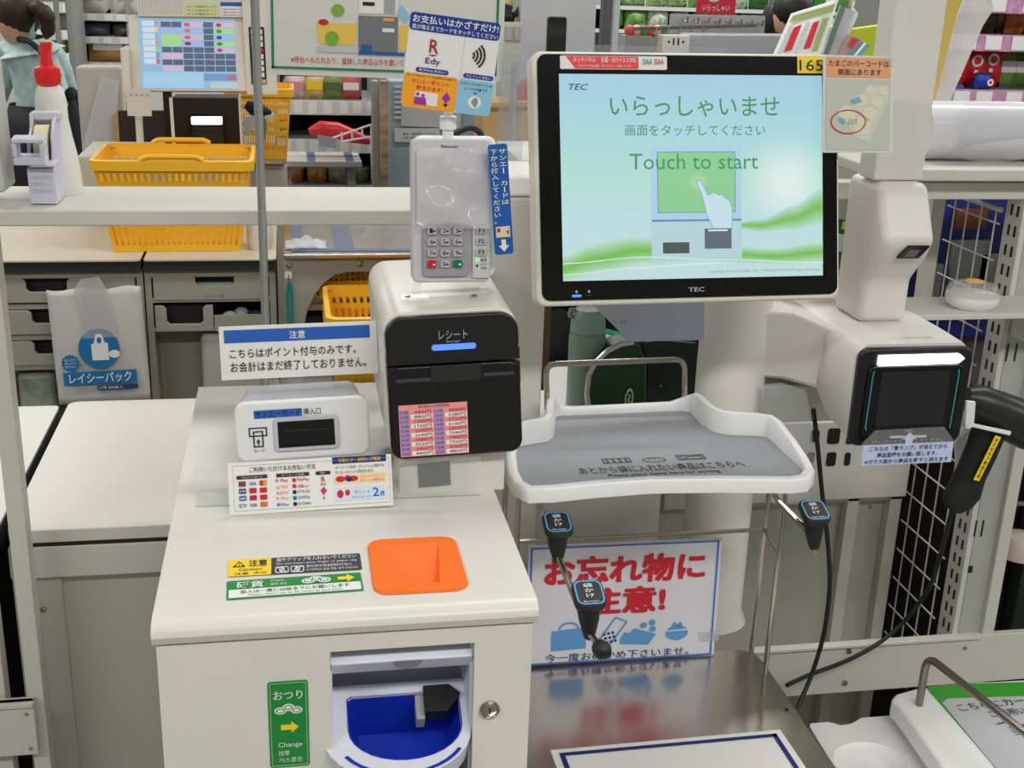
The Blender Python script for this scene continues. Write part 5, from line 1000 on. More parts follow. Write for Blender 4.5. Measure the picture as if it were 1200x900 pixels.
# bag pack hung on the counter
f = fr((56, 340), (166, 335), (176, 468), (68, 474), dict(Y=BY - 0.03), dict(Y=BY - 0.05))
pk = thing('bag_pack', 'hanging pack of white carrier bags with blue round logo on the drawers', 'bag pack', f.p(0.5, 1))
m = MB(); G = 16
def bulge(i, j): return 0.012 * math.sin(math.pi * i / G) * (0.4 + 0.6 * math.sin(math.pi * min(j / G * 1.3, 1))) + 0.0015 * math.sin(i * 2.1 + j * 1.7)
rows = [[f.p(i / G, j / G + (0.0 if j else 0.012 * math.sin(i * 0.8)), bulge(i, j)) for i in range(G + 1)] for j in range(G + 1)]
m.loft(rows, cap=False, closed=False); m.build('pack', M('white_bag_film', (206, 204, 200), 0.3), pk, smooth=True, solid=0.002)
m = MB(); m.shape(f, [(0.30, 0.0), (0.38, -0.09), (0.58, -0.10), (0.64, 0.0), (0.70, 0.25), (0.72, 0.42), (0.34, 0.42), (0.33, 0.2)], 0.013, 0.016); m.build('handle_panel', clear('bag_handle_film', (0.9, 0.9, 0.9), 0.30, 0.25), pk)
LB = M('logo_blue', (34, 118, 176), 0.45)
ink(f, [disc(0.50, 0.515, 0.22, 0.175, 28)], LB, pk, 'round_logo', n=0.0155); ink(f, [[(0.42, 0.475), (0.42, 0.615), (0.60, 0.615), (0.60, 0.465), (0.57, 0.465), (0.54, 0.385), (0.48, 0.385), (0.45, 0.465)], disc(0.66, 0.565, 0.06, 0.035, 14)], PAPER, pk, 'bag_and_hand_mark', n=0.0162); ink(f, [disc(0.51, 0.44, 0.025, 0.028, 12)], LB, pk, 'bag_and_hand_mark', n=0.0168)
st_ = [(0.18 + (0.10 if i % 2 else 0.088) * math.cos(i * math.pi / 14), 0.63 + (0.078 if i % 2 else 0.068) * math.sin(i * math.pi / 14)) for i in range(28)]
ink(f, [st_], LB, pk, 'burst_mark', n=0.0158)
for v in (0.60, 0.63, 0.66): text('袋に入れて', f, 0.12, v - 0.01, 0.24, v + 0.01, PAPER, pk, n=0.0164)
patch(f, 0.09, 0.71, 0.88, 0.825, LB, pk, 'name_band', n=0.0155); text('レイシーパック', f, 0.15, 0.722, 0.82, 0.812, PAPER, pk, 0.03, n=0.0165)
patch(f, 0.44, 0.838, 0.88, 0.878, M('logo_navy', (34, 62, 110), 0.5), pk, 'size_band', n=0.0155); text('13号 500枚入', f, 0.46, 0.845, 0.72, 0.872, PAPER, pk, 0.01, n=0.0165); text('260mm×12×340mm×35mm', f, 0.46, 0.886, 0.86, 0.906, LB, pk, n=0.0165)
# bag pile inside the lower left bay
m = MB(); a, b = bx_(15, 432), bx_(66, 470); m.box(a.x, b.x, BY + 0.02, BY + 0.2, b.z - 0.1, a.z - 0.02); tag(m.build('plastic_bag_bundle', M('green_tint_bags', (150, 162, 146), 0.3, noise=0.25, scale=30), bevel=0.02), 'greenish bundle of plastic bags in the bottom drawer bay', 'bag bundle')

# ------------------------------------------------------------------ yellow shopping baskets
def basket(loc, rz, w, d, h, label, flare=0.82, handles=True, group='yellow shopping baskets'):
    root_ = thing('shopping_basket', label, 'basket', (0, 0, 0), group)
    nu, rows_ = 45, [0, 0.07, 0.34, 0.41, 0.47, 0.54, 0.72, 0.79, 0.87, 1.0]
    hole_rows = {1: 0, 3: 1, 5: 0, 7: 1}
    hole = {1, 3, 5, 7}
    def P4(side, t, v):
        k = flare + (1 - flare) * v; X = w / 2 * k; Y = d / 2 * (flare + 0.02 + (0.98 - flare) * v); z = h * v
        return {0: V((-X + 2 * X * t, -Y, z)), 1: V((X, -Y + 2 * Y * t, z)), 2: V((X - 2 * X * t, Y, z)), 3: V((-X, Y - 2 * Y * t, z))}[side]
    for side in range(4):
        n_ = nu if side % 2 == 0 else 33; m = MB()
        for i in range(n_):
            for j in range(len(rows_) - 1):
                if j in (1, 3, 5, 7) and i % 2 == 1 and 0 < i < n_ - 1: continue
                a, b = i / n_, (i + 1) / n_
                m.add([P4(side, a, rows_[j]), P4(side, b, rows_[j]), P4(side, b, rows_[j + 1]), P4(side, a, rows_[j + 1])], [(0, 1, 2, 3)])
        m.build('side_wall', YELLOW, root_, solid=0.004)
    m = MB(); X, Y = w / 2 * flare, d / 2 * (flare + 0.02); m.box(-X, X, -Y, Y, 0, 0.006); m.build('bottom', YELLOW, root_)
    ro = Frame((-w / 2 - 0.010, d / 2 + 0.010, h), (1, 0, 0), (0, -1, 0), w + 0.02, d + 0.02)
    A_ = rrect(ro, 0, 0, 1, 1, 0.03, 6, 0.0); B_ = rrect(ro, 0.028, 0.038, 0.972, 0.962, 0.025, 6, 0.0)
    m = MB(); m.loft([[p + V((0, 0, -0.022)) for p in A_], [p + V((0, 0, 0.002)) for p in A_], [p + V((0, 0, 0.004)) for p in B_], [p + V((0, 0, -0.006)) for p in B_]], cap=False); m.build('rim', YELLOW, root_, smooth=True)
    if handles:
        for s_ in (-1, 1):
            yy = s_ * (d / 2 + 0.004); m = MB()
            m.tube([(-w * 0.20, yy, h + 0.004), (-w * 0.16, yy, h + 0.013), (w * 0.16, yy, h + 0.013), (w * 0.20, yy, h + 0.004)], 0.007, 8, 0.01); m.build('handle', YELLOW, root_, smooth=True)
    root_.location = loc; root_.rotation_euler = (0, 0, rz); return root_
bw = at(290, 195, Y=3.3).x - at(103, 195, Y=3.3).x
bcx = (at(130, 297, Y=3.2).x + at(275, 297, Y=3.2).x) / 2 + 0.01
basket((bcx, 3.345, BZ_ + 0.001), 0.0, 0.385, 0.31, 0.235, 'yellow shopping basket standing on the drawer counter behind the rail')
# white cup on the counter
c = at(305, 293, Z=BZ_); m = MB(); m.lathe((c.x, c.y + 0.02, BZ_), [(0.028, 0), (0.034, 0.02), (0.035, 0.09), (0.030, 0.10), (0.0, 0.10)], 20); tag(m.build('paper_roll', M('cream_paper_roll', (222, 214, 198), 0.6), smooth=True), 'cream paper roll standing at the end of the drawer counter', 'paper roll')

# ------------------------------------------------------------------ steel-topped packing table with baskets below
pk_y = 3.05
pt2_ = thing('packing_table', 'packing table with blue-edged steel top and arched side panel', 'table', (0.2, 3.2, 0))
za, zb2 = at(400, 300, Y=pk_y).z, at(400, 306, Y=pk_y).z
tz = at(400, 298, Y=pk_y).z
m = MB(); xq0, xq1 = at(332, 300, Y=pk_y).x, 0.44; m.box(xq0, xq1, pk_y, 3.62, tz - 0.012, tz); m.build('steel_top', STEEL, pt2_, bevel=0.003)
m = MB(); m.box(xq0 + 0.02, xq1, pk_y + 0.03, pk_y + 0.06, tz, tz + 0.002); m.box(xq0 + 0.02, xq0 + 0.05, pk_y + 0.03, 3.60, tz, tz + 0.0018); xm = at(400, 285, Y=3.2).x; m.box(xm - 0.02, xm + 0.03, pk_y + 0.06, 3.6, tz, tz + 0.0018); m.build('blue_edge_tape', M('slate_blue_tape', (84, 98, 126), 0.5), pt2_)
x_l, x_r = at(333, 320, Y=pk_y + 0.02).x, at(434, 320, Y=pk_y + 0.02).x
f = Frame((x_l, pk_y + 0.02, tz - 0.012), (1, 0, 0), (0, 0, -1), 0.46, tz - 0.012)
aw = (at(354, 400, Y=pk_y + 0.02).x - x_l) / f.w
arch = [(0, 0), (0, 1), (aw, 1), (aw, 0.30)] + [(aw + 0.26 * (1 - math.cos(math.radians(a))), 0.30 - 0.25 * math.sin(math.radians(a))) for a in (15, 30, 45, 60, 75, 90)] + [(1, 0.05), (1, 0)]
m = MB(); m.shape(f, arch, -0.012, 0); ap = m.build('arched_panel', M('grey_panel_paint', (168, 166, 156), 0.45), pt2_, bevel=0.002)
for x, y in ((339, 311), (422, 309)):
    c = at(x, y, Y=pk_y + 0.019); m = MB(); m.lathe(c, [(0.008, 0), (0.007, 0.005), (0, 0.007)], 12, (0, -1, 0)); m.build('bolt', CHROME, ap, smooth=True)
m = MB(); m.box(0.425, 0.44, pk_y + 0.1, 3.6, 0, tz - 0.012); m.build('side_panel', M('grey_panel_paint', (0, 0, 0)), pt2_)
m = MB(); m.box(x_l + 0.0, x_l + 0.012, pk_y + 0.1, 3.6, 0, tz - 0.012); m.build('side_panel', M('grey_panel_paint', (0, 0, 0)), pt2_)
c = at(338, 322, Y=pk_y + 0.018); m = MB(); g = Frame(c + V((-0.009, 0, 0.009)), (1, 0, 0), (0, 0, -1), 0.018, 0.018); m.slab(g, 0, 0, 1, 1, 0, 0.004, 0.004); hk = m.build('hook_base', PUREW, pt2_); m = MB(); m.tube([c + V((0, -0.004, 0)), c + V((0, -0.01, -0.004)), c + V((0, -0.010, -0.012)), c + V((0, -0.006, -0.014))], 0.0016, 6); m.build('hook', CHROME, hk)
m = MB(); cc2 = [at(x, y, Y=pk_y + 0.008) for x, y in ((339, 330), (336, 345), (338, 380), (342, 420), (346, 420), (343, 380), (342, 345), (340, 331))]; m.tube(cc2, 0.004, 8); tag(m.build('teal_strap', M('teal_strap', (20, 140, 140), 0.6), smooth=True), 'teal loop strap hanging from the hook on the packing table', 'strap')
# cloth on the table
m = MB(); c = at(355, 290, Z=tz); rows = []
for j in range(9):
    rows.append([V((c.x - 0.045 + 0.105 * i / 14, c.y - 0.03 + 0.09 * j / 8, tz + 0.003 + 0.022 * math.sin(math.pi * min(max(i / 14, 0.02), 0.98)) * math.sin(math.pi * min(max(j / 8, 0.02), 0.98)) * (0.8 + 0.35 * math.sin(i * 1.4 + j * 0.8)))) for i in range(15)])
m.loft(rows, cap=False, closed=False); tag(m.build('cleaning_cloth', M('white_blue_cloth', (196, 200, 206), 0.8, noise=0.2, scale=40), smooth=True, solid=0.004), 'crumpled white cloth lying on the steel packing table', 'cloth')
# acrylic sheet and wire stand on the table
m = MB(); q = [at(x, y, Y=3.35) for x, y in ((415, 262), (505, 262), (505, 285), (465, 287))]; m.prism(q, (0, 0.004, 0)); tag(m.build('acrylic_sheet', CLEAR), 'clear acrylic sheet leaning on the packing table', 'acrylic sheet')
bz1 = at(380, 353, Y=3.12).z
basket((at(395, 345, Y=3.2).x + 0.09, 3.25, bz1), 0.0, 0.36, 0.24, 0.12, 'yellow shopping basket tipped deep under the packing table')
m = MB(); m.box(x_l + 0.013, 0.424, 3.08, 3.45, bz1 - 0.013, bz1 - 0.001); m.build('under_shelf', M('brown_shelf_board', (150, 132, 110), 0.6), pt2_)
yb_ = at(410, 345, Y=3.2)
bz_top = at(395, 337, Y=2.98).z
sx_ = at(383, 345, Y=2.75).x + 0.205
for k in range(3): basket((sx_, 2.84, bz_top - 0.2 - 0.045 * k), 0.0, 0.40, 0.30, 0.2, ['topmost yellow basket of the stack beside the packing table', 'middle yellow basket of the stack beside the packing table', 'lowest visible yellow basket of the stack beside the packing table'][k])
m = MB(); m.box(sx_ - 0.16, sx_ + 0.16, 2.73, 2.95, 0, bz_top - 0.2 - 0.092); tag(m.build('basket_trolley', DKB), 'dark trolley under the stack of yellow baskets', 'trolley')
# ================================================================== second register behind
RY2 = 3.75
r2 = thing('register_unit', 'neighbouring register with item-grid screen and black scanner cabinet', 'register', (at(240, 150, Y=RY2).x, RY2, 0))
f = fr((152, 22), (292, 23), (293, 108), (155, 106), dict(Y=RY2 + 0.03), dict(Y=RY2))
CASE = M('register_beige', (222, 218, 206), 0.4)
m = MB(); m.slab(f, -0.01, -0.05, 1.0, 1.0, -0.05, 0, 0.008); m.build('monitor_casing', CASE, r2, bevel=0.004)
s = f.sub(0.075, 0.0, 0.885, 0.965, 0.001)
sc_ = patch(s, 0, 0, 1, 1, E_('register_blue', (150, 196, 232), 0.85), r2, 'display', n=0.0003)
tabs = [E_('tab_%d' % i, c, 0.85) for i, c in enumerate(((196, 150, 220), (240, 220, 120), (120, 200, 230), (230, 150, 140), (160, 220, 120), (120, 160, 230), (220, 110, 120)))]
for i in range(7): patch(s, 0.04, 0.03 + i * 0.09, 0.165, 0.105 + i * 0.09, E_('tab_white', (216, 228, 244), 0.85), sc_, 'tab_button', n=0.0006); patch(s, 0.165, 0.03 + i * 0.09, 0.20, 0.105 + i * 0.09, tabs[i], sc_, 'tab_colour', n=0.0006)
DG = E_('grid_dark', (96, 108, 130), 0.8); LGd = [E_('grid_pink', (220, 190, 220), 0.85), E_('grid_blue', (170, 190, 240), 0.85), E_('grid_green', (170, 226, 150), 0.85)]
def cell(c, r, cw=1, rh_=1): return (0.23 + c * 0.11, 0.04 + r * 0.09, 0.23 + (c + cw) * 0.11 - 0.008, 0.04 + (r + rh_) * 0.09 - 0.012)
for c in range(7):
    for r in range(8):
        if (c in (0, 1) and r in (1, 2, 3, 5, 7)) or (c in (2, 3) and r < 4) or (c in (5, 6) and r < 5): continue
        patch(s, *cell(c, r), DG, sc_, 'item_button', n=0.0006)
patch(s, *cell(0, 1, 2), LGd[1], sc_, 'wide_button', n=0.0006); patch(s, *cell(0, 2, 2, 2), LGd[2], sc_, 'wide_button', n=0.0006); patch(s, *cell(0, 5, 2), LGd[0], sc_, 'wide_button', n=0.0006); patch(s, *cell(0, 7, 2), LGd[0], sc_, 'wide_button', n=0.0006)
FC = [E_('food_%d' % i, c, 0.85) for i, c in enumerate(((200, 110, 130), (190, 140, 110), (200, 110, 110), (140, 60, 110), (200, 60, 70), (60, 160, 60), (60, 70, 160), (60, 140, 80), (190, 60, 120)))]
for i in range(4): patch(s, *cell(2, i, 2), LGd[i % 2], sc_, 'wide_button', n=0.0006); a = cell(2, i); ink(s, [disc((a[0] + a[2]) / 2, (a[1] + a[3]) / 2, 0.035, 0.028, 10)], FC[i], sc_, 'food_picture', n=0.0009)
for i in range(5): patch(s, *cell(5, i, 2), LGd[(0, 2, 1, 2, 0)[i]], sc_, 'wide_button', n=0.0006); a = cell(5, i); ink(s, [disc((a[0] + a[2]) / 2, (a[1] + a[3]) / 2, 0.03, 0.028, 10)], FC[4 + i], sc_, 'food_picture', n=0.0009)
patch(s, 0.02, 0.76, 0.65, 0.99, E_('register_pale', (170, 214, 244), 0.85), sc_, 'list_field', n=0.0006); patch(s, 0.65, 0.78, 1.0, 0.88, E_('register_mid', (120, 160, 210), 0.85), sc_, 'total_field', n=0.0006); patch(s, 0.71, 0.90, 1.0, 0.99, E_('register_grey', (190, 214, 214), 0.85), sc_, 'total_field', n=0.0006); patch(s, 0.91, 0.79, 0.98, 0.87, FC[0], sc_, 'red_button', n=0.0009)
# upper fascia with vents and stickers
g = fr((160, -18), (292, -16), (292, 20), (160, 19), dict(Y=RY2 + 0.02), dict(Y=RY2 + 0.02))
m = MB(); m.fbox(g, 0, 0, 1, 1, -0.05, 0); fa = m.build('fascia', CASE, r2)
ink(g, [[(0.02 + 0.026 * i, 0.05), (0.026 + 0.026 * i, 0.05), (0.026 + 0.026 * i, 0.95), (0.02 + 0.026 * i, 0.95)] for i in range(15)], LTGREY, fa, 'vent_line')
patch(g, 0.42, 0.55, 0.72, 1.0, M('pale_green_sticker', (214, 222, 170), 0.5), fa, 'green_sticker'); patch(g, 0.74, 0.52, 0.96, 1.0, PAPER, fa, 'blue_sticker', n=0.0008); patch(g, 0.74, 0.52, 0.96, 0.65, BLUE, fa, 'blue_band', n=0.001)
for v in (0.72, 0.82, 0.91): text('ご案内のお知らせです', g, 0.75, v, 0.95, v + 0.06, INK, fa, n=0.001)
for v in (0.64, 0.76, 0.88): text('タッチ操作ガイド', g, 0.44, v, 0.70, v + 0.07, DGREEN if v != 0.76 else RED, fa, n=0.001)
# side strip with numbered keys
g = fr((292, 28), (312, 28), (314, 100), (294, 100), dict(Y=RY2 + 0.005), dict(Y=RY2 - 0.003))
m = MB(); m.fbox(g, -0.3, -0.4, 1.5, 1.15, -0.04, -0.001); m.build('side_casing', CASE, r2)
m = MB(); m.fbox(g, 0, 0.05, 0.9, 0.98, -0.001, 0.001); ks = m.build('key_strip', SOFTB, r2)
for i in range(8):
    v = 0.09 + i * 0.10; patch(g, 0.12, v, 0.78, v + 0.075, RED if i == 3 else PAPER, ks, 'key_label', n=0.0016)
patch(g, 0.1, 0.90, 0.86, 0.97, TAN, ks, 'key_label', n=0.0016)
# black scanner cabinet
f = fr((203, 115), (281, 115), (281, 190), (206, 190), dict(Y=RY2), dict(Y=RY2))
m = MB(); m.fbox(f, 0, 0, 1, 1.6, -0.12, 0); m.build('scanner_cabinet', BLACK, r2, bevel=0.003); m = MB(); m.fbox(f, -0.05, 0, 0.0, 1.6, -0.12, 0); m.fbox(f, 1, 0, 1.02, 1.6, -0.12, 0); m.build('cabinet_side', CASE, r2)
m = MB(); m.slab(f, 0.22, 0.25, 0.78, 0.90, 0.0, 0.008, 0.006); sw = m.build('scanner_face', GLOSSB, r2, bevel=0.003); m = MB(); m.slab(f, 0.27, 0.28, 0.74, 0.40, 0.008, 0.012, 0.004); m.build('light_bar', LG, sw); m = MB(); m.fbox(f, 0.28, 0.44, 0.74, 0.76, 0.008, 0.009); m.build('scan_window', M('dark_scan_glass', (0, 0, 0)), sw)
m = MB(); m.fbox(f, 0.44, 0.81, 0.64, 0.83, 0.008, 0.010); m.build('clip', LTGREY, sw)
# posts, shelf and memo
m = MB(); m.box(at(158, 150, Y=RY2).x, at(165, 150, Y=RY2).x, RY2 + 0.02, RY2 + 0.06, BZ_, f.p(0, 0).z + 0.1); m.build('support_post', CASE, r2); m = MB(); a = at(190, 120, Y=RY2); m.box(a.x, a.x + 0.025, RY2 + 0.03, RY2 + 0.06, BZ_, a.z + 0.06); m.build('support_post', BLACK, r2)
m = MB(); m.box(at(143, 80, Y=RY2).x, at(153, 80, Y=RY2).x, RY2 - 0.02, RY2 + 0.1, at(143, 120, Y=RY2).z, at(143, 56, Y=RY2).z); m.build('side_box', CASE, r2, bevel=0.004)
g = fr((148, 103), (177, 104), (177, 136), (149, 136), dict(Y=RY2 - 0.03), dict(Y=RY2 - 0.03)); m = MB(); m.fbox(g, 0, 0, 1, 1, -0.002, 0); mm = m.build('memo_card', M('memo_paper', (214, 210, 200), 0.6), r2); ink(g, [[(0.15 + 0.22 * i, 0.2), (0.25 + 0.22 * i, 0.2), (0.25 + 0.22 * i, 0.28), (0.15 + 0.22 * i, 0.28)] for i in range(4)], GREYP, mm)
m = MB(); za = at(150, 182, Y=RY2 - 0.05).z; m.box(at(95, 182, Y=RY2).x, at(290, 182, Y=RY2).x, RY2 - 0.08, RY2 + 0.24, 0, za); m.build('register_base', M('register_base_grey', (190, 184, 170), 0.5), r2, bevel=0.004)
m = MB(); c = at(152, 171, Y=RY2 - 0.04); m.box(c.x - 0.022, c.x + 0.024, RY2 - 0.06, RY2 - 0.01, za, za + 0.03); tag(m.build('card_tray', LTGREY, bevel=0.006), 'small grey tray on the neighbouring register base', 'tray')
m = MB(); q = [at(x, y, Y=RY2 + 0.33) for x, y in ((138, 130), (200, 130), (200, 182), (138, 182))]; q[2].z = 0; q[3].z = 0; m.prism(q, (0, 0.02, 0)); tag(m.build('dark_board', M('dark_brown_board', (52, 40, 36), 0.6)), 'dark brown board standing behind the neighbouring register', 'board')
# white wrapped pile behind
m = MB(); q = [at(x, y, Y=4.4) for x, y in ((88, 78), (142, 78), (142, 172), (96, 176))]; q[2].z = 0; q[3].z = 0; m.prism(q, (0, 0.1, 0)); tag(m.build('wrapped_stack', M('grey_white_wrap', (196, 190, 182), 0.3, noise=0.06, scale=6), bevel=0.01), 'pale wrapped stack under the far bread shelf', 'wrapped stack')
m = MB(); q = [at(x, y, Y=4.38) for x, y in ((118, 90), (140, 95), (132, 175), (96, 175))]; m.prism(q, (0, 0.004, 0)); tag(m.build('plastic_wrap', MILKY), 'sheet of milky plastic wrap hanging from the pale stack', 'plastic sheet')
m = MB(); q = [at(x, y, Y=4.36) for x, y in ((132, 135), (143, 125), (146, 172), (126, 172))]; q[2].z = 0; q[3].z = 0; m.prism(q, (0, 0.02, 0)); tag(m.build('cardboard_flap', CARD), 'cardboard flap leaning beside the pale wrapped stack', 'cardboard')

# ------------------------------------------------------------------ basket and hand scanner beside the second register
bb = basket((at(306, 185, Y=4.05).x, 4.15, at(306, 186, Y=4.05).z), 0.0, 0.20, 0.22, 0.22, 'upright yellow basket right of the neighbouring register', 0.80, False)
zz = at(306, 186, Y=4.05).z
st2 = thing('basket_stand', 'grey rounded stand under the upright yellow basket', 'stand', (at(306, 186, Y=4.05).x, 4.15, 0))
m = MB(); q0, q1 = at(285, 190, Y=4.02).x, at(336, 190, Y=4.02).x; m.box(q0 - 0.02, q1, 4.02, 4.30, zz - 0.012, zz); m.build('top', STEEL, st2); m = MB(); m.box(q0 - 0.02, q1, 4.04, 4.28, 0, zz - 0.012); m.build('body', M('register_base_grey', (0, 0, 0)), st2, bevel=0.02)
h2 = thing('handheld_scanner', 'small grey handheld scanner in front of the upright yellow basket', 'handheld scanner', at(300, 160, Y=3.95))
m = MB(); m.tube([at(288, 122, Y=3.95), at(296, 126, Y=3.95), at(308, 130, Y=3.95), at(318, 133, Y=3.95)], [0.012, 0.024, 0.020, 0.008], 12); m.build('scanner_head', SOFTB, h2, smooth=True)
m = MB(); m.tube([at(306, 132, Y=3.95), at(308, 150, Y=3.95), at(305, 168, Y=3.95), at(300, 176, Y=3.95)], [0.014, 0.013, 0.012, 0.016], 10); m.build('grip', M('mid_grey_plastic', (120, 122, 120), 0.5), h2, smooth=True)
m = MB(); m.prism([at(x, y, Y=3.94) for x, y in ((286, 137), (321, 134), (321, 139), (300, 140), (293, 158), (286, 156))], (0, 0.03, 0)); m.build('cradle', LTGREY, h2)

# ================================================================== shop assistant at upper left
def skin_mesh(name, verts, edges, radii, mat, parent, sub=2):
    me = bpy.data.meshes.new(name); me.from_pydata([tuple(v) for v in verts], edges, []); me.update()
    o = bpy.data.objects.new(name, me); COL.objects.link(o); par(o, parent)
    o.modifiers.new('skin', 'SKIN'); sk = me.skin_vertices[0].data
    for i, r in enumerate(radii): sk[i].radius = r if isinstance(r, tuple) else (r, r)
    sk[0].use_root = True
    md = o.modifiers.new('sub', 'SUBSURF'); md.levels = sub; md.render_levels = sub; o.modifiers['skin'].use_smooth_shade = True
    me.materials.append(mat); return o
PYY = 5.5
def pp(x, y, d=0.0): return at(x, y, Y=PYY + d)
SKIN = M('skin', (206, 160, 134), 0.55); HAIR = M('dark_brown_hair', (46, 32, 24), 0.5, noise=0.3, scale=40, stretch=(8, 8, 1)); BLOUSE = M('pale_teal_floral_blouse', (182, 208, 208), 0.7, noise=0.22, scale=26); BLK = M('black_cloth', (26, 26, 30), 0.7)
pe = thing('person', 'shop assistant in pale teal floral blouse and black apron, seen from behind', 'person', (pp(48, 140).x, PYY, 0))
hip = pp(58, 150); hip.z = max(hip.z, 0.80)
hx = hip.x
vs = [hip, pp(52, 118), pp(44, 85), pp(40, 62), pp(36, 50), pp(33, 40, -0.02), pp(26, 22, -0.03), pp(24, 8, -0.03),
      V((hx - 0.09, PYY + 0.02, 0.72)), V((hx - 0.10, PYY + 0.0, 0.42)), V((hx - 0.10, PYY + 0.03, 0.06)), V((hx - 0.10, PYY - 0.09, 0.035)),
      V((hx + 0.09, PYY + 0.02, 0.72)), V((hx + 0.10, PYY + 0.0, 0.42)), V((hx + 0.10, PYY + 0.03, 0.06)), V((hx + 0.10, PYY - 0.09, 0.035)),
      pp(14, 60, 0.02), pp(4, 92, 0.05), pp(0, 112, 0.16), pp(2, 116, 0.24),
      pp(64, 66, 0.02), pp(76, 96, 0.05), pp(82, 116, 0.14), pp(84, 122, 0.20)]
es = [(0, 1), (1, 2), (2, 3), (3, 4), (4, 5), (5, 6), (6, 7), (0, 8), (8, 9), (9, 10), (10, 11), (0, 12), (12, 13), (13, 14), (14, 15), (4, 16), (16, 17), (17, 18), (18, 19), (4, 20), (20, 21), (21, 22), (22, 23)]
rd_ = [(0.15, 0.12), (0.135, 0.11), (0.15, 0.12), (0.15, 0.11), (0.10, 0.08), 0.05, (0.075, 0.085), (0.06, 0.07), (0.09, 0.09), 0.06, 0.045, 0.04, (0.09, 0.09), 0.06, 0.045, 0.04, 0.065, 0.05, 0.038, 0.03, 0.065, 0.05, 0.038, 0.03]
body = skin_mesh('body', vs, es, rd_, BLOUSE, pe)
m = MB(); hc = pp(20, 22, -0.03); m.ell(hc, 0.078, 0.098, 0.112, 18, 12); hd_ = m.build('head', SKIN, pe, smooth=True)
m = MB(); m.ell(hc + V((-0.07, -0.01, -0.02)), 0.012, 0.022, 0.032, 10, 8); m.build('ear', SKIN, hd_, smooth=True)
m = MB(); m.ell(hc + V((0.012, -0.012, 0.030)), 0.090, 0.104, 0.105, 18, 12); m.build('hair', HAIR, pe, smooth=True)
m = MB(); m.tube([pp(34, 10, -0.10), pp(44, 9, -0.13), pp(54, 17, -0.13), pp(57, 32, -0.12), pp(54, 46, -0.11)], [0.02, 0.030, 0.034, 0.028, 0.006], 12, 0.02); m.build('ponytail', HAIR, pe, smooth=True)
def strap(pts, w, name='apron_strap'):
    m = MB(); m.tube(pts, w, 8, 0.02); return m.build(name, BLK, pe, smooth=True)
strap([pp(22, 46, -0.10), pp(34, 48, -0.155), pp(46, 58, -0.165), pp(62, 84, -0.16), pp(76, 118, -0.13)], 0.012)
# apron: wraps the hips and drops to the knees
rings = []
for z, rx, ry in ((hip.z + 0.10, 0.150, 0.125), (hip.z, 0.185, 0.155), (hip.z - 0.2, 0.20, 0.165), (hip.z - 0.42, 0.205, 0.17)):
    rings.append([V((hx + rx * math.cos(2 * math.pi * i / 24), PYY + ry * math.sin(2 * math.pi * i / 24), z)) for i in range(24)])
m = MB(); m.loft(rings, cap=False); m.build('apron', BLK, pe, smooth=True, solid=0.006)
m = MB(); m.ell(pp(84, 112, -0.1), 0.03, 0.03, 0.035); m.tube([pp(84, 118, -0.12), pp(88, 140, -0.14), pp(93, 170, -0.15)], [0.015, 0.026, 0.022], 8); m.build('apron_bow', BLK, pe, smooth=True)
for sx in (-1, 1):
    m = MB(); m.ell((hx + sx * 0.10, PYY - 0.05, 0.04), 0.05, 0.13, 0.04, 12, 8); m.build('shoe', BLK, pe, smooth=True)
    m = MB(); m.tube([(hx + sx * 0.09, PYY + 0.02, 0.70), (hx + sx * 0.10, PYY, 0.42), (hx + sx * 0.10, PYY + 0.03, 0.08)], [0.105, 0.082, 0.062], 14); m.build('trouser_leg', BLK, pe, smooth=True)

# ================================================================== far shelves on the left
def pillow(w, h, d, k=6):
    vs_, fs_ = [], []
    for sgn in (-1, 1):
        for j in range(k + 1):
            for i in range(k + 1):
                a, b = i / k, j / k; z = sgn * d / 2 * (math.sin(math.pi * a) * math.sin(math.pi * b)) ** 0.5 if 0 < i < k and 0 < j < k else 0
                vs_.append(((a - 0.5) * w, -z, b * h))
    n_ = (k + 1) ** 2
    for s_ in (0, 1):
        for j in range(k):
            for i in range(k):
                a = s_ * n_ + j * (k + 1) + i; fs_.append((a, a + 1, a + k + 2, a + k + 1))
    return vs_, fs_
def pack(name, label, cat, x, y, z, w, h, d, mat, group=None, band=None, parent=None, rot=0.0, window=None):
    vs_, fs_ = pillow(w, h, d); m = MB(); c_, s_ = math.cos(rot), math.sin(rot)
    def R(p): return (x + p[0] * c_ - p[2] * s_ * 0 + p[1] * 0, y + p[1], z + p[2] + p[0] * s_)
    m.add([R(p) for p in vs_], fs_); o = m.build(name, mat, None, smooth=True); tag(o, label, cat, group)
    if band:
        g = Frame((x - w * 0.36, y - d * 0.5 - 0.001, z + h * 0.78), (1, 0, s_), (0, 0, -1), w * 0.72, h * 0.34); patch(g, 0, 0, 1, 1, band, o, 'printed_band', n=0.0)
    if window:
        g = Frame((x - w * 0.34, y - d * 0.5 - 0.0012, z + h * 0.42), (1, 0, s_), (0, 0, -1), w * 0.68, h * 0.30); patch(g, 0, 0, 1, 1, window, o, 'window_print', n=0.0)
    return o
RAILW = M('price_rail_white', (214, 216, 214), 0.4); PTAG = M('price_tag_white', (240, 240, 240), 0.5); SHG = M('shelf_grey', (150, 152, 150), 0.5)
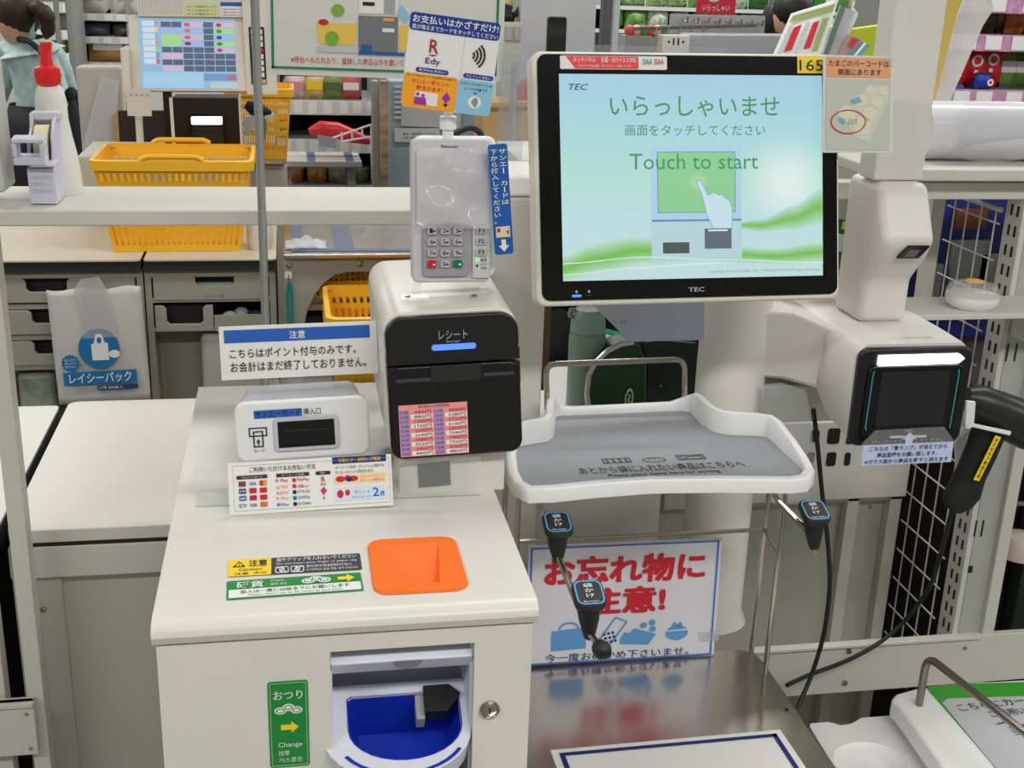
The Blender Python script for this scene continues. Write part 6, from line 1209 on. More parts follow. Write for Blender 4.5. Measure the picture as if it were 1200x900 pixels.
def shelf_unit(name, label, Y, x0p, x1p, rails, back, depth=0.35, bottom=0.0, topy=-20, railmat=RAILW, tagmat=None, tagn=0, rail_h=0.035):
    xa, xb = at(x0p, 50, Y=Y).x, at(x1p, 50, Y=Y).x; r = thing(name, label, 'shelf', ((xa + xb) / 2, Y, 0)); zt2 = at((x0p + x1p) / 2, topy, Y=Y).z
    m = MB(); m.box(xa, xb, Y + depth, Y + depth + 0.02, bottom, zt2); m.build('back_panel', back, r)
    zs = []
    for yp in rails:
        z = at((x0p + x1p) / 2, yp, Y=Y).z; zs.append(z); m = MB(); m.box(xa, xb, Y + 0.012, Y + depth, z - 0.012, z); m.build('shelf_board', SHG, r)
        m = MB(); m.box(xa, xb, Y, Y + 0.012, z - rail_h, z); pr = m.build('price_rail', railmat, r)
        for i in range(tagn):
            u = (i + 0.15 + 0.3 * random.random()) / tagn; w_ = (xb - xa) / tagn * 0.6; m = MB(); m.box(xa + u * (xb - xa), min(xa + u * (xb - xa) + w_, xb), Y - 0.002, Y, z - rail_h * 0.9, z - 0.003); m.build('price_tag', tagmat or PTAG, pr)
    for x in (xa, xb): m = MB(); m.box(x - 0.012, x + 0.012, Y + 0.01, Y + depth, 0, zt2); m.build('upright', SHG, r)
    return r, xa, xb, zs
# bread shelf beyond the assistant
S1, xa, xb, zs = shelf_unit('bread_shelf', 'pale shelf of bread and snack packs far behind the assistant', 6.6, 84, 152, [16, 43, 73], M('pale_cooler_back', (196, 206, 206), 0.5), 0.4, 0, -30, RAILW, None, 4)
packs1 = [(zs[2], [((206, 150, 86), 0.20, 0.13, 'golden bread pack on the bottom bread shelf, left of the red pack', PAPER), ((196, 40, 44), 0.28, 0.13, 'red bread pack on the bottom bread shelf, right of the golden pack', M('bread_buff', (226, 186, 140), 0.5))]),
          (zs[1], [((70, 84, 90), 0.13, 0.06, 'first dark tray from the left on the middle bread shelf', None), ((86, 90, 92), 0.13, 0.06, 'second dark tray from the left on the middle bread shelf', None), ((176, 182, 180), 0.14, 0.075, 'silvery patterned tray on the middle bread shelf', None)]),
          (zs[0], [((216, 206, 204), 0.14, 0.15, 'tall white pack on the top bread shelf, next to the upright', PINK), ((228, 222, 220), 0.13, 0.15, 'tall white patterned pack in the middle of the top bread shelf', LTGREY), ((40, 60, 90), 0.12, 0.09, 'dark blue pack on the top bread shelf', None), ((200, 70, 90), 0.15, 0.09, 'pink and yellow pack at the end of the top bread shelf', M('pack_yellow', (236, 206, 90), 0.5))])]
for z, lst in packs1:
    x = xa + 0.05
    if z == zs[2]: x = xa + 0.07
    for k, (c_, w_, h_, lb_, bd) in enumerate(lst): pack('food_pack', lb_, 'food pack', x + w_ / 2, 6.66, z + 0.001, w_, h_, 0.08, M('pack_%d_%d_%d' % c_, c_, 0.3), 'packs on the bread shelf', bd); x += w_ + 0.015
# spice shelf left
S2, xa, xb, zs = shelf_unit('bottle_shelf', 'dark shelf of small jars behind the assistant near the left edge', 6.2, 28, 84, [3, 35, 62, 88], M('dark_shelf_back', (58, 54, 50), 0.6), 0.35, 0, -30, RAILW, None, 5, 0.045)
JC = [(196, 180, 90), (150, 120, 70), (120, 150, 170), (190, 160, 70), (110, 90, 60), (200, 200, 190)]
for r, z in enumerate(zs[1:]):
    for i in range(9):
        x = xa + 0.03 + i * (xb - xa - 0.06) / 8; hj = 0.075 + 0.03 * ((i * 7 + r * 3) % 3) / 2; c_ = JC[(i + r * 2) % 6]
        j = thing('jar', 'small jar on the ' + ['second', 'third', 'lowest'][r] + ' level of the dark shelf behind the assistant', 'jar', (x, 6.26, z), 'jars on the dark shelf')
        m = MB(); m.lathe((x, 6.26, z), [(0.018, 0), (0.020, 0.005), (0.020, hj * 0.75), (0.012, hj * 0.85)], 10); m.build('glass', M('jar_%d_%d_%d' % c_, c_, 0.3), j, smooth=True); m = MB(); m.lathe((x, 6.26, z + hj * 0.85), [(0.014, 0), (0.014, hj * 0.15)], 10); m.build('lid', M('jar_lid', (220, 180, 60) if r % 2 else (70, 50, 40), 0.4), j)
# two thin steel posts in front of the shelves
for x_, lb_ in ((70, 'left thin steel queue post in front of the jar shelf'), (84, 'right thin steel queue post in front of the jar shelf')):
    c = at(x_, 60, Y=5.9); m = MB(); m.cyl((c.x, 5.9, 0), (c.x, 5.9, 2.2), 0.012, seg=10); tag(m.build('shelf_post', M('grey_steel_pole', (0, 0, 0)), smooth=True), lb_, 'post')

# ------------------------------------------------------------------ snack gondola between register and board
GY = 4.9
S3, xa, xb, zs = shelf_unit('snack_gondola', 'black-backed snack gondola seen under the green-bordered board', GY, 322, 442, [118, 163, 217], M('black_shelf_back', (24, 26, 24), 0.6), 0.45, 0, 60, RAILW, None, 7, 0.055)
sn = [((214, 190, 196), 'clear pack with pink print, first on the upper snack shelf', PINK), ((202, 176, 110), 'clear pack with yellow print, second on the upper snack shelf', YEL), ((120, 136, 84), 'green-topped clear pack, third on the upper snack shelf', M('olive_ink', (90, 110, 60), 0.5)), ((180, 90, 86), 'red and white pack, fourth on the upper snack shelf', PAPER)]
for i, (c_, lb_, bd) in enumerate(sn):
    x = at((345, 369, 390, 412)[i], 110, Y=GY).x; pack('snack_pack', lb_, 'snack pack', x, GY + 0.06, zs[0] + 0.001, 0.085, 0.085, 0.05, M('snack_%d' % i, c_, 0.25, noise=0.15, scale=30), 'upper snack packs', bd)
cups = [(320, (120, 92, 70), 'brown snack tub at the left of the bottom gondola row'), (344, (190, 130, 50), 'orange snack tub, second on the bottom gondola row'), (372, (196, 136, 56), 'orange snack tub, third on the bottom gondola row'), (397, (150, 150, 120), 'pale foil pack, fourth on the bottom gondola row'), (422, (110, 120, 80), 'olive pack at the right of the bottom gondola row')]
for i, (px_, c_, lb_) in enumerate(cups):
    x = at(px_, 205, Y=GY).x; j = thing('snack_tub', lb_, 'snack tub', (x, GY + 0.08, zs[2]), 'bottom gondola snacks')
    m = MB(); m.lathe((x, GY + 0.08, zs[2]), [(0.030, 0), (0.038, 0.01), (0.042, 0.055)], 14); m.build('tub', M('tub_%d' % i, c_, 0.3, noise=0.5, scale=60), j, smooth=True); m = MB(); m.lathe((x, GY + 0.08, zs[2] + 0.055), [(0.044, 0), (0.044, 0.008), (0.0, 0.010)], 14); m.build('lid', M('grey_lid', (150, 150, 140), 0.3), j, smooth=True)
# conveyor-like steel tray in front with red pack
tz2 = at(380, 190, Y=4.55).z
ct2 = thing('steel_display_table', 'steel-edged display table in front of the snack gondola', 'table', (at(380, 190, Y=4.6).x, 4.65, 0))
x0_, x1_ = at(325, 190, Y=4.55).x, at(424, 190, Y=4.55).x
m = MB(); m.box(x0_, x1_, 4.55, 4.80, tz2 - 0.012, tz2); m.build('top', M('pale_laminate', (196, 190, 182), 0.3), ct2); m = MB(); m.box(x0_, x1_, 4.54, 4.55, tz2 - 0.016, tz2 + 0.002); m.build('steel_edge', M('bright_steel', (230, 230, 236), 0.25, 0.7), ct2); m = MB(); m.box(x0_, x1_, 4.80, 4.81, tz2 - 0.016, tz2 + 0.002); m.build('steel_edge', M('bright_steel', (230, 230, 236), 0.25, 0.7), ct2)
for xx in (at(360, 185, Y=4.6).x, at(405, 185, Y=4.6).x): m = MB(); m.box(xx, xx + 0.03, 4.552, 4.799, tz2, tz2 + 0.0015); m.build('blue_tape', M('slate_blue_tape', (0, 0, 0)), ct2)
for xx in (x0_ + 0.02, x1_ - 0.05): m = MB(); m.box(xx, xx + 0.03, 4.6, 4.75, 0, tz2 - 0.012); m.build('leg', SHG, ct2)
wb = thing('wire_rack', 'white wire rack carrying a red pack before the snack gondola', 'wire rack', at(410, 165, Y=4.66))
for a_, b_ in (((372, 168), (435, 146)), ((400, 166), (436, 160)), ((435, 146), (436, 210)), ((400, 155), (401, 166)), ((412, 152), (413, 164)), ((424, 149), (425, 162))): m = MB(); m.cyl(at(*a_, Y=4.66), at(*b_, Y=4.66), 0.004, seg=6); m.build('wire', PUREW, wb)
m = MB(); q = [at(x, y, Y=4.64) for x, y in ((372, 158), (394, 162), (394, 174), (374, 171))]; m.prism(q, (0, 0.004, 0)); m.build('tag_plate', M('grey_tag', (150, 156, 164), 0.5), wb)
m = MB(); m.tube([at(362, 154, Y=4.72), at(375, 151, Y=4.72), at(395, 153, Y=4.72), at(415, 160, Y=4.72), at(434, 166, Y=4.72)], [0.012, 0.03, 0.032, 0.026, 0.012], 12); tag(m.build('red_pack', M('red_film', (214, 44, 60), 0.3), smooth=True), 'long red pack lying in the white wire rack', 'food pack')
# pillars and cabinet beyond
PLR = M('grey_pillar_paint', (150, 146, 136), 0.5)
def slabobj(name, label, cat, px, Y, d, mat, bev=0.004, drop=True):
    q = [at(x, y, Y=Y) for x, y in px]
    if drop: zf = min(p.z for p in q); q = [V((p.x, p.y, 0.0)) if abs(p.z - zf) < 0.06 else p for p in q]
    m = MB(); m.prism(q, (0, d, 0)); return tag(m.build(name, mat, bevel=bev), label, cat)
slabobj('grey_post', 'grey post at the right end of the snack gondola', 'post', ((436, 95), (444, 95), (446, 218), (438, 218)), 4.45, 0.06, PLR)
slabobj('brown_post', 'slim product strip of goods beside the grey post', 'strip', ((446, 95), (455, 95), (456, 218), (448, 218)), 4.2, 0.05, M('goods_strip', (150, 130, 110), 0.5, noise=0.6, scale=25, stretch=(0.2, 0.2, 1)))
cbn = slabobj('blue_grey_cabinet', 'blue-grey cabinet behind the payment board', 'cabinet', ((456, 95), (568, 95), (570, 218), (458, 218)), 4.3, 0.4, M('blue_grey_paint', (146, 164, 176), 0.45))
g = fr((470, 120), (540, 124), (540, 150), (470, 148), dict(Y=4.29), dict(Y=4.29)); patch(g, 0, 0, 1, 1, M('grey_panel_print', (0, 0, 0)), cbn, 'notice_panel', n=0.002)
g = fr((462, 150), (515, 150), (515, 166), (462, 166), dict(Y=4.29), dict(Y=4.29)); m = MB(); m.fbox(g, 0, 0, 1, 1, 0, 0.01); m.build('label_plate', LTGREY, cbn); text('食品、飲料等はこちらで', g, 0.18, 0.3, 0.9, 0.5, INK, cbn, n=0.0105); text('お買い求めください', g, 0.18, 0.6, 0.7, 0.78, INK, cbn, n=0.0105)
m = MB(); [m.box(at(462, 100 + 6 * i, Y=4.29).x, at(470, 100, Y=4.29).x, 4.286, 4.29, at(462, 103 + 6 * i, Y=4.29).z, at(462, 100 + 6 * i, Y=4.29).z) for i in range(7)]; m.build('vent_grille', LTGREY, cbn)
bxx = slabobj('cardboard_box', 'brown cardboard box between payment terminal and touch monitor', 'box', ((565, 120), (640, 118), (640, 230), (568, 230)), 3.42, 0.15, CARD)
m = MB(); g = fr((566, 126), (640, 124), (640, 132), (566, 134), dict(Y=3.419), dict(Y=3.419)); patch(g, 0, 0, 1, 0.5, M('box_seam', (150, 112, 66), 0.7), bxx, 'seam', n=0.001)
m = MB(); c = at(601, 130, Y=2.9); m.cyl((c.x, 2.9, 0), (c.x, 2.9, at(601, 72, Y=2.9).z), 0.008, seg=10); tag(m.build('barrier_post', M('grey_cream_post', (0, 0, 0)), smooth=True), 'thin grey post rising before the cardboard box', 'post')
m = MB(); q = [at(x, y, Y=3.45) for x, y in ((604, 106), (624, 88), (630, 118.5), (604, 118.5))]; m.prism(q, (0, 0.05, 0)); tag(m.build('red_bag', M('dull_red_film', (196, 70, 90), 0.4), bevel=0.006), 'dull red bag resting on the cardboard box', 'bag')
# green-bordered board
f = fr((309, -62), (592, -50), (590, 97), (314, 86), dict(Y=2.75), dict(Y=2.75))
gb = thing('hanging_board', 'large white board with green border hanging behind the payment board', 'sign', f.p(0.5, 1))
m = MB(); m.fbox(f, 0, 0, 1, 1, -0.01, 0); m.build('board', M('board_white', (218, 218, 212), 0.4), gb); ink(f, box_line(0.02, 0.03, 0.975, 0.95, 0.02, 1.9), M('board_green', (40, 130, 90), 0.5), gb, 'green_border')
text('※秤台へもたれたり、登録した商品以外を置いてしまうと', f, 0.10, 0.845, 0.66, 0.90, RED, gb, 0.01)
def bq(x0, y0, x1, y1): # pixels -> board u, v
    a, b = at(x0, y0, Y=2.75), at(x1, y1, Y=2.75); return ((a - f.o).dot(f.u) / f.w, (a - f.o).dot(f.v) / f.h, (b - f.o).dot(f.u) / f.w, (b - f.o).dot(f.v) / f.h)
patch(f, *bq(420, 18, 466, 62), M('picture_grey', (120, 124, 128), 0.5), gb, 'machine_picture', n=0.001); patch(f, *bq(421, -12, 466, 17), PAPER, gb, 'machine_picture', n=0.0008); patch(f, *bq(420, 60, 474, 66), M('picture_blue', (40, 96, 160), 0.5), gb, 'machine_picture', n=0.001); patch(f, *bq(423, 52, 436, 61), M('picture_blue', (0, 0, 0)), gb, 'machine_picture', n=0.0013)
patch(f, *bq(449, 21, 462, 25), ORINK, gb, 'machine_picture', n=0.0014); patch(f, *bq(448, 33, 462, 38), PAPER, gb, 'machine_picture', n=0.0014); patch(f, *bq(425, 2, 439, 7), SOFTB, gb, 'machine_picture', n=0.0012); patch(f, *bq(450, -4, 463, 16), GREYP, gb, 'machine_picture', n=0.0012)
yb2 = bq(371, 26, 419, 53); ink(f, [[(yb2[0], yb2[1]), (yb2[2], yb2[1]), (yb2[2] - 0.01, yb2[3]), (yb2[0] + 0.012, yb2[3])]], M('picture_yellow', (236, 200, 90), 0.5), gb, 'basket_picture'); patch(f, *bq(371, 54, 420, 62), LTGREY, gb, 'shelf_picture', n=0.0012); c_ = bq(379, 26, 396, 12)
ink(f, [disc(c_[0], c_[1], 0.022, 0.025, 12)], RED, gb, 'tomato_picture', n=0.0012); PG = M('picture_green', (130, 176, 60), 0.5); ink(f, [disc(c_[2], c_[3], 0.028, 0.05, 9)], PG, gb, 'leaf_picture', n=0.0014); ink(f, [disc(bq(389, 45, 0, 0)[0], bq(389, 45, 0, 0)[1], 0.03, 0.06, 10)], PG, gb, 'vegetable_picture', n=0.0014)
yb2 = bq(468, 30, 480, 60); patch(f, *yb2, M('picture_yellow', (0, 0, 0)), gb, 'basket_picture', n=0.001); c_ = bq(470, 14, 478, 4); ink(f, [[(c_[0] - 0.02, c_[1]), (c_[0], c_[1] - 0.06), (c_[0] + 0.04, c_[1] + 0.03), (c_[0] + 0.02, c_[1] + 0.09)]], SKYB, gb, 'bottle_picture')
m = MB(); [m.cyl(f.p(u, 0, -0.005), f.p(u, 0, -0.005) + V((0, 0, 3.2 - f.p(u, 0).z)), 0.003, seg=6) for u in (0.1, 0.9)]; m.build('hanging_wire', CHROME, gb)
# ================================================================== behind the touch monitor
# acrylic partition and black device
m = MB(); a, b = at(586, 50, Y=1.78), at(852, 52, Y=1.78); m.box(a.x, b.x, 1.78, 1.784, 1.262, a.z); m.box(a.x, a.x + 0.004, 1.60, 1.78, 1.262, a.z - 0.01); tag(m.build('acrylic_partition', clear('tinted_acrylic', (0.90, 0.93, 0.95), 0.10)), 'clear acrylic partition edge rising behind the touch monitor', 'partition')
m = MB(); m.box(at(586, 50, Y=1.78).x, at(852, 50, Y=1.78).x, 1.60, 1.79, 1.235, 1.262); tag(m.build('partition_ledge', CREAM), 'cream ledge carrying the acrylic partition', 'ledge')
f = fr((643, 19), (665, 20), (663, 62), (641, 62), dict(Y=1.70), dict(Y=1.70))
dv = thing('black_device', 'slim black upright device standing behind the touch monitor', 'device', f.p(0.5, 1)); m = MB(); m.slab(f, 0, 0, 1, 2.0, -0.012, 0, 0.004); m.build('casing', SOFTB, dv, bevel=0.002); m = MB(); m.slab(f, 0.05, 0.04, 0.95, 1.9, 0, 0.001, 0.003); m.build('front_glass', GLOSSB, dv)
# grey-white pillar panel
slabobj('grey_panel_wall', 'tall pale grey panel beyond the touch monitor', 'panel', ((612, -60), (702, -60), (700, 90), (610, 90)), 3.6, 0.3, M('pale_grey_panel', (190, 192, 194), 0.5, noise=0.03, scale=5))
slabobj('beige_machine', 'small beige machine between the boards and the grey panel', 'machine', ((590, 26), (612, 26), (612, 60), (589, 60)), 3.60, 0.10, M('beige_machine', (196, 190, 172), 0.5))
for x_ in (593, 603): m = MB(); m.box(at(x_, 30, Y=3.595).x, at(x_ + 7, 30, Y=3.595).x, 3.593, 3.60, at(593, 47, Y=3.595).z, at(593, 31, Y=3.595).z); m.build('machine_window', GREYP, bpy.data.objects['beige_machine'])
m = MB(); m.tube([at(584, 18, Y=3.64), at(592, 16, Y=3.64), at(597, 20, Y=3.64), at(606, 16, Y=3.64), at(611, 4, Y=3.64)], [0.02, 0.03, 0.02, 0.008, 0.006], 10, 0.02); m.tube([at(592, 20, Y=3.64), at(592, 27, Y=3.64)], 0.008, 8); tag(m.build('black_lamp', SOFTB, smooth=True), 'small black lamp arm above the beige machine', 'lamp')
m = MB(); c = at(590, 8, Y=3.76); m.ell(c, 0.03, 0.03, 0.035); m.cyl(c + V((0, 0, -0.03)), V((c.x, 3.76, 0.0)), 0.01, seg=8); tag(m.build('yellow_ornament', M('pale_yellow', (236, 220, 150), 0.5), smooth=True), 'pale yellow ornament at the top behind the payment board', 'ornament')
# dark posts
slabobj('dark_post', 'dark slanted post beside the pale grey panel', 'post', ((712, -60), (722, -60), (716, 60), (706, 60)), 3.4, 0.05, M('dark_grey_steel', (96, 98, 100), 0.4, 0.5))
slabobj('white_post', 'white post right of the dark post', 'post', ((723, -60), (731, -60), (726, 40), (719, 40)), 3.7, 0.05, M('pale_grey_panel', (0, 0, 0)))
slabobj('barrier_rail', 'beige barrier rail running behind the touch monitor toward the produce', 'rail', ((716, 37), (780, 42), (780, 62), (716, 62)), 3.5, 0.05, CREAM)
g = fr((776, 41), (808, 42), (808, 64), (776, 64), dict(Y=3.3), dict(Y=3.3)); m = MB(); m.fbox(g, 0, 0, 1, 30, -0.05, 0); bk = tag(m.build('rail_end_bracket', CREAM, bevel=0.002), 'cream bracket with two slots at the end of the barrier rail', 'bracket'); ink(g, [[(0.38, 0.15), (0.44, 0.15), (0.44, 0.5), (0.38, 0.5)], [(0.55, 0.15), (0.61, 0.15), (0.61, 0.5), (0.55, 0.5)], disc(0.24, 0.33, 0.04, 0.07, 10), disc(0.76, 0.33, 0.04, 0.07, 10)], SLOT, bk, 'slot_mark', n=0.001)
slabobj('steel_counter_panel', 'long brushed grey panel behind the top of the touch monitor', 'panel', ((806, 40), (935, 41), (935, 80), (806, 80)), 3.35, 0.08, M('grey_steel_panel', (176, 178, 186), 0.3, 0.3))
hw = thing('hook_fence', 'grey backboard with a row of hooks before the produce shelf', 'hook board', at(850, 40, Y=4.2))
q = [at(x, y, Y=4.2) for x, y in ((788, 17), (897, 19), (905, 42), (788, 42))]; q[2].z = 0; q[3].z = 0
m = MB(); m.prism(q, (0, 0.03, 0)); m.build('backboard', M('fence_grey', (168, 170, 172), 0.5), hw)
for i in range(8): c = at(800 + 12.5 * i, 23 + 0.6 * i, Y=4.19); m = MB(); m.tube([c, c + V((0, -0.05, -0.005)), c + V((0, -0.055, 0.012))], 0.004, 6); m.build('hook', CHROME, hw)
m = MB(); m.tube([at(740, 34, Y=4.1), at(886, 30, Y=4.1)], 0.006, 6); m.build('top_wire', CHROME, hw)
for i in range(5): m = MB(); m.tube([at(770 + 14 * i, 33, Y=4.1), at(766 + 14 * i, 42, Y=4.0)], 0.005, 6); m.build('top_wire', CHROME, hw)
# produce shelf
S4, xa, xb, zs = shelf_unit('produce_shelf', 'long produce shelf full of bagged greens at the back', 6.3, 690, 1045, [11, 38], M('mint_back', (170, 190, 178), 0.5), 0.5, 0, -40, RAILW, None, 0, 0.018)
VG = [(70, 130, 60), (110, 160, 80), (56, 104, 50), (150, 180, 120), (190, 205, 180), (88, 140, 70)]
random.seed(3)
for r, z in enumerate(zs):
    x = xa + 0.06; i = 0
    while x < xb - 0.1:
        c_ = VG[random.randrange(6)]; w_ = 0.09 + 0.04 * random.random(); h_ = 0.09 + 0.03 * random.random()
        o = pack('vegetable_bag', ['bagged leafy vegetable on the upper row of the far produce shelf', 'bagged leafy vegetable on the lower row of the far produce shelf'][r], 'vegetable bag', x + w_ / 2, 6.35 - 0.02 * random.random(), z + 0.002, w_, h_, 0.08, M('veg_%d_%d_%d' % c_, c_, 0.35, noise=0.5, scale=45), 'bagged greens on the produce shelf'); x += w_ + 0.006
rs = thing('red_welcome_sign', 'red hanging sign with white script above the hook fence', 'sign', at(840, 10, Y=4.6)); f = fr((818, -28), (863, -26), (863, 17), (817, 16), dict(Y=4.6), dict(Y=4.6)); m = MB(); m.fbox(f, 0, 0, 1, 1, -0.006, 0); m.build('board', M('sign_red', (206, 36, 64), 0.5), rs); text('いらっしゃい', f, 0.15, 0.74, 0.85, 0.92, PAPER, rs, n=0.001); ink(f, [disc(0.42, 0.58, 0.15, 0.10, 16)], M('egg_pale', (0, 0, 0)), rs, 'portrait_mark', n=0.001)
m = MB(); m.cyl(f.p(0.5, 0, -0.003), f.p(0.5, 0, -0.003) + V((0, 0, 3.2 - f.p(0.5, 0).z)), 0.003, seg=6); m.build('hanging_wire', CHROME, rs)
# fruit packs on the low shelf
for i in range(8):
    c = at(738 + 8 * i, 36, Y=4.9); m = MB(); m.ell(c, 0.022, 0.022, 0.024); tag(m.build('fruit_pack', [M('fruit_red', (206, 70, 70), 0.4), M('fruit_pink', (226, 160, 150), 0.4), M('veg_70_130_60', (0, 0, 0))][i % 3], smooth=True), ['first', 'second', 'third', 'fourth', 'fifth', 'sixth', 'seventh', 'eighth'][i] + ' small fruit from the left on the low rack behind the rail', 'fruit', 'fruit on the low rack')
m = MB(); a, b = at(730, 40, Y=4.9), at(800, 40, Y=4.9); m.box(a.x, b.x, 4.86, 4.96, 0, a.z - 0.003); tag(m.build('low_rack', SHG), 'low grey rack carrying small fruit behind the rail', 'rack')
# customer far behind
p2 = thing('person', 'customer with dark hair bending at the produce, mostly hidden by flyers', 'person', at(925, 30, Y=5.2))
c = at(922, 20, Y=5.2); cx_ = c.x
vs = [V((cx_ + 0.02, 5.25, 0.82)), V((cx_ + 0.0, 5.24, 1.0)), V((cx_ - 0.02, 5.22, c.z - 0.20)), V((cx_ - 0.02, 5.2, c.z - 0.10)), c, V((cx_ + 0.10, 5.27, 0.42)), V((cx_ + 0.10, 5.27, 0.05)), V((cx_ - 0.08, 5.27, 0.42)), V((cx_ - 0.08, 5.27, 0.05)), V((cx_ + 0.18, 5.2, c.z - 0.28)), V((cx_ + 0.14, 5.1, c.z - 0.45)), V((cx_ - 0.2, 5.2, c.z - 0.28)), V((cx_ - 0.18, 5.1, c.z - 0.45))]
skin_mesh('body', vs, [(0, 1), (1, 2), (2, 3), (3, 4), (0, 5), (5, 6), (0, 7), (7, 8), (2, 9), (9, 10), (2, 11), (11, 12)], [(0.14, 0.11), (0.14, 0.10), (0.13, 0.09), 0.05, 0.07, 0.08, 0.05, 0.08, 0.05, 0.06, 0.04, 0.06, 0.04], BLK, p2)
m = MB(); m.ell(c, 0.075, 0.09, 0.105, 14, 10); m.build('head', SKIN, p2, smooth=True); m = MB(); m.ell(c + V((0.012, -0.022, 0.03)), 0.085, 0.10, 0.09, 14, 10); m.ell(c + V((-0.06, 0.03, -0.03)), 0.04, 0.06, 0.09, 12, 8); m.build('hair', M('black_hair', (22, 20, 20), 0.5), p2, smooth=True)
# flyers standing in a rack
fw = thing('flyer_rack', 'leaning rack that holds shop flyers behind the monitor', 'flyer rack', at(960, 70, Y=1.95))
m = MB(); a, b = at(900, 75, Y=1.95), at(1030, 75, Y=1.95); m.box(a.x, b.x, 1.90, 2.02, a.z - 0.03, a.z); m.box(a.x + 0.02, a.x + 0.05, 1.94, 1.98, 1.2, a.z - 0.03); m.build('rack_base', CREAM, fw)
m = MB(); m.box(a.x, b.x, 1.88, 2.04, 1.258, 1.27); m.build('rack_foot', CREAM, fw)
def flyer(TL, TR, BR, BL, Yt, Yb, label, base_mat, bands, n_=0):
    f = fr(TL, TR, BR, BL, dict(Y=Yt), dict(Y=Yb)); r = thing('flyer', label, 'flyer', f.p(0.5, 1), 'flyers in the rack'); m = MB(); q = [at(*TL, Y=Yt), at(*TR, Y=Yt), at(*BR, Y=Yb), at(*BL, Y=Yb)]; m.prism(q, (0, 0.004, 0)); m.build('booklet', base_mat, r)
    for pl, mt in bands:
        def mix(u, v): return (q[0] * (1 - u) + q[1] * u) * (1 - v) + (q[3] * (1 - u) + q[2] * u) * v + V((0, -0.004, 0))
        m = MB(); m.add([mix(u, v) for u, v in pl], [tuple(range(len(pl)))]); m.build('printed_band', mt, r)
OLIVE = M('olive_green_band', (150, 168, 100), 0.5)
flyer((928, 16), (980, 0), (958, 66), (906, 66), 1.97, 1.93, 'white flyer with olive stripe and red price boxes leaning behind the monitor', PAPER, [([(0.02, 0.06), (0.98, 0.06), (0.98, 0.20), (0.02, 0.20)], OLIVE), ([(0.18, 0.36), (0.34, 0.32), (0.34, 0.86), (0.18, 0.9)], RED), ([(0.60, 0.34), (0.74, 0.32), (0.74, 0.84), (0.60, 0.86)], RED), ([(0.05, 0.30), (0.15, 0.30), (0.15, 0.95), (0.05, 0.95)], LTGREY), ([(0.42, 0.3), (0.52, 0.3), (0.5, 0.95), (0.44, 0.95)], LTGREY), ([(0.8, 0.3), (0.95, 0.3), (0.93, 0.9), (0.82, 0.9)], OLIVE)])
flyer((972, -8), (984, -4), (962, 66), (950, 66), 1.985, 1.95, 'white flyer standing edge-on behind the olive-striped flyer', PAPER, [])
flyer((985, 6), (1002, 14), (980, 66), (964, 66), 1.99, 1.955, 'grey booklet leaning in the middle of the flyer rack', M('booklet_grey', (170, 172, 178), 0.5), [([(0, 0), (0.3, 0), (0.3, 1), (0, 1)], M('booklet_green', (90, 120, 100), 0.5))])
flyer((1000, 8), (1006, 16), (985, 66), (975, 66), 2.0, 1.96, 'thin dark-edged booklet beside the grey booklet', M('booklet_white', (206, 206, 210), 0.5), [])
flyer((994, 40), (1010, 45), (1000, 66), (982, 66), 1.96, 1.945, 'small tan booklet with red spot at the end of the flyer rack', M('booklet_tan', (176, 150, 130), 0.5), [([(0.3, 0.1), (0.9, 0.1), (0.8, 0.5), (0.3, 0.5)], RED)])
flyer((1006, 48), (1021, 53), (1008, 66), (993, 66), 1.95, 1.94, 'small blue booklet at the right end of the flyer rack', M('booklet_blue', (110, 146, 170), 0.5), [([(0.35, 0), (0.55, 0), (0.55, 1), (0.35, 1)], PAPER)])
slabobj('lime_board', 'lime green board standing behind the booklets', 'board', ((1000, 34), (1042, 28), (1042, 80), (998, 80)), 2.2, 0.02, M('lime_green_board', (196, 214, 40), 0.5), 0.001, False).location = (0, 0, 0)
m = MB(); a = at(1020, 79, Y=2.21); m.box(a.x - 0.05, a.x + 0.05, 2.2, 2.22, 0, a.z + 0.002); m.build('stand', CREAM, bpy.data.objects['lime_board'])
# small goods right of the produce shelf
for i, (x, y, c_, lb_) in enumerate(((1010, 22, (200, 196, 180), 'cream carton on the far counter above the lime board'), (1024, 24, (170, 90, 70), 'reddish carton on the far counter above the lime board'), (1033, 8, (206, 216, 150), 'pale green poster above the far counter'))):
    c = at(x, y, Y=4.6); zc_ = at(1000, 30, Y=4.55).z - 0.01; m = MB(); m.box(c.x - 0.02, c.x + 0.018, 4.6 + 0.07 * i, 4.66 + 0.07 * i, zc_, zc_ + (0.06, 0.05, 0.16)[i]); tag(m.build('far_carton', M('carton_%d' % i, c_, 0.5), bevel=0.003), lb_, 'carton' if i < 2 else 'poster')
m = MB(); a, b = at(1000, 30, Y=4.55), at(1048, 30, Y=4.55); m.box(a.x - 0.1, b.x + 0.1, 4.55, 4.95, 0, a.z - 0.01); tag(m.build('far_counter', M('far_counter_grey', (190, 190, 180), 0.5)), 'far grey counter behind the lime board', 'counter')

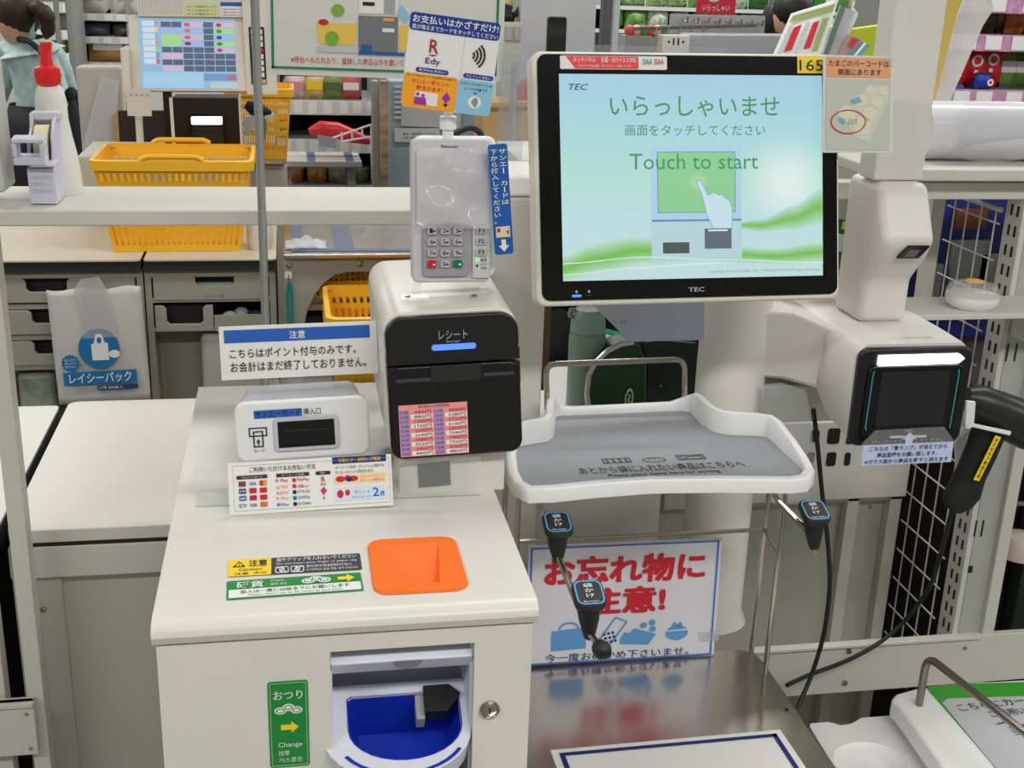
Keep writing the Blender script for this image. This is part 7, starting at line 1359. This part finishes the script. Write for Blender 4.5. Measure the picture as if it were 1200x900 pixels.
# ------------------------------------------------------------------ thermos, green case, ledge under the monitor
lz = at(680, 478, Y=1.72).z
m = MB(); m.box(at(640, 460, Y=1.7).x - 0.03, at(830, 460, Y=1.7).x, 1.61, 1.95, lz - 0.02, lz); m.box(0.36, 0.40, 1.7, 1.9, 0, lz - 0.02); tag(m.build('inner_ledge', PUREW), 'white ledge seen through the gap under the monitor', 'ledge')
th = thing('thermos', 'pale green-grey thermos bottle standing behind the bagging tray', 'thermos', at(687, 470, Y=1.70))
c = at(687, 420, Y=1.70); rr = (at(708, 420, Y=1.70).x - at(666, 420, Y=1.70).x) / 2; ztop = at(687, 361, Y=1.70).z
THM = M('sage_green_thermos', (128, 152, 140), 0.35); hT = ztop - lz
m = MB(); m.lathe((c.x, 1.70, lz), [(rr * 0.92, 0), (rr * 1.02, 0.006), (rr, 0.02), (rr, hT * 0.72), (rr * 0.97, hT * 0.78)], 28); m.build('body', THM, th, smooth=True)
m = MB(); m.lathe((c.x, 1.70, lz + hT * 0.785), [(rr * 0.97, 0), (rr * 0.93, hT * 0.10), (rr * 0.80, hT * 0.19), (rr * 0.7, hT * 0.21), (0, hT * 0.215)], 28); m.build('lid', M('sage_green_lid', (138, 162, 150), 0.35), th, smooth=True)
m = MB(); m.tube([V((c.x - rr * 0.75, 1.70, lz + hT * 0.98)), V((c.x - rr * 1.05, 1.695, lz + hT * 1.0)), V((c.x - rr * 1.1, 1.695, lz + hT * 0.94)), V((c.x - rr * 0.85, 1.70, lz + hT * 0.92))], 0.003, 8, 0.003); m.build('carry_loop', THM, th, smooth=True)
gc = thing('green_case', 'dark green round-topped case with silver rim behind the wire loop', 'case', at(745, 475, Y=1.66))
q = [(690, 478), (688, 462), (690, 440), (698, 424), (712, 411), (728, 403), (742, 401), (752, 408), (757, 425), (757, 478)]
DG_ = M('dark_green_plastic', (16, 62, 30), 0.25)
m = MB(); m.prism([at(x, y, Y=1.66) for x, y in q], (0, 0.05, 0)); m.build('shell', DG_, gc, bevel=0.003)
m = MB(); m.tube([at(x, y, Y=1.655) for x, y in q[:7]], 0.0042, 8); m.build('silver_rim', M('silver_rim', (190, 192, 194), 0.25, 0.8), gc, smooth=True)
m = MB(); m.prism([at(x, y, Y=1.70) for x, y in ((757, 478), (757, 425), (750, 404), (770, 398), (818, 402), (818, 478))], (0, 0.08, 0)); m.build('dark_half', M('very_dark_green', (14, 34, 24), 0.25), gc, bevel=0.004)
g = fr((732, 455), (742, 455), (742, 478), (732, 478), dict(Y=1.658), dict(Y=1.658)); ink(g, [disc(0.5, 0.5, 0.5, 0.5, 20)], LTGREY, gc, 'oval_badge', n=0.001); ink(g, [disc(0.5, 0.5, 0.35, 0.38, 16)], DG_, gc, 'oval_badge', n=0.0014); ink(g, stroke([(0.35, 0.3), (0.6, 0.4), (0.35, 0.6), (0.65, 0.7)], 0.08, 0.5), LTGREY, gc, 'oval_badge', n=0.0018)
c = at(774, 452, Y=1.695); m = MB(); m.lathe(c, [(0.0025, 0), (0.002, 0.002), (0, 0.0025)], 10, (0, -1, 0)); m.build('stud', M('green_stud', (90, 150, 100), 0.3), gc)
m = MB(); m.tube([at(745, 405, Y=1.69), at(765, 392, Y=1.70), at(790, 395, Y=1.72), at(808, 404, Y=1.73)], 0.004, 8, 0.02); m.build('strap_wire', SOFTB, gc)
m = MB(); m.prism([at(x, y, Y=1.95) for x, y in ((690, 385), (735, 395), (748, 430), (690, 425))], (0, 0.03, 0)); gcl = tag(m.build('green_basket_edge', M('mint_green_plastic', (40, 150, 120), 0.4)), 'mint green plastic bin edge between thermos and monitor bracket', 'bin')
for i in range(4): m = MB(); m.cyl(at(706, 392 + 7 * i, Y=1.945), at(742, 400 + 7 * i, Y=1.945), 0.002, seg=6); m.build('rib', M('pale_mint', (150, 210, 190), 0.4), gcl)
m = MB(); m.prism([at(x, y, Y=1.94) for x, y in ((707, 392), (714, 394), (716, 404), (709, 402))], (0, 0.002, 0)); m.build('sticker', PAPER, gcl)
# dark backdrop cabinet inside the gap
m = MB(); m.box(0.33, 0.85, 2.02, 2.5, 0, 1.15); dk = tag(m.build('dark_cabinet', M('dark_navy_brown', (30, 34, 40), 0.6, noise=0.4, scale=9)), 'dark cabinet behind the gap under the monitor', 'cabinet')
m = MB(); q0 = at(638, 400, Y=1.62); m.box(q0.x - 0.002, q0.x + 0.008, 1.62, 1.63, 0.93, 1.15); m.build('brown_edge', M('brown_edge', (96, 74, 56), 0.6), dk)
m = MB(); c = at(652, 425, Y=2.0); m.ell((c.x, 2.0, c.z), 0.04, 0.015, 0.10, 14, 10); m.build('chair_back', SOFTB, dk, smooth=True)
# clear bag hanging under the scanner arm
m = MB(); q = [at(x, y, Y=1.47) for x, y in ((893, 452), (918, 450), (945, 458), (951, 495), (955, 545), (948, 592), (905, 590), (898, 540), (892, 500))]; m.prism(q, (0, 0.006, 0)); tag(m.build('clear_bag', FILM), 'clear plastic bag hanging under the scanner arm', 'plastic bag')
# dark green and yellow magazines seen between monitor and column
f = fr((982, 255), (1004, 262), (990, 352), (968, 350), dict(Y=1.95), dict(Y=1.93)); mg = thing('magazine', 'green and white magazine glimpsed between monitor and camera column', 'magazine', f.p(0.5, 1)); m = MB(); m.fbox(f, -0.3, 0, 1.0, 1.6, -0.01, 0); m.build('cover', M('magazine_green', (20, 110, 70), 0.5), mg); patch(f, -0.2, 0.18, 1, 0.4, PAPER, mg, 'white_band', n=0.001); patch(f, 0.1, 0.02, 1, 0.12, YEL, mg, 'yellow_title', n=0.001); patch(f, -0.2, 0.62, 1, 0.8, LTGREY, mg, 'grey_band', n=0.001)
f = fr((890, 352), (975, 362), (978, 392), (895, 380), dict(Y=1.90), dict(Y=1.85)); lv = thing('leaflet_pile', 'pile of white and green leaflets behind the scanner arm', 'leaflets', f.p(0.5, 1)); m = MB(); m.fbox(f, 0, 0, 1.3, 2, -0.03, 0); m.build('pile', PAPER, lv); patch(f, 0.55, 0.0, 1.2, 0.6, M('magazine_green', (0, 0, 0)), lv, 'green_cover', n=0.001); patch(f, 0.1, 0.1, 0.3, 0.5, INK, lv, 'black_mark', n=0.001)
m = MB(); m.box(0.72, 1.0, 1.86, 2.0, 0.0, 0.93); tag(m.build('leaflet_stand', CREAM), 'cream stand behind the scanner arm', 'stand')

# ================================================================== snack shelf at upper right
S5, xa, xb, zs = shelf_unit('snack_shelf', 'snack shelf with pink price rails at the upper right', 2.9, 1085, 1330, [-3, 42, 107], M('grey_green_back', (136, 142, 130), 0.6), 0.40, 0, -90, M('pink_price_rail', (202, 146, 184), 0.5, noise=0.25, scale=60), None, 8, 0.04)
RB = M('red_snack_film', (220, 30, 48), 0.25)
for i, (px_, py_, w_, h_, lb_, tlt) in enumerate(((1112, 113, 0.085, 0.105, 'leftmost red snack bag on the lower snack shelf', 0.15), (1128, 112, 0.085, 0.118, 'second red snack bag on the lower snack shelf', 0.05), (1143, 110, 0.08, 0.125, 'tallest red snack bag on the lower snack shelf', -0.1), (1159, 108, 0.07, 0.115, 'narrow red snack bag on the lower snack shelf, farthest right', -0.2))):
    c = at(px_, py_, Y=2.95 + 0.05 * i); o = pack('snack_bag', lb_, 'snack bag', c.x, 2.95 + 0.03 * i, zs[2] + 0.001, w_, h_, 0.05, RB, 'red snack bags', rot=tlt)
    g = Frame((c.x - 0.018, 2.95 + 0.03 * i - 0.027, zs[2] + h_ * 0.72), (1, 0, tlt), (0, 0, -1), 0.036, 0.034); ink(g, [disc(0.5, 0.5, 0.45, 0.45, 14)], PAPER, o, 'round_print', n=0.0); ink(g, [disc(0.5, 0.5, 0.28, 0.28, 12)], RB, o, 'round_print', n=0.0006); ink(g, [disc(0.45, 1.3, 0.18, 0.16, 10)], PAPER, o, 'round_print', n=0.0004)
    patch(g, 0.1, 2.0, 0.8, 2.5, M('snack_blue_print', (50, 80, 150), 0.4), o, 'blue_print', n=0.0)
c = at(1156, 112, Y=2.9); o = pack('snack_bag', 'blue snack bag lying before the red bags', 'snack bag', c.x, 2.93, zs[2] + 0.001, 0.045, 0.04, 0.03, M('blue_snack_film', (30, 60, 160), 0.3), None, None); g = Frame((c.x + 0.004, 2.913, zs[2] + 0.028), (1, 0, 0), (0, 0, -1), 0.018, 0.018); ink(g, [disc(0.5, 0.5, 0.5, 0.5, 12)], PAPER, o, 'round_print'); ink(g, [disc(0.5, 0.5, 0.25, 0.25, 10)], RED, o, 'round_print', n=0.0012)
for i, (px_, c_, lb_) in enumerate(((1178, (120, 160, 70), 'green snack pack on the lower snack shelf, beside the red bags'), (1196, (96, 130, 60), 'dark green snack pack at the right of the lower snack shelf'))):
    c = at(px_, 108, Y=3.0); pack('snack_pack', lb_, 'snack pack', c.x, 3.02, zs[2] + 0.001, 0.06, 0.085, 0.04, M('gsnack_%d' % i, c_, 0.3), None, PAPER)
for i in range(7):
    c = at(1120 + i * 17, 40, Y=3.0); pack('dried_snack_pack', ['first', 'second', 'third', 'fourth', 'fifth', 'sixth', 'seventh'][i] + ' dried snack pack from the left on the upper snack shelf', 'snack pack', c.x, 3.0 + 0.02 * (i % 2), zs[1] + 0.001, 0.06, 0.085, 0.04, M('dried_snack_%d' % (i % 3), [(120, 70, 34), (190, 110, 50), (70, 62, 36)][i % 3], 0.3, noise=0.5, scale=40), 'dried snack packs on the upper shelf')
# paper and film bag rack left of the snack shelf
def slant(name, label, cat, px, Ya, mat, d=0.01):
    q = [at(x, y, Y=Ya) for x, y in px]; min(q, key=lambda p: p.z).z = 1.2585; m = MB(); m.prism(q, (0, d, 0)); return tag(m.build(name, mat), label, cat)
slant('yellow_folder', 'yellow folder leaning behind the camera column', 'folder', ((1110, -40), (1142, -40), (1120, 22), (1092, 100), (1090, 60)), 1.76, M('mustard_yellow', (206, 180, 90), 0.5))
slant('film_envelope', 'translucent plastic sleeve leaning beside the yellow folder', 'plastic sleeve', ((1150, -40), (1165, 10), (1152, 30), (1097, 118), (1100, 75), (1122, 20)), 1.785, clear('frosted_sleeve', (0.85, 0.84, 0.83), 0.6, 0.25))
# dark things low at the right edge
m = MB(); q = [at(x, y, Y=1.95) for x, y in ((1140, 470), (1330, 470), (1330, 700), (1140, 700))]
m = MB(); m.box(1.20, 2.2, 1.66, 1.69, 0, 0.84); tag(m.build('dark_green_curtain', M('dark_green_cloth', (24, 36, 28), 0.7, noise=0.3, scale=12)), 'dark green panel at the right edge beside the post', 'panel')
m = MB(); m.cyl(at(1192, 590, Y=1.60), at(1240, 590, Y=1.60), 0.004, seg=8); tag(m.build('steel_rod', CHROME), 'short steel rod sticking out at the right edge', 'rod')
c = at(1200, 640, Y=1.62); m = MB(); m.lathe((c.x, 1.63, c.z - 0.02), [(0.035, 0), (0.034, 0.02), (0.026, 0.034), (0.0, 0.04)], 18); tag(m.build('pale_cap', M('pale_beige', (200, 184, 168), 0.5), smooth=True), 'pale rounded cap low at the right edge', 'cap')
c = at(1165, 772, Y=1.62); m = MB(); m.ell((c.x + 0.01, 1.625, c.z), 0.018, 0.012, 0.024); tag(m.build('yellow_tag', M('dull_yellow', (170, 130, 60), 0.5), smooth=True), 'dull yellow object by the foot of the corner post', 'tag')
